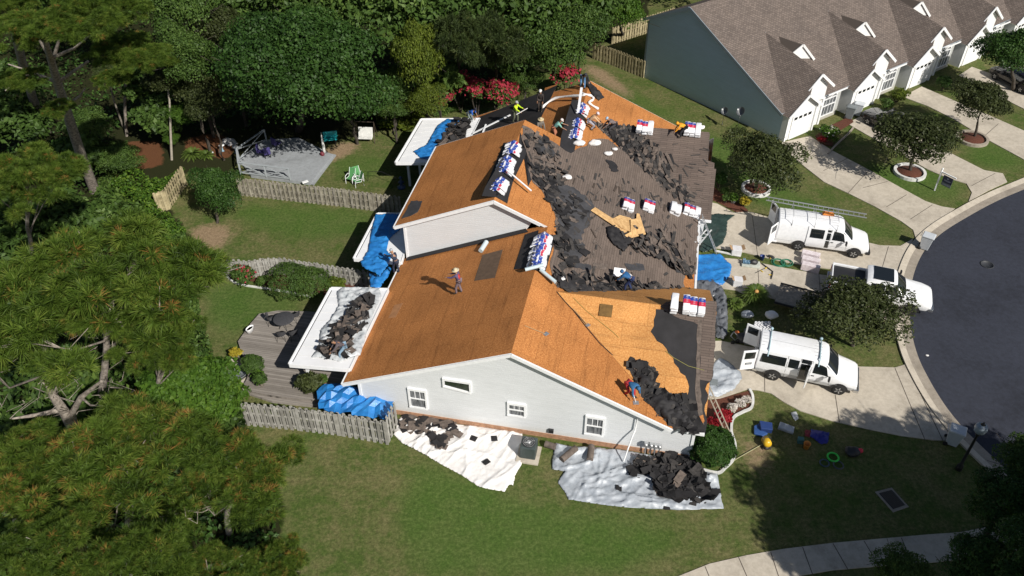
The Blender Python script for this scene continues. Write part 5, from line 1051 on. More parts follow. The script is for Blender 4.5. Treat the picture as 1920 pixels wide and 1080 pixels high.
# flat trailer in the shade
e=empty('utility_trailer',G(1510,578),'flat brown trailer in the shade beside the pickup','trailer',rz=math.atan2((G(1560,600)-G(1478,578)).y,(G(1560,600)-G(1478,578)).x))
B().box((0,0,.55),(3.6,1.9,.1)).build('bed','wood_grey',e,local=True); b=B()
for s in (-1,1): b.box((0,s*.97,.62),(3.6,.06,.14))
b.beam((1.8,0,.5),(3.0,0,.45),.08,.08); b.build('frame','blackplastic',e,local=True)
for s in (-1,1): wheel(e,-.3,s*1.1,.3,.18)
# wheeled bins
def bin_(px,py,label,rz=0,mat='carwhite',h=1.05):
    g=G(px,py); e=empty('wheeled_bin',g,label,'bin',rz=rz); b=B(); vs=[]
    for z,a,d in ((.06,.24,.26),(h*.93,.31,.36),(h,.32,.37)): vs+=[(-d,-a,z),(d,-a,z),(d,a,z),(-d,a,z)]
    b.add(vs,[(0,3,2,1),(8,9,10,11)]+[(i*4+k,i*4+(k+1)%4,(i+1)*4+(k+1)%4,(i+1)*4+k) for i in range(2) for k in range(4)]); b.build('body',mat,e,local=True,bevel=.03)
    b=B(); b.box((0.02,0,h+.05),(.80,.70,.09),taper=.9); b.build('lid',mat,e,local=True,bevel=.03); b=B(); b.tube([(-.44,-.25,h-.02),(-.44,.25,h-.02)],.02,6); b.build('handle',mat,e,local=True)
    for s in (-1,1): B().lathe((-.28,s*.28,.12),[(.02,-.03),(.12,-.03),(.12,.03),(.02,.03)],14,axis=Matrix.Rotation(R(90),3,'X')).build('wheel','tyre',e,local=True)
M['binlight']=flat('bin_pale_grey',(.50,.53,.56),.5); M['bingrey']=flat('bin_grey',(.17,.19,.20),.5)
bin_(1732,466,'pale wheeled bin on the kerb nearest the ladder van',R(-35),'binlight'); bin_(1783,831,'pale wheeled bin on the kerb beside the street lamp',R(-30),'binlight')
bin_(1591,222,'grey wheeled bin before the second garage door',R(-30),'bingrey'); bin_(1606,216,'white wheeled bin between the grey bin and the black car',R(-30),'binlight')
# ---------------- people ----------------
def skinobj(name,nodes,edges,mat,parent,root=0,sub=1):
    me=bpy.data.meshes.new(name); me.from_pydata([n[0] for n in nodes],edges,[])
    me.materials.append(M[mat] if isinstance(mat,str) else mat); o=bpy.data.objects.new(name,me); C.objects.link(o); o.parent=parent
    sk_=o.modifiers.new('skin','SKIN'); sk_.use_smooth_shade=True; sv=me.skin_vertices[0].data
    for i,n in enumerate(nodes): sv[i].radius=(n[1],n[1]*(n[2] if len(n)>2 else 1)); sv[i].use_root=(i==root)
    ss=o.modifiers.new('s','SUBSURF'); ss.levels=sub; ss.render_levels=sub; return o
def person(loc,rz,label,shirt,pants,hat=None,lean=10,crouch=0,arms=((30,20),(30,20)),step=.1,hood=False,long=True,hair=(.02,.015,.01),brim=False,vest=None,boots=(.05,.04,.03),group=None,skinc='skin',lift=0,headtilt=0,sit=False,s=1.):
    e=empty('person',Vector(loc)+Vector((0,0,lift)),label,'person',group,rz=rz); e.scale=(s,s,s)
    V3=Vector; c=crouch; hz=.90*(1-.42*c)+.0; hx=-.25*c-.10*math.sin(R(lean)); la=R(lean); up=V3((math.sin(la),0,math.cos(la)))
    hip=V3((hx,0,hz)); chest=hip+up*.36; neck=hip+up*.54; hd=R(lean*.75+headtilt); hu=V3((math.sin(hd),0,math.cos(hd))); head=neck+hu*.14; topp=neck+hu*.27
    def leg(sd,st):
        h=hip+V3((0,sd*.10,-.02)); f=V3((st,sd*(.11+.06*c),.07)); m=(h+f)/2; L=.84; dd=(h-f).length; bend=math.sqrt(max(0,(L/2)**2-(dd/2)**2)); k=m+V3((bend,sd*.03,0)) ; return h,k,f
    def arm(sd,a,fb,out=.10):
        sh=neck-up*.07+V3((0,sd*.19,0)); A=la+R(0)-R(0); t=R(a); d=V3((math.sin(t),sd*out,-math.cos(t))).normalized(); el=sh+d*.28; t2=R(a+fb); d2=V3((math.sin(t2),-sd*.05,-math.cos(t2))).normalized(); wr=el+d2*.25; return sh,el,wr,d2
    (lh,lk,lf),(rh,rk,rf)=leg(1,step),leg(-1,-step); ls,le,lw,ld=arm(1,*arms[0]); rs,re_,rw,rd_=arm(-1,*arms[1])
    N_=[];E_2=[]
    def nd(p,r,par=None,fl=1): N_.append((p,r,fl)); i=len(N_)-1; (E_2.append((par,i)) if par is not None else None); return i
    a=nd(hip,.12); b_=nd(chest,.125,a); n=nd(neck,.055,b_); h1=nd(neck+hu*.08,.07,n); h2=nd(head+hu*.04,.088,h1); h3=nd(topp-hu*.05,.07,h2)
    fwd=V3((math.cos(hd),0,-math.sin(hd))); nd(head+fwd*.105,.014,h2); nd(head+V3((0,.088,0)),.014,h2); nd(head-V3((0,.088,0)),.014,h2)
    for (h,k,f) in ((lh,lk,lf),(rh,rk,rf)): x=nd(h,.085,a); x=nd(k,.058,x); x=nd(f,.04,x); nd(f+V3((.16,0,-.035)),.035,x)
    for (sh,el,wr,dd,sd) in ((ls,le,lw,ld,1),(rs,re_,rw,rd_,-1)):
        x=nd(sh,.055,b_); x=nd(el,.04,x); x=nd(wr,.026,x); pm_=nd(wr+dd*.07,.034,x); side=V3((0,1,0))
        for q,ln in ((-.024,.062),(-.008,.072),(.008,.068),(.024,.055)): y=nd(wr+dd*.105+side*q,.0095,pm_); y=nd(wr+dd*(.105+ln*.55)+side*q,.009,y); nd(wr+dd*(.105+ln*.9)+side*q+V3((-.02,0,-.015)),.008,y)
        y=nd(wr+dd*.05+side*(-sd*.045)+fwd*.02,.011,pm_); nd(wr+dd*.09+side*(-sd*.058)+fwd*.03,.009,y)
    skinobj('body',N_,E_2,skinc,e)
    q=[(hip+up*.02,.135),(chest,.15),(neck-up*.05,.085),(ls,.075),(le,.056),(rs,.075),(re_,.056)]; ed=[(0,1),(1,2),(1,3),(3,4),(1,5),(5,6)]
    if long: q+=[(lw,.04),(rw,.04)]; ed+=[(4,7),(6,8)]
    skinobj('shirt',q,ed,col(shirt),e)
    if vest: skinobj('vest',[(hip+up*.03,.155),(chest,.178),(neck-up*.07,.125)],[(0,1),(1,2)],col(vest),e)
    skinobj('trousers',[(hip,.135),(lh,.105),(lk,.078),(lf,.062),(rh,.105),(rk,.078),(rf,.062)],[(0,1),(1,2),(2,3),(0,4),(4,5),(5,6)],col(pants),e)
    for f in (lf,rf): skinobj('boot',[(f+V3((-.03,0,.0)),.055),(f+V3((.08,0,-.02)),.045),(f+V3((.18,0,-.03)),.036)],[(0,1),(1,2)],col(boots),e)
    ax=hu.to_track_quat('Z','Y').to_matrix(); hc=head+hu*.03
    if hat: 
        b=B(); b.lathe(hc+hu*.02,[(.108,0),(.112,.04),(.10,.085),(.07,.115),(.02,.125)],16,axis=ax)
        if brim: b.lathe(hc+hu*.02,[(.05,.0),(.21,-.01),(.21,.004),(.10,.02)],18,axis=ax)
        else: b.lathe(hc+hu*.02+fwd*.08,[(.05,.0),(.085,.0),(.085,.012),(.05,.015)],12,axis=ax)
        b.build('hat',col(hat),e,local=True)
    elif hood: skinobj('hood',[(neck,.10),(head-fwd*.02+hu*.02,.125),(topp-fwd*.02-hu*.03,.09)],[(0,1),(1,2)],col(shirt),e)
    else: skinobj('hair',[(head+hu*.01-fwd*.03,.09),(topp-hu*.04-fwd*.01,.088)],[(0,1)],col(hair),e)
    e['lw']=0; del e['lw']; return e,(e.matrix_basis if False else None),(lw,rw)
def dirto(p,q):
    d=q-p; return math.atan2(d.y,d.x)
def at(pl,x,y): return pl.hit(x,y)
def facing(pl,x,y,x2,y2): return dirto(at(pl,x,y),at(pl,x2,y2))
def tool(label,pts,r=.018,mat='wood',head=None,name='shovel',cat='tool'):
    e=empty(name,pts[0],label,cat); B().tube(pts,r,6).build('handle',mat,e)
    if head is not None: B().box(pts[-1]+Vector((0,0,.02)),head,rz=random.random()*3).build('blade','aluminium',e)
    return e
p=at(MB,861,550); person(p,facing(MB,861,550,800,560),'worker in red vest and straw hat walking on the bare rear roof',(.10,.08,.16),(.17,.13,.15),hat=(.55,.48,.33),brim=True,lean=14,arms=((55,25),(50,20)),vest=(.42,.04,.035),step=.12)
p=at(MF,1176,556)+Vector((0,0,.45)); person(p,facing(W1,1176,556,1140,540),'hooded worker in blue bending over the torn shingles',(.02,.10,.25),(.015,.03,.10),lean=62,crouch=.15,arms=((35,10),(25,20)),hood=True,headtilt=10,step=.14)
p=at(MF,1180,742); person(p,facing(MF,1180,742,1205,770),'worker in blue top and red trousers bent double near the gable edge',(.03,.12,.26),(.40,.03,.04),lean=80,crouch=.3,arms=((20,0),(10,10)),headtilt=20,step=.2,hood=True)
p=at(MB,744,512)+Vector((0,0,.02)); person(p,facing(MB,744,512,700,500),'worker in dark navy clothes and cap at the raised gable corner',(.02,.028,.055),(.025,.03,.055),hat=(.35,.38,.42),lean=28,arms=((60,20),(50,25)),step=.08)
c=G(643,668,z1); person(c,R(200),'worker in grey top and pale jeans kneeling on the nearest patio roof',(.09,.075,.085),(.20,.30,.40),lean=55,crouch=.35,arms=((40,10),(30,10)),hair=(.10,.08,.06),step=.16)
p=at(MB,882,232)+Vector((0,0,.03)); person(p,facing(MB,882,232,920,225),'worker in blue shirt stooping at the far patio roof edge',(.02,.10,.42),(.16,.20,.20),lean=55,crouch=.1,arms=((25,5),(15,5)),hat=(.01,.01,.02),long=False)
p=at(MB,966,230)+Vector((0,0,.03)); person(p,facing(MB,966,230,1000,225),'worker in bright yellow hi-vis shirt holding a pole on the black felt',(.50,.72,.02),(.11,.12,.08),hat=(.35,.36,.36),lean=12,arms=((55,25),(45,25)),vest=(.55,.70,.03),step=.14)
p=at(MB,1013,209)+Vector((0,0,.03)); person(p,facing(MB,1013,209,1000,240),'worker in dark clothes and white cap standing on the black felt',(.035,.028,.026),(.05,.04,.035),hat=(.7,.7,.7),lean=8,arms=((10,10),(8,5)),step=.05)
p=at(MB,1012,262)+Vector((0,0,.03)); person(p,facing(MB,1012,262,1030,280),'worker in straw hat and grey shirt partly behind the raised ridge',(.17,.15,.13),(.10,.09,.08),hat=(.52,.42,.25),brim=True,lean=15,arms=((30,20),(30,20)))
p=at(MB,1040,262)+Vector((0,0,.03)); person(p,facing(MB,1040,262,1060,255),'worker in pale green shirt beside the far row of bundles',(.20,.42,.36),(.42,.17,.10),lean=45,hat=(.66,.58,.55),arms=((55,20),(40,20)),long=False,step=.1)
p=at(MB,1092,166)+Vector((0,0,.03)); person(p,facing(MB,1092,166,1120,190),'worker in black top and blue jeans at the far gable peak',(.018,.018,.02),(.10,.22,.40),hat=(.03,.03,.035),lean=60,arms=((50,10),(40,10)),step=.15)
p=at(W2,1278,258)+Vector((0,0,.06)); person(p,facing(W2,1278,258,1250,262),'worker in orange shirt crouching beside the far front stack',(.80,.33,.02),(.02,.02,.025),lean=70,crouch=.35,arms=((30,10),(20,10)),hood=True,step=.1)
p=at(W2F,1110,240)+Vector((0,0,.0)); person(at(MF,1110,243)+Vector((0,0,.03)),0,'worker with pale head cover crouching behind the heap of torn shingles',(.55,.35,.20),(.3,.3,.35),lean=50,crouch=.6,arms=((40,10),(40,10)),hat=(.70,.62,.66))
p=at(W2F,1146,247); person(at(MF,1146,250)+Vector((0,0,.1)),R(180),'worker with light blue cap half hidden by the shingle heap',(.16,.13,.13),(.05,.05,.06),lean=60,crouch=.7,arms=((40,10),(40,10)),hat=(.33,.47,.60))
tool('long pole held by the hi-vis worker',[G(968,215,6.0),G(989,203,6.1)],.03,'dirt_white',name='pole')
tool('shovel held by the bent worker in red trousers',[at(MF,1181,735)+Vector((0,0,.6)),at(MF,1192,757)+Vector((0,0,.05))],.018,'aluminium',(.28,.22,.03))
tool('scraping shovel lying on the bright front sheathing',[at(MF,984,612)+Vector((0,0,.05)),at(MF,1024,628)+Vector((0,0,.05))],.018,'wood',(.25,.2,.03))
tool('long handled fork lying along the valley of the roof',[at(MF,1075,583)+Vector((0,0,.15)),at(MF,1102,613)+Vector((0,0,.1))],.02,'wood',(.22,.18,.03))
b=B(); b.tube([at(MF,x,y)+Vector((0,0,.04)) for x,y in ((1044,548),(1060,567),(1075,583),(1100,615),(1125,645),(1150,668),(1183,700))],.022,6); b.build('rope','blackplastic',label='dark rope lying along the valley between roofs',cat='rope')
b=B(); b.tube([W1.hit(x,y)+Vector((0,0,.07)) for x,y in ((1248,660),(1262,672),(1290,688),(1320,696))],.012,5); b.tube([W1.hit(x,y)+Vector((0,0,.07)) for x,y in ((1075,560),(1100,585),(1150,625),(1160,635))],.01,5); b.build('cord',flat('yellow_cord',(.35,.33,.10)),label='thin yellowish cord trailing across the garage wing',cat='cord')
b=B(); b.tube([G(x,y,.05) for x,y in ((1440,828),(1420,838),(1385,858),(1350,880))],.025,5); b.build('hose',flat('pale_hose',(.33,.32,.18)),label='pale hose running from yellow machine to the bushes',cat='hose')
# ---------------- shingle bundles ----------------
def bmesh_(bend,sharp=0):
    b=B(); n=12; vs=[]; fs=[]
    for i in range(n+1):
        x=(i/n-.5); z=-bend*(abs(x)*2)**(1.1 if sharp else 2)*.25; pu=.012*math.sin(i*1.9)
        for y,zz in ((-.165,-.04),(.165,-.04),(.17,.035),(.10,.05+pu),(-.10,.05-pu),(-.17,.035)): vs.append((x*.98,y,zz+z))
    for i in range(n):
        for k in range(6): fs.append((i*6+k,i*6+(k+1)%6,(i+1)*6+(k+1)%6,(i+1)*6+k))
    fs+= [tuple(range(6))[::-1],tuple(range(n*6,n*6+6))]; b.add(vs,fs,0,True); return b
BM={}
for kd in ('stack','white','ridge','ridge2'):
    for bend in (0,1,2):
        o=bmesh_((0,.45,1.15)[bend],bend==2).build('shingle_bundle','w_'+kd,local=True); o.data.set_sharp_from_angle(angle=R(50)); BM[kd,bend]=o.data; bpy.data.objects.remove(o)
def bundle(pos,x,z,kd,bend,label,group):
    x=Vector(x).normalized(); z=Vector(z).normalized(); y=z.cross(x).normalized(); z=x.cross(y)
    o=bpy.data.objects.new('shingle_bundle',BM[kd,bend]); C.objects.link(o); m=Matrix((x,y,z)).transposed().to_4x4(); m.translation=pos; o.matrix_world=m; return tag(o,label,'shingle bundle',group)
def row(u,zr,vs,label,group,seed):
    rd=random.Random(seed)
    for v in vs:
        t=R(-13+rd.uniform(-5,5)); zz=VA*math.sin(t)*-1+Vector((0,0,1))*math.cos(t); du=rd.uniform(-.07,.07)
        bundle(W(u+du,v,zr+.13+rd.uniform(0,.05)),UA+VA*rd.uniform(-.12,.12)+Vector((0,0,rd.uniform(-.05,.05))),zz,rd.choice(['ridge','ridge','ridge2']),2,label,group)
rg1=[6.35,6.62,6.9,7.2,7.5,7.8,8.1,8.4,8.75,9.1]
row(8.15,6.12,rg1,'red blue and white wrapped bundle draped over the nearest ridge','bundles along the nearest ridge',1); row(8.15,6.22,rg1[1:-1:1],'red blue and white wrapped bundle draped over the nearest ridge','bundles along the nearest ridge',2)
rg2=[10.9,11.25,11.55,11.9,12.9,13.25,13.6,13.95,14.3,15.0,15.35,15.7,16.05]
row(5.05,7.52,rg2,'wrapped bundle draped over the raised middle ridge','bundles along the middle ridge',3); row(5.05,7.62,rg2,'wrapped bundle draped over the raised middle ridge','bundles along the middle ridge',4)
rg3=[19.9,20.2,20.5,20.8,21.5,21.8,22.1,23.3,23.6,23.9,24.3]
row(8.2,6.12,rg3,'wrapped bundle draped over the farthest ridge beside the white pole','bundles along the farthest ridge',5); row(8.2,6.22,rg3,'wrapped bundle draped over the farthest ridge beside the white pole','bundles along the farthest ridge',6)
def stack(px,py,pl,kinds,lv,where,seed,bend=0):
    rd=random.Random(seed); p=pl.hit(px,py); nz=(pl.n+Vector((0,0,1.2))).normalized(); ax=VA-nz*VA.dot(nz); ax.normalize(); sx=ax.cross(nz).normalized(); k=len(kinds)
    for c,kd in enumerate(kinds):
        for l in range(lv+(1 if c==0 else 0)):
            off=sx*((c-(k-1)/2)*.37+rd.uniform(-.02,.02))+ax*rd.uniform(-.05,.05)-ax*.02*l; bundle(p+off+nz*(.07+.095*l+.04)+Vector((0,0,.03)),ax+sx*rd.uniform(-.05,.05),nz,kd,bend,('white' if kd=='white' else 'printed')+' shingle bundle stacked '+where,'bundles stacked '+where)
stack(1177,388,MF,['stack','stack'],4,'left of the plywood end of the front row',1,1)
stack(1215,391,MF,['stack','stack'],4,'second from the left in the front row',2,1)
stack(1265,396,MF,['white','white'],4,'with plain white wraps in the front row',3,1)
stack(1295,399,MF,['stack','stack','white'],4,'at the street end of the front row',4,1)
stack(1209,242,W2,['stack','stack','white'],4,'on the far wing beside the torn heap',5,1)
stack(1298,246,W2,['stack','stack','white'],4,'beside the orange shirted worker',6,1)
stack(1264,573,W1,['white'],5,'of plain white on the nearest garage wing',7,1)
stack(1300,577,W1,['stack','stack','stack'],4,'on the nearest garage wing by the street',8,1)
# ---------------- torn roofing ----------------
DM=['debris_dark','debris_grey','debris_brown']
def heap(name,label,*a,**k): o=strips(name,*a,**k); return tag(o,label,'torn shingles',kind='stuff')
ang_v=lambda pl:math.atan2(VA.dot(pl.s),VA.dot(pl.h))
full=[(985,240),(1035,270),(1090,303),(1150,325),(1230,365),(1305,412),(1303,510),(1240,545),(1100,530),(1045,535),(1035,500),(1045,430),(1030,370),(995,320)]
heap('loose_tabs','missing and slipped tabs scattered over the old brown shingles',full,MF,200,['debris_brown','debris_grey','shingle_old'],L=(.25,.8),wd=(.08,.17),hh=.02,off=.055,bend=.0,tilt=.02,ang=ang_v(MF),seed=3,w=[2,5,1])
heap('loose_tabs','dark tears in the shingle rows of the far wing',[(1215,300),(1260,270),(1325,255),(1330,400),(1305,400),(1250,370)],W2,30,['debris_brown','debris_grey'],L=(.3,.8),wd=(.04,.08),hh=.02,off=.075,bend=0,tilt=.02,ang=ang_v(W2)+1.57,seed=4)
heap('torn_shingles','large heap of torn shingles on the far wing',[(1102,234),(1125,236),(1200,240),(1208,262),(1235,285),(1225,300),(1200,322),(1165,305),(1140,295),(1122,268)],W2,270,DM,L=(.35,.9),wd=(.15,.30),hh=.09,off=.06,tilt=.3,seed=5,w=[7,4,2])
heap('torn_shingles','fan of long shingle strips below the large heap',[(1195,270),(1240,290),(1262,300),(1255,330),(1285,350),(1298,372),(1270,372),(1235,352),(1210,330),(1196,305)],W2,150,DM,L=(.7,1.5),wd=(.16,.26),hh=.10,off=.08,tilt=.25,bend=.08,ang=ang_v(W2)+.5,seed=6,w=[2,4,5])
heap('torn_shingles','grey and black torn shingles along the raised ridge',[(980,238),(1000,252),(1030,268),(1048,285),(1042,312),(1062,325),(1060,345),(1030,350),(1012,335),(998,318),(990,290)],MF,75,DM,L=(.3,.8),wd=(.2,.4),hh=.08,off=.06,seed=7,w=[4,4,5])
heap('torn_shingles','dark torn shingles sliding below the middle bundle row',[(992,302),(1030,318),(1062,350),(1085,368),(1100,395),(1098,410),(1070,420),(1045,405),(1035,385),(1018,360),(998,338)],MF,100,DM,L=(.35,.8),tilt=.3,wd=(.15,.35),hh=.10,off=.06,seed=8,w=[7,3,1])
sheet('torn_felt',[(1040,345),(1075,352),(1100,372),(1112,385),(1105,415),(1090,440),(1095,470),(1070,470),(1060,440),(1045,415),(1040,380)],MF,.062,.012,'felt_grey',None,rag=.12,step=.2,label='ragged dark felt exposed between old shingles',cat='roofing felt')
heap('torn_shingles','black torn felt scraps between nearest bundle row and old shingles',[(1040,410),(1065,405),(1085,430),(1095,470),(1082,505),(1050,500),(1042,465),(1046,440)],MF,40,DM,tilt=.3,L=(.3,.9),wd=(.25,.5),hh=.08,off=.06,seed=9,w=[6,4,1])
heap('torn_shingles','long torn strips in the valley above the garage wing',[(1040,512),(1075,520),(1130,528),(1180,532),(1225,540),(1290,548),(1335,560),(1300,566),(1230,562),(1150,556),(1095,552),(1052,545)],MF,200,DM,L=(.5,1.3),wd=(.15,.3),hh=.10,off=.08,tilt=.3,ang=ang_v(MF)+1.3,seed=10,w=[6,4,3])
cloth('torn_felt',[(1036,515),(1065,520),(1100,528),(1150,540),(1190,552),(1150,556),(1080,548),(1050,543)],MF,'felt',amp=.35,cell=.11,off=.1,seed=21,label='rumpled black felt filling the roof valley',cat='roofing felt')
heap('torn_shingles','swirl of shingles beside the plywood scraps',[(1168,448),(1190,440),(1240,435),(1262,445),(1280,480),(1262,492),(1225,480),(1195,478),(1175,465)],MF,75,DM,L=(.5,1.2),wd=(.15,.28),hh=.12,off=.06,bend=.2,ang=ang_v(MF)+.6,seed=11,w=[2,3,5])
heap('torn_shingles','shingle strips curling down toward the street gutter',[(1235,478),(1262,490),(1290,500),(1300,520),(1275,510),(1245,498)],MF,36,DM,L=(.5,1.1),wd=(.2,.34),hh=.2,off=.06,seed=12,w=[3,5,2])
cloth('torn_felt',[(1135,428),(1150,425),(1170,440),(1185,450),(1178,462),(1168,475),(1150,462),(1138,448)],MF,'felt',amp=.35,cell=.1,off=.08,seed=22,label='black felt bunched under the plywood scraps',cat='roofing felt')
heap('torn_shingles','black torn felt scraps at the gable corner of the garage wing',[(1180,680),(1205,682),(1228,700),(1228,730),(1262,745),(1290,752),(1305,770),(1315,808),(1285,806),(1252,796),(1215,760),(1198,740),(1192,705)],W1,190,DM,L=(.3,.8),tilt=.4,wd=(.2,.42),hh=.16,off=.06,seed=13,w=[9,3,0.3])
cloth('torn_felt',[(1196,700),(1222,705),(1232,735),(1260,750),(1290,765),(1300,800),(1256,796),(1215,760),(1198,745)],W1,'felt',amp=.5,cell=.11,off=.08,seed=23,label='crumpled black felt heaped at the gable corner',cat='roofing felt')
heap('torn_shingles','torn shingles lying on the silver tarp of the patio roof',[(678,565),(690,560),(700,575),(690,590),(682,610),(672,630),(665,655),(650,672),(625,674),(600,668),(610,650),(628,620),(645,600),(660,580)],PZ(z1),130,DM,L=(.4,1.0),wd=(.2,.36),hh=.35,off=.2,seed=14,w=[6,3,3])
heap('torn_shingles','torn black shingles on the farthest patio roof',[(845,240),(862,226),(880,228),(868,262),(850,285),(828,290),(822,272),(835,258)],PZ(z3),140,DM,L=(.3,.9),wd=(.25,.45),hh=.35,off=.1,seed=15,w=[7,3,1])
heap('torn_shingles','big black shingle heap on the silver tarp below the gable',[(1182,872),(1212,866),(1255,860),(1290,868),(1310,890),(1315,912),(1300,938),(1262,938),(1240,930),(1230,905),(1200,885),(1190,900),(1180,885)],GROUND,330,DM,L=(.4,.9),wd=(.25,.45),hh=.30,off=.14,bend=.2,tilt=.45,seed=16,w=[12,2,.6])
heap('torn_shingles','black scraps scattered at the right end of the silver tarp',[(1300,880),(1330,895),(1350,930),(1300,942),(1280,930)],GROUND,26,DM,L=(.4,1.),wd=(.3,.6),hh=.15,off=.12,seed=17,w=[6,2,1])
for i,(pp,l) in enumerate((([(748,784),(770,780),(782,795),(770,812),(750,810)],'brown shingle scraps nearest the fence on the white sheet'),([(784,786),(803,788),(800,816),(790,812)],'upright pair of shingle scraps on the white sheet'),([(815,788),(850,800),(858,820),(840,818),(822,800)],'shingle scraps near the wall on the white sheet'),([(808,822),(830,815),(843,824),(834,846),(815,838)],'dark shingle scraps at the centre of the white sheet'))):
    heap('shingle_scraps',l,pp,GROUND,13,['debris_brown','debris_dark'],L=(.5,.9),wd=(.3,.42),hh=.12,off=.12,bend=.1,tilt=.2,seed=30+i)
for (x,y,l) in ((888,822,'small square shingle scrap left of centre on the white sheet'),(927,822,'small square shingle scrap near the wall on the white sheet'),(912,866,'lone square shingle scrap low on the white sheet'),(1160,915,'small black scrap low on the silver tarp'),(1250,950,'small black scrap at the lower hem of the silver tarp'),(757,806,'curved black scrap at the left tip of the white sheet')):
    tag(B().box(G(x,y,.14),(.34,.3,.03),rz=x,mat=Matrix.Rotation(x*.7,3,'Z')@Matrix.Rotation(.12,3,'X')).build('shingle_scrap','debris_dark'),l,'shingle scrap')
def roll(name,p,q,r,mat,label,cat='roll'): return B().tube([p,q],r,14).build(name,mat,label=label,cat=cat)
roll('shingle_roll',G(1053,862,.3),G(1080,840,.3),.17,'debris_brown','brown shingle roll lying slanted on the silver tarp'); roll('shingle_roll',G(1106,862,.3),G(1109,836,.3),.17,'debris_brown','brown shingle roll lying upright to the wall on the silver tarp')
roll('shingle_roll',G(1022,832,.2),G(1041,838,.2),.17,'debris_brown','dark roll between the air conditioner and the silver tarp')
roll('underlay_roll',W(7.7,5.85,6.2),W(8.6,6.25,6.35),.10,M.setdefault('paleroll',flat('pale_roll',(.50,.60,.64),.4)),'upper pale blue roll at the foot of the nearest bundle row'); roll('underlay_roll',W(8.5,6.0,6.2),W(9.4,5.45,5.95),.10,M['paleroll'],'lower pale blue roll pointing to the street'); roll('underlay_roll',at(MB,903,474)+MB.n*.14,at(MB,914,457)+MB.n*.14,.14,M['paleroll'],'pale blue roll alone on the bare rear sheathing')
roll('metal_flashing',W(5.3,12.6,7.9),W(6.9,11.9,7.1),.05,'white_metal','white pipe sticking out of the middle bundle row','pipe')
b=B(); b.beam(W(8.1,22.7,6.5),W(8.15,23.6,7.9),.16,.05); b.build('metal_board','white_metal',label='white board standing up from the farthest bundle row',cat='board')
for pts,l in (([(887,252),(958,217)],'long white batten lying along the black rear felt'),([(896,278),(912,235)],'short white batten across the black rear felt')):
    B().beam(at(MB,*pts[0])+MB.n*.08,at(MB,*pts[1])+MB.n*.08,.12,.06).build('batten','white',label=l,cat='batten')
b=B(); q=[at(MB,1015,207)+Vector((0,0,.2)),at(MB,1042,192)+Vector((0,0,.35)),W(8.1,25.2,6.5),at(MF,1090,178)+Vector((0,0,.1)),at(MF,1108,182)+Vector((0,0,.1)),at(MF,1112,189)+Vector((0,0,.1)),at(MF,1104,195)+Vector((0,0,.1)),at(MF,1122,207)+Vector((0,0,.1))]
sm=smoothpts(q,5); b.tube(sm,[.09+.025*math.sin(i*1.7) for i in range(len(sm))],7); b.build('white_strip','tarp_white',label='long white plastic strip snaking over the far ridge',cat='strip')
cloth('torn_felt',[(1100,146),(1108,158),(1118,168),(1132,185),(1122,190),(1110,180),(1104,168),(1092,150)],MF,'felt',amp=.3,cell=.1,off=.05,seed=24,label='black felt strip dragged down from the far gable peak',cat='roofing felt')
def bag(x,y,pl,r,label,sc=(1,.7,.45),h=.2,cat='bag',mat='tarp_white',name='white_bag'):
    p=pl.hit(x,y)+Vector((0,0,h)); b=B(); b.ball((0,0,0),r,0,14,9,sc); b.v=[tuple(Vector(v)*(1+.35*noise.noise(Vector(v)*5+Vector((x,y,0)))) +p) for v in b.v]; return b.build(name,mat,label=label,cat=cat)
for x,y,r,l in ((1063,337,.32,'white bag lying on dark felt below the middle row'),(1086,273,.40,'white crumpled bag nearest the far bundle row'),(1115,273,.42,'largest white bag at the torn heap edge'),(1140,293,.3,'white bag lying low between two dark felts'),(1152,284,.2,'smallest round white bag by the torn heap')): bag(x,y,MF,r,l)
bag(1052,527,MF,.3,'white torn paper in the black valley',(1,.5,.3)); bag(1175,522,MF,.3,'white hat shaped bundle behind the hooded worker'); bag(1315,243,W2,.25,'white bag beside the far street end stack')
b=B(); p=at(MF,1160,525)+Vector((0,0,.55)); b.beam(p-UA*.32-VA*.0,p+UA*.32,.5,.03,up=(0,-.6,.8)); b.build('foam_board','white',label='white foam board held by the hooded worker',cat='board')
k_=0
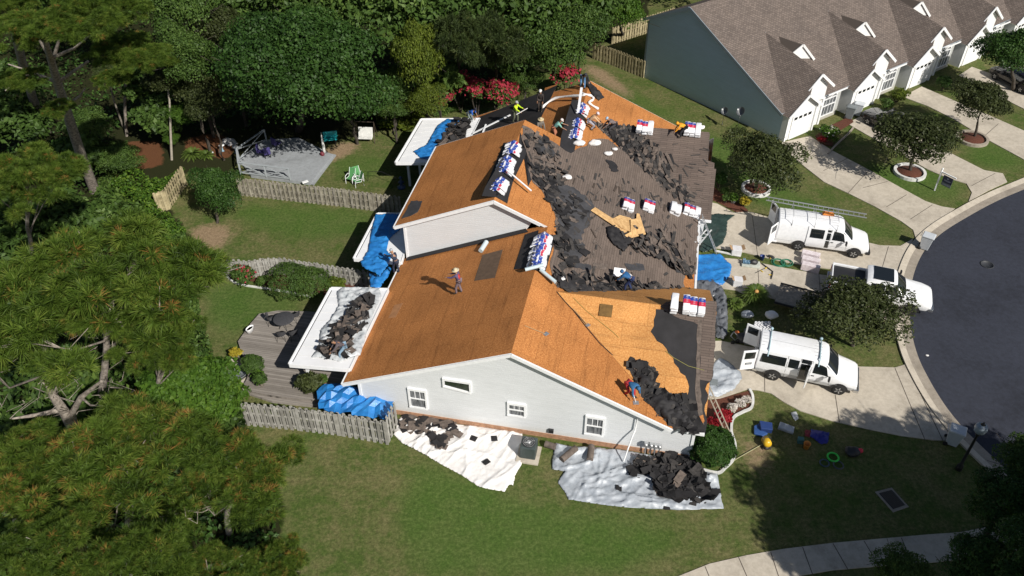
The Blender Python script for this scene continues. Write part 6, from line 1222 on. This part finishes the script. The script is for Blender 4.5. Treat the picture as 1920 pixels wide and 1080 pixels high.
for pl,mt,pp in ((W2,'felt',[(1106,238),(1125,240),(1150,262),(1165,290),(1150,292),(1128,275),(1112,258)]),(W2,'felt_grey',[(1140,242),(1185,246),(1200,262),(1190,275),(1170,262),(1150,258)]),(W2,'felt',[(1150,288),(1172,300),(1180,315),(1165,312),(1148,300)]),(W2,'felt_grey',[(1215,290),(1245,305),(1258,335),(1240,340),(1222,318)]),(W2,'felt',[(1187,318),(1200,330),(1205,345),(1194,342),(1184,328)]),
  (MF,'felt',[(995,305),(1030,322),(1052,350),(1075,378),(1090,405),(1070,415),(1042,392),(1020,358),(1000,335)]),(MF,'felt_grey',[(1008,262),(1030,275),(1042,292),(1028,300),(1012,285)]),(MF,'felt',[(1018,252),(1030,262),(1028,270),(1014,262)]),(MF,'felt',[(1046,425),(1062,420),(1078,450),(1074,480),(1052,470),(1044,450)]),(MF,'felt_grey',[(1060,455),(1082,458),(1092,480),(1075,492),(1058,480)]),
  (MF,'felt',[(1135,300),(1152,306),(1160,322),(1145,322)]),(MF,'felt_grey',[(1262,498),(1285,505),(1295,516),(1268,512)]),(MF,'felt_grey',[(1170,495),(1205,497),(1208,508),(1176,506)]),(MF,'debris_brown',[(1112,494),(1138,497),(1135,507),(1110,504)]),(MF,'felt_grey',[(1076,492),(1108,499),(1106,508),(1074,502)])):
    k_+=1; sheet('felt_patch',pp,pl,.058+.004*(k_%3),.01,mt,None,rag=.09,step=.18,label=['black felt patch left of the large torn heap','grey felt patch along the far wing ridge','black felt patch inside the large torn heap','grey felt patch under the fan of long strips','small black felt patch left of the fan of strips','long black felt patch below the middle bundle row','grey felt patch right of the raised ridge tip','small black felt patch at the raised ridge tip','black felt patch right of the nearest bundle row','grey felt patch low beside the nearest bundle row','black felt patch below the smallest white bags','grey felt patch near the street gutter','grey loose sheet left of the gutter curl','brown loose shingle sheet below the plywood','grey loose sheet above the valley'][k_-1],cat='roofing felt')
cloth('torn_felt',[(1192,876),(1215,866),(1262,862),(1300,885),(1310,915),(1290,935),(1250,930),(1228,900)],GROUND,'debris_dark',amp=.5,cell=.14,off=.1,seed=41,smooth=False,label='crumpled black felt under the shingle heap on the silver tarp',cat='roofing felt')
# plywood scraps
def board(pts,pl,off,label,th=.02): return tag(B().slab([pl.hit(*p)+pl.n*o_ for p,o_ in pts],th).build('plywood_scrap','plywood'),label,'plywood')
board([((1106,397),.12),((1114,391),.12),((1178,435),.22),((1168,441),.22)],MF,.1,'long narrow plywood strip on the old shingles')
board([((1143,415),.16),((1160,406),.14),((1180,412),.16),((1192,428),.2),((1178,440),.26),((1160,432),.26)],MF,.1,'middle plywood scrap overlapping the long strip'); board([((1178,441),.30),((1166,446),.18),((1182,449),.14),((1209,442),.14),((1203,425),.16),((1196,405),.2),((1191,404),.2),((1190,414),.2),((1178,418),.3)],MF,.1,'plywood scrap with a round hole beside the swirl of shingles')
b=B(); b.lathe(at(MF,1190,432)+MF.n*.24,[(.0,0),(.12,0),(.12,.01),(.0,.01)],12,axis=MF.n.to_track_quat('Z','Y').to_matrix()); b.build('hole','felt',None,label='dark round hole in the plywood scrap',cat='hole')
b=B(); b.box(W1.hit(1136,583)+W1.n*.05,(.66,.66,.08),mat=Matrix((W1.h,W1.s,W1.n)).transposed()); b.build('roof_hatch',pm('hatch',(.16,.09,.025),.3,4),label='square brown board left on the pale garage wing',cat='board')
# ladders leaning on the eaves
ladder('ladder',G(1344,474,.05),G(1316,404,2.9),.40,'aluminium ladder leaning at the street eave by the green tarp',12)
ladder('ladder',G(1366,815,.05),G(1320,712,3.1),.36,'wooden ladder leaning by the red shrubs',11,'wood_grey',(0,0,1),.03,.015)
ladder('ladder',G(1330,430,.1),G(1308,455,2.3),.3,'short white ladder rail behind the aluminium ladder',4,'white')
b=B(); b.tube([G(1313,405,2.3),G(1305,440,1.2),G(1303,470,.2)],.04,6); b.build('downspout','white',H)
b=B(); u1,zz1=gpos(1197,772); b.tube([W(u1,-.12,zz1),W(u1-.02,-.14,zz1-1.2),W(u1-.15,-.35,zz1-1.6),W(u1-.4,-.9,.15)],.04,6); b.build('downspout','white',H)
# gas meters on the gable wall
for i,x in enumerate((1211,1221,1229,1237)):
    u,z=gpos(x,835); e=empty('gas_meter',W(u,-.25,0),'one of the four grey gas meters on the gable wall','gas meter','gas meters on the gable wall'); b=B(); b.tube([W(u,-.2,.05),W(u,-.2,.75)],.03,6); b.tube([W(u-.08,-.2,.3),W(u+.02,-.2,.75)],.02,6); b.build('pipe','chrome' if i%2 else 'aluminium',e)
    b=B(); b.box(W(u,-.24,.95),(.20,.16,.28),rz=ANG); b.build('body','aluminium',e,bevel=.02); B().lathe(W(u,-.33,1.02),[(.0,0),(.06,0),(.07,.02),(.0,.04)],12,axis=VA.to_track_quat('-Z','Y').to_matrix()).build('dial','white',e)
# air conditioner
g=G(989,862); e=empty('air_conditioner',g,'dark grey green air conditioner on a concrete pad by the gable wall','air conditioner'); g2=W(*[(g-O).dot(UA),(g-O).dot(VA)+.35])
B().box(g2+Vector((0,-.05,.05)),(1.15,1.15,.1),rz=ANG).build('pad','concrete',e); M['acgreen']=pm('ac_green',(.05,.065,.065),.2,5,.5)
B().box(g2+Vector((0,0,.52)),(.80,.80,.84),rz=ANG).build('body','acgreen',e,bevel=.05); B().lathe(g2+Vector((0,0,.945)),[(.0,.0),(.31,.0),(.34,.03),(.31,.035),(.30,.012),(.0,.012)],24).build('fan_ring','blackplastic',e)
b=B()
for k in range(10): a=k*math.pi/10; d=Vector((math.cos(a),math.sin(a),0))*.31; b.tube([g2-d+Vector((0,0,.99)),g2+d+Vector((0,0,.99))],.006,4)
for r_ in (.1,.2,.3): b.tube([g2+Vector((math.cos(t)*r_,math.sin(t)*r_,.99)) for t in np.linspace(0,6.283,20)],.006,4)
b.lathe(g2+Vector((0,0,.96)),[(.0,0),(.09,0),(.09,.03),(.0,.04)],12); b.build('grille','aluminium',e)
# satellite dishes
def dish(px,py,h,r,label,az,tube=.025):
    g=G(px,py); e=empty('satellite_dish',g,label,'satellite dish'); b=B(); b.tube([g,g+Vector((0,0,h*.8)),g+Vector((.1,0,h))],tube,6); b.build('pole','aluminium',e); c=g+Vector((.1,0,h)); ax=Vector((math.cos(az),math.sin(az),.75)).normalized(); m=ax.to_track_quat('Z','Y').to_matrix()
    b=B(); b.lathe(c,[(.001,0),(r*.4,.03),(r*.75,.09),(r,.17),(r*1.02,.17),(r*.75,.06),(.001,-.03)],22,axis=m,sx=1,sy=.85); b.build('dish',M.setdefault('dishgrey',flat('dish_grey',(.16,.17,.18),.5)),e); b=B(); b.tube([c-m@Vector((0,r*.7,0)),c+ax*r*1.2],.015,5); b.box(c+ax*r*1.25,(.12,.08,.08)); b.build('arm','white',e)
dish(1381,250,1.9,.42,'larger satellite dish on a tall pole by the grey wall',R(200)); dish(1354,234,1.2,.36,'smaller satellite dish by the grey wall',R(200))
# sale sign
g=G(1752,357); e=empty('sale_sign',g,'white post sign with dark blue hanging panel by the far drive','sign'); t=G(1762,319,1.75); tp=Vector((g.x+.02,g.y,1.8)); ar=(G(1788,334,1.55)-Vector((g.x,g.y,1.55))); ar.z=0; ar=ar.normalized()
b=B(); b.box(g+Vector((0,0,.9)),(.09,.09,1.8)); b.beam(g+Vector((0,0,1.6)),g+ar*1.15+Vector((0,0,1.6)),.08,.08); b.ball(g+Vector((0,0,1.84)),.07); b.build('post','white',e); an=math.atan2(ar.y,ar.x)
B().box(g+ar*.62+Vector((0,0,1.2)),(.72,.03,.52),rz=an).build('panel',flat('navy_panel',(.02,.025,.08),.5),e); B().box(g+ar*.62+Vector((0,0,.80)),(.72,.03,.24),rz=an).build('lower_panel',flat('grey_panel',(.16,.18,.20),.5),e)
nn=Vector((ar.y,-ar.x,0)); b=B()
for z,w_,h_ in ((1.30,.12,.10),(1.15,.5,.03),(1.09,.4,.03),(.84,.56,.035),(.77,.5,.035)): b.box(g+ar*.62+nn*.02+Vector((0,0,z)),(w_,.006,h_),rz=an)
b.build('lettering',flat('pale_letter',(.35,.38,.5)),e)
# street lamp
g=G(1797,880); e=empty('street_lamp',g,'dark post street lamp with a frosted globe at the kerb','street lamp'); b=B(); b.lathe(g,[(.16,0),(.16,.3),(.08,.45),(.06,2.6),(.10,2.65),(.10,2.8)],12); b.build('post','blackplastic',e)
B().lathe(g+Vector((0,0,2.8)),[(.12,0),(.26,.14),(.30,.34),(.26,.52),(.10,.62)],16).build('globe',M.setdefault('globe',flat('lamp_globe',(.26,.31,.36),.25)),e); B().lathe(g+Vector((0,0,3.42)),[(.12,0),(.06,.06),(.02,.16)],10).build('finial','blackplastic',e)
# drain grate and manhole
g=G(1672,937,.03); e=empty('storm_drain',g,'concrete framed storm drain grate in the shaded lawn','drain'); cr_=[G(x,y,.04) for x,y in ((1641,922),(1672,914),(1704,950),(1675,960))]; ctr=sum(cr_,Vector())/4
B().slab(cr_,.08).build('frame','concrete_dark',e); inn=[c.lerp(ctr,.22)+Vector((0,0,.012)) for c in cr_]; B().slab(inn,.02).build('grate','blackplastic',e); b=B()
for k in range(1,9): b.beam(inn[0].lerp(inn[1],k/9)+Vector((0,0,.01)),inn[3].lerp(inn[2],k/9)+Vector((0,0,.01)),.04,.02)
b.build('bars','joint',e)
B().lathe(G(1851,496,.03),[(.0,0),(.42,0),(.42,.012),(.36,.012),(.36,.004),(.0,.004)],24).build('manhole_cover',flat('iron',(.035,.037,.042),.6),label='round manhole cover in the dark road',cat='manhole cover')
bag(1738,667,GROUND,.1,'scrap of white litter on the dark road',(1,.7,.2),.04,'litter',name='litter')
# boxes and packs
def box_(px,py,sz,mat,label,name='box',cat='box',rz=ANG,n=1,extra=None):
    g=G(px,py); e=empty(name,g,label,cat); B().box(g+Vector((0,0,sz[2]/2)),sz,rz=rz).build('body',mat,e,bevel=.02)
    if extra: extra(e,g,sz)
    return e
def flaps(e,g,sz):
    for s in (-1,1): B().beam(g+Vector((s*sz[0]*.5,0,sz[2])),g+Vector((s*sz[0]*.78,0,sz[2]+.10)),sz[1]*.9,.01).build('flap','cardboard',e)
M['boxwhite']=pm('white_carton',(.66,.66,.68),.1,3,.6)
box_(1380,476,(.62,.55,.5),'boxwhite','white carton with a cardboard flap at the left end of the grass strip',extra=flaps); box_(1382,535,(.55,.5,.55),'boxwhite','open white carton beside the bright blue tarp',extra=flaps)
M['pinkwrap']=pm('pink_print_wrap',(.62,.50,.53),.25,7,.4,c2=(.74,.70,.72))
an2=dirto(G(1497,497),G(1538,507))
for i,(x,y) in enumerate(((1518,501),(1518,490),(1518,479))):
    g=G(x,y+6); tag(B().box(g+Vector((0,0,.26)),(1.15,.42,.5),rz=an2).build('foam_pack','pinkwrap',bevel=.03),('nearest','middle','farthest')[i]+' of three pink and white wrapped packs on the grass strip','pack')
# tool clutter on the middle drive
g=G(1407,498); e=empty('tool_tray',g,'pale tray loaded with bottles and black tool bag on the middle drive','tray'); b=B(); b.box(g+Vector((0,0,.12)),(1.15,.62,.14),rz=ANG); b.build('tray',pm('tray',(.45,.47,.42)),e,bevel=.02)
b=B()
for k in range(12): b.lathe(g+UA*(-.48+.09*(k%5))+VA*(-.12+.14*(k//5))+Vector((0,0,.19)),[(.035,0),(.035,.18),(.015,.23)],8)
b.build('bottles',flat('blue_bottle',(.16,.30,.45),.2),e); b=B(); b.ball((0,0,0),.24,0,12,8,(1.2,.8,.7)); b.v=[tuple(Vector(v)*(1+.3*noise.noise(Vector(v)*6))+g+UA*.18+Vector((0,0,.33))) for v in b.v]; b.build('tool_bag','blackplastic',e)
g=G(1428,487); e=empty('bucket',g,'blue bucket beside the tool tray','bucket'); B().lathe(g,[(.12,0),(.16,.34),(.17,.35),(.15,.33),(.11,.03)],16).build('body',flat('blue_bucket',(.015,.04,.20),.4),e); b=B(); b.tube([g+Vector((math.cos(t)*.16,.02,.34+.10*math.sin(t))) for t in np.linspace(0,3.14,9)],.008,5); b.build('handle','aluminium',e)
def coil(px,py,r,mat,label,n=5,tb=.018,name='hose_coil',seed=0,cat='hose'):
    g=G(px,py); rd=random.Random(seed); pts=[]
    for i in range(n*18): a=i/18*6.283; rr=r*(1+.15*math.sin(a*.37+seed)); pts.append(g+Vector((math.cos(a)*rr+.05*math.sin(a*.2),math.sin(a)*rr,.03+.012*(i/18)+.01*rd.random())))
    B().tube(pts,tb,6).build(name,mat,label=label,cat=cat)
M['hosegreen']=flat('green_hose',(.02,.16,.09),.4)
coil(1460,494,.38,'hosegreen','left coil of green hose on the grass strip'); coil(1475,494,.35,'hosegreen','right coil of green hose on the grass strip',seed=2)
def nailgun(px,py,px2,py2,label,mat='blackplastic',r=.04):
    a,q=G(px,py,.08),G(px2,py2,.08); e=empty('power_tool',a,label,'tool'); B().tube([a,a.lerp(q,.6),q],[r,r*1.2,r*.7],8).build('body',mat,e); B().beam(a.lerp(q,.5),a.lerp(q,.5)+(q-a).cross(Vector((0,0,1))).normalized()*.2,.05,.05).build('handle',M.setdefault('yel',flat('yellow_plastic',(.60,.42,.02),.4)),e)
nailgun(1428,494,1449,509,'black and yellow long tool lying past the blue bucket'); nailgun(1449,509,1446,523,'short black bar at the end of the long tool'); nailgun(1416,512,1436,502,'thin black rod on the middle drive','blackplastic',.015); nailgun(1440,480,1452,484,'dark tool bag on the grass strip above the hoses','blackplastic',.11)
B().beam(G(1340,470,.07),G(1388,480,.07),.16,.06).build('white_board','dirt_white',label='long pale board along the grass strip edge',cat='board')
# roll pile
g=G(1424,638); e=empty('roll_pallet',g,'cluster of white paper rolls standing behind the passenger van','rolls'); b=B()
b.box(g+Vector((-.1,0,.18)),(1.6,1.1,.3),rz=-.2); b.build('base','bingrey',e,bevel=.03)
for i in range(5):
    for j in range(4):
        c=g+Vector((-.42+.19*i+.08*(j%2),-.30+.20*j,.33)); b=B(); b.lathe(c,[(.088,0),(.09,.02),(.09,.82),(.085,.84),(.04,.84),(.035,.80),(.0,.78)],12); b.build('roll','boxwhite',e)
bag(1443,602,GROUND,.38,'white bag slumped beside the paper rolls',(1,.8,.5),.5); bag(1398,600,GROUND,.36,'grey blue bag behind the paper rolls',(1,.8,.5),.45,mat='tarp_silver'); bag(1392,640,GROUND,.4,'black bag left of the paper rolls',(1,.9,.6),.3,mat='blackplastic'); bag(1381,628,GROUND,.15,'small orange bag by the black bag',(1,.9,.6),.2,mat=flat('orange_bag',(.55,.15,.04)))
e=empty('hand_truck',G(1378,634),'pale hand truck lying by the garage','hand truck'); b=B(); b.tube([G(1370,630,.3),G(1378,638,.1),G(1386,632,.35),G(1376,622,.5),G(1370,630,.3)],.03,6); b.build('frame','aluminium',e); [B().lathe(G(x,y,.15),[(.02,-.04),(.13,-.04),(.13,.04),(.02,.04)],12,axis=Matrix.Rotation(1.57,3,'X')).build('wheel','tyre',e) for x,y in ((1374,642),(1383,640))]
box_(1336,722,(.5,.4,.3),'bingrey','grey crate under the end of the ladder','crate','crate')
# toys and things on the shaded lawn
def slabobj(name,pts,h,mat,label,cat,amp=0):
    return tag(B().slab([G(x,y,h) for x,y in pts],h*.9).build(name,mat,bevel=.03),label,cat)
slabobj('folded_tarp',[(1424,788),(1448,792),(1449,806),(1427,803)],.35,flat('navy_cloth',(.02,.045,.16),.5),'folded dark blue tarp on the side lawn','tarp'); slabobj('folded_tarp',[(1414,798),(1426,792),(1430,806),(1440,812),(1430,817),(1414,812)],.15,flat('navy_cloth2',(.03,.08,.24),.5),'flat blue tarp under the folded tarp','tarp')
slabobj('white_cushion',[(1463,790),(1490,800),(1488,811),(1459,801)],.2,'tarp_silver','white folded sheet right of the blue tarp','sheet')
cloth('litter',[(1482,774),(1494,772),(1497,786),(1490,792)],GROUND,'tarp_clear',amp=.1,cell=.08,label='scrap of clear plastic at the edge of the drive',cat='litter')
g=G(1436,838); e=empty('blower',g,'yellow blower machine standing on the side lawn','blower'); b=B(); b.lathe(g+Vector((0,.1,.3)),[(.05,-.28),(.2,-.25),(.22,0),(.2,.25),(.08,.3)],14,axis=Matrix.Rotation(1.2,3,'X')); b.build('body',flat('yellow_machine',(.62,.38,.02),.35),e); b=B(); b.tube([g+Vector((-.2,-.2,.02)),g+Vector((-.2,.2,.5)),g+Vector((.2,.2,.5)),g+Vector((.2,-.2,.02))],.02,6); b.build('frame','blackplastic',e); B().lathe(g+Vector((0,-.15,.2)),[(.0,0),(.16,0),(.16,.05),(.1,.06),(.0,.02)],14,axis=Matrix.Rotation(1.2,3,'X')).build('intake','blackplastic',e)
def torus(px,py,r,t,mat,label,name='pool_ring',cat='ring'):
    g=G(px,py,t); b=B(); b.tube([g+Vector((math.cos(a)*r,math.sin(a)*r,0)) for a in np.linspace(0,6.2832,29)],t,10,cap=False); b.build(name,mat,label=label,cat=cat)
torus(1562,857,.27,.05,flat('green_ring',(.05,.60,.07),.4),'bright green ring on the shaded lawn'); torus(1546,868,.22,.035,flat('dull_ring',(.04,.07,.10),.4),'dull blue ring left of the green ring'); torus(1572,872,.24,.035,flat('dull_ring2',(.07,.08,.09),.4),'dull grey ring right of the green ring')
g=G(1511,840); e=empty('bucket',g,'orange bucket on the shaded lawn','bucket'); B().lathe(g,[(.13,0),(.18,.36),(.19,.37),(.16,.35),(.12,.03)],16).build('body',flat('orange_bucket',(.62,.24,.04),.4),e)
box_(1500,829,(.3,.26,.3),pm('teal_box',(.05,.14,.14)),'small teal box by the orange bucket')
cloth('blue_cloth',[(1520,806),(1555,812),(1552,832),(1540,835),(1518,820)],GROUND,flat('deep_blue',(.015,.02,.22),.5),amp=.25,cell=.08,seed=31,label='deep blue cloth heaped on the shaded lawn',cat='cloth'); cloth('red_cloth',[(1509,806),(1522,808),(1518,822),(1508,818)],GROUND,flat('dark_red',(.20,.01,.02),.5),amp=.15,cell=.08,seed=32,label='dark red cloth beside the deep blue cloth',cat='cloth')
bag(1610,850,GROUND,.16,'small bright red pouch on the shaded lawn',(1,.9,.7),.2,mat=flat('bright_red',(.65,.03,.06)),name='pouch',cat='pouch'); bag(1597,850,GROUND,.4,'black bag beside the bright red pouch',(1,.8,.5),.15,mat='blackplastic')
# back yard furniture
def chair(px,py,rz,label):
    g=G(px,py); e=empty('lawn_chair',g,label,'chair',rz=rz); 
    for s in (-1,1):
        b=B(); b.tube([(.32,s*.27,0),(.30,s*.28,.45),(.25,s*.29,.60),(-.1,s*.29,.62),(-.32,s*.28,.50),(-.34,s*.27,0)],.022,6); b.tube([(.28,s*.25,.40),(-.18,s*.25,.36),(-.42,s*.24,1.0)],.018,6); b.build('frame','white',e,local=True)
    B().slab([Vector(q) for q in ((.28,-.24,.40),(.28,.24,.40),(-.18,.24,.36),(-.18,-.24,.36))],.02).build('seat',M.setdefault('chairgreen',flat('green_mesh',(.08,.26,.09),.7)),e,local=True); B().slab([Vector(q) for q in ((-.18,-.24,.37),(-.18,.24,.37),(-.42,.23,1.0),(-.42,-.23,1.0))],.02).build('backrest','chairgreen',e,local=True)
chair(659,341,R(-110),'green mesh lawn chair, left of the pair by the brown fence'); chair(673,338,R(-60),'green mesh lawn chair, right of the pair by the brown fence'); chair(672,347,R(-150),'small green mesh chair lowest by the fence')
g=G(688,262); e=empty('yard_swing',g,'white cushioned yard swing in a dark frame on the back lawn','swing',rz=R(-5)); b=B()
for s in (-1,1): b.tube([(.55,s*.75-0,0),(0,s*.72,1.6),(-.55,s*.75,0)],.03,6)
b.tube([(0,-.75,1.6),(0,.75,1.6)],.03,6); 
b.v=[(v[1],-v[0],v[2]) for v in b.v]; b.build('frame',flat('swing_frame',(.07,.05,.035)),e,local=True); B().box((0,-.1,.75),(1.15,.12,.8),mat=Matrix.Rotation(-.35,3,'X')).build('cushion','dirt_white',e,local=True,bevel=.04); B().box((0,-.35,.42),(1.15,.5,.1)).build('seat','dirt_white',e,local=True,bevel=.03)
g=G(618,270); e=empty('garden_bench',g,'turquoise garden seat at the edge of the big oak','bench'); tq=flat('turquoise',(.02,.38,.42),.4); B().box(g+Vector((.1,0,.45)),(1.1,.45,.08),rz=.2).build('seat',tq,e,bevel=.02); B().box(g+Vector((.1,.25,.75)),(1.1,.07,.5),rz=.2).build('backrest',tq,e,bevel=.02); b=B(); [b.box(g+Vector((x,y,.2)),(.06,.06,.42)) for x in (-.35,.5) for y in (-.15,.2)]; b.build('legs','blackplastic',e)
g=G(610,295); e=empty('patio_umbrella',g,'closed white parasol on the grey deck corner','parasol'); B().tube([g,g+Vector((0,0,2.2))],.025,8).build('pole','aluminium',e); B().lathe(g+Vector((0,0,.3)),[(.05,0),(.12,.3),(.09,1.2),(.03,1.7)],12).build('canopy','dirt_white',e)
bag(606,296,GROUND,.17,'small dark red ball at the foot of the parasol',(1,1,1),.35,'ball',flat('dark_red2',(.12,.01,.02)),'ball')
def lounge(px,py,mat,label,rz=0):
    g=G(px,py,.25); e=empty('deck_chair',g,label,'chair',rz=rz); b=B(); b.box((0,0,.35),(.55,.5,.06)); b.box((-.28,0,.65),(.07,.5,.6)); b.build('seat',mat,e,local=True,bevel=.02); b=B(); [b.box((x,y,.17),(.05,.05,.34)) for x in (-.22,.22) for y in (-.2,.2)]; b.build('legs','blackplastic',e,local=True)
nv=flat('indigo',(.05,.04,.16),.7); lounge(492,291,nv,'indigo chair on the grey deck behind the crossed rails'); lounge(502,294,nv,'second indigo chair closer to the oak on the grey deck',2); lounge(520,276,nv,'indigo chair deepest in the oak shade on the grey deck',1)
for x,y,h_,l in ((418,283,.5,'left white garden table by the oak'),(443,286,.5,'right white garden table by the oak'),(388,292,.2,'left low white stool in the leaf litter'),(396,291,.2,'right low white stool in the leaf litter')):
    g=G(x,y); e=empty('garden_table',g,l,'table'); B().lathe(g+Vector((0,0,h_)),[(.0,0),(.22,0),(.22,.03),(.0,.04)],14).build('top','white',e); B().lathe(g,[(.14,0),(.05,.08),(.05,h_-.05),(.12,h_)],10).build('pedestal',flat('blue_base',(.25,.40,.5)) if h_>.3 else 'white',e)
cloth('white_cloth',[(418,262),(440,262),(447,272),(430,276),(417,270)],GROUND,'tarp_white',amp=.4,cell=.1,seed=33,label='white plastic heap behind the garden tables',cat='plastic sheet')
b=B(); b.box(G(572,341,.35),(.45,.2,.08),rz=.6); b.build('white_pot','white',label='small white object on the fence top by the grey deck',cat='lid')
g=G(753,352); e=empty('fountain',g,'dark blue tiered garden fountain under the farthest patio roof','fountain'); B().lathe(g,[(.3,0),(.3,.12),(.1,.2),(.08,.45),(.24,.5),(.07,.6),(.06,.8),(.15,.85),(.03,1.0)],16).build('body',flat('navy_stone',(.03,.06,.14),.4),e)
# timber deck furniture
g=G(536,614,.3); e=empty('mesh_table',g,'round black mesh patio table on the timber deck','table'); M['meshgrey']=pm('mesh_grey',(.055,.055,.06),.3,20,.6); B().lathe(g+Vector((0,0,.70)),[(.0,0),(.6,0),(.62,.02),(.6,.03),(.0,.03)],28).build('top','meshgrey',e); b=B()
for k in range(4): a=k*1.57+.4; b.tube([g+Vector((math.cos(a)*.4,math.sin(a)*.4,0)),g+Vector((math.cos(a)*.15,math.sin(a)*.15,.4)),g+Vector((math.cos(a)*.35,math.sin(a)*.35,.7))],.015,5)
b.build('legs','blackplastic',e); c=g+Vector((0,0,.7))
for i,(x,y,a) in enumerate(((511,606,20),(556,600,150),(530,636,90),(552,634,120))):
    g=G(x,y,.3); e=empty('mesh_chair',g,('left','right','lower left','lower right')[i]+' black mesh chair at the round deck table','chair',rz=R(a)); b=B(); b.lathe((0,0,.42),[(.0,0),(.24,0),(.25,.02),(.0,.02)],16); b.build('seat','meshgrey',e,local=True)
    b=B(); vs=[]; n=8
    for k in range(n+1): t=-1.1+2.2*k/n; vs+=[(-math.cos(t)*.26,math.sin(t)*.26,.45),(-math.cos(t)*.30,math.sin(t)*.30,.85-.1*abs(t))]
    b.add(vs,[(2*k,2*k+1,2*k+3,2*k+2) for k in range(n)]); b.build('backrest','meshgrey',e,local=True); b=B(); [b.tube([(x_*.2,y_*.2,.42),(x_*.26,y_*.26,0)],.012,5) for x_ in (-1,1) for y_ in (-1,1)]; b.build('legs','blackplastic',e,local=True)
g=G(470,622,.3); e=empty('planter',g,'oval white planter on the edge of the timber deck','planter'); B().lathe(g,[(.15,0),(.19,.3),(.2,.33),(.17,.32),(.15,.25)],18,sx=.8,sy=1.5,rz=-.5).build('pot','white',e); B().lathe(g+Vector((0,0,.24)),[(.001,0),(.15,0),(.15,.01)],14,sx=.8,sy=1.5,rz=-.5).build('soil','leaf_mid',e)
g=G(448,704); e=empty('pond_liner',g,'round dark pond tub in white gravel','tub'); B().lathe(g,[(.45,0),(.5,.25),(.55,.27),(.5,.28),(.44,.1),(.001,.08)],22).build('tub','bingrey',e)
def potted(px,py,z,r,h,potmat,leaf,label,seed,lr=.35,n=350):
    g=G(px,py,z); e=empty('potted_plant',g,label,'potted plant'); B().lathe(g,[(r*.7,0),(r,h),(r*1.08,h+.02),(r*.9,h),(r*.8,h-.05),(.001,h-.05)],14).build('pot',potmat,e)
    V,F,t=leaves([(0,0,h+lr*.6,lr,lr)],n,.10,seed,asp=2.6); o=bpy.data.objects.new('foliage',raw('foliage',V,F,t,leaf)); C.objects.link(o); o.parent=e
M['terra']=flat('terracotta',(.30,.09,.05),.7)
potted(491,722,.3,.16,.25,'concrete','leaf_mid','potted plant in grey pot on the deck step',1); potted(587,735,.05,.24,.3,pm('rustpot',(.16,.10,.07)),'leaf_olive','large leafy potted plant below the nearest patio roof post',2,.6,700); potted(600,738,.05,.2,.3,'terra','leaf_mid','red pot beside the large leafy potted plant',3,.2); potted(607,722,.05,.2,.3,'terra','leaf_mid','potted red flower by the blue tarp',4,.25); potted(570,728,.3,.18,.2,pm('rustpot2',(.2,.13,.09)),'leaf_olive','potted plant left of the patio roof post',5,.4)
potted(1358,368,.04,.2,.25,'terra','leaf_mid','terracotta pot with plant in the red mulch bed',6,.25); potted(1374,380,.04,.2,.25,'greyrail','leaf_bright','pale pot with plant in the red mulch bed',7,.3); potted(1543,248,.04,.2,.25,flat('bluepot',(.03,.10,.3)),'leaf_mid','blue pot with plant before the arched window',8,.25)
# sago palms
def sago(px,py,L_,n,label,z0=.35,seed=0,centre=True):
    g=G(px,py); rd=random.Random(seed); e=empty('sago_palm',g,label,'palm'); b=B(); b.lathe(g,[(.18,0),(.2,z0),(.1,z0+.08)],12); b.build('trunk','bark_dark',e); V=[];F=[];T_=[]
    for k in range(n):
        a=k*2.39996; el=R(8+62*(1-(k/n)))*(.9); l=L_*rd.uniform(.85,1.05); m=10; tn=.35+.5*rd.random()
        for i in range(m):
            t0,t1=i/m,(i+1)/m
            def P_(t): return g+Vector((math.cos(a)*math.cos(el)*l*t,math.sin(a)*math.cos(el)*l*t,z0+math.sin(el)*l*t-.45*l*t*t))
            p0,p1=P_(t0),P_(t1); d=(p1-p0).normalized(); s=d.cross(Vector((0,0,1))).normalized(); wd_=.15*math.sin(math.pi*min(1,t0*.85+.15))
            for sg in (-1,1):
                for h2 in (0,.5):
                    q=p0.lerp(p1,h2); i0=len(V); V+=[q,q+d*.05,q+s*sg*wd_+d*.08+Vector((0,0,.03))]; F.append((i0,i0+1,i0+2)); T_+=[tn,tn,tn]
    me=raw('fronds',[tuple(v) for v in V],F,T_,'frond'); o=bpy.data.objects.new('fronds',me); C.objects.link(o); o.parent=e; me.transform(Matrix.Translation(-g))
    if centre: b=B(); b.ball(g+Vector((0,0,z0+.22)),.15,0,10,7); b.build('cone',pm('sago_cone',(.45,.25,.08)),e)
sago(1415,560,1.05,90,'round sago palm with tan centre beside the middle drive',seed=1); sago(1378,573,.6,40,'smaller sago tuft left of the round sago palm',.15,2,False); sago(362,294,1.0,50,'sago palm above the creeper at the tan fence',.2,3,False); sago(388,295,.7,40,'small sago palm beside the low white stools',.2,4,False)
b=B(); b.tube([G(690,340,0),G(690,322,.9),G(715,322,.95),G(745,335,.9),G(735,352,0)],.02,6); b.build('arch_frame','blackplastic',label='thin black metal arch frame on the back lawn',cat='frame')
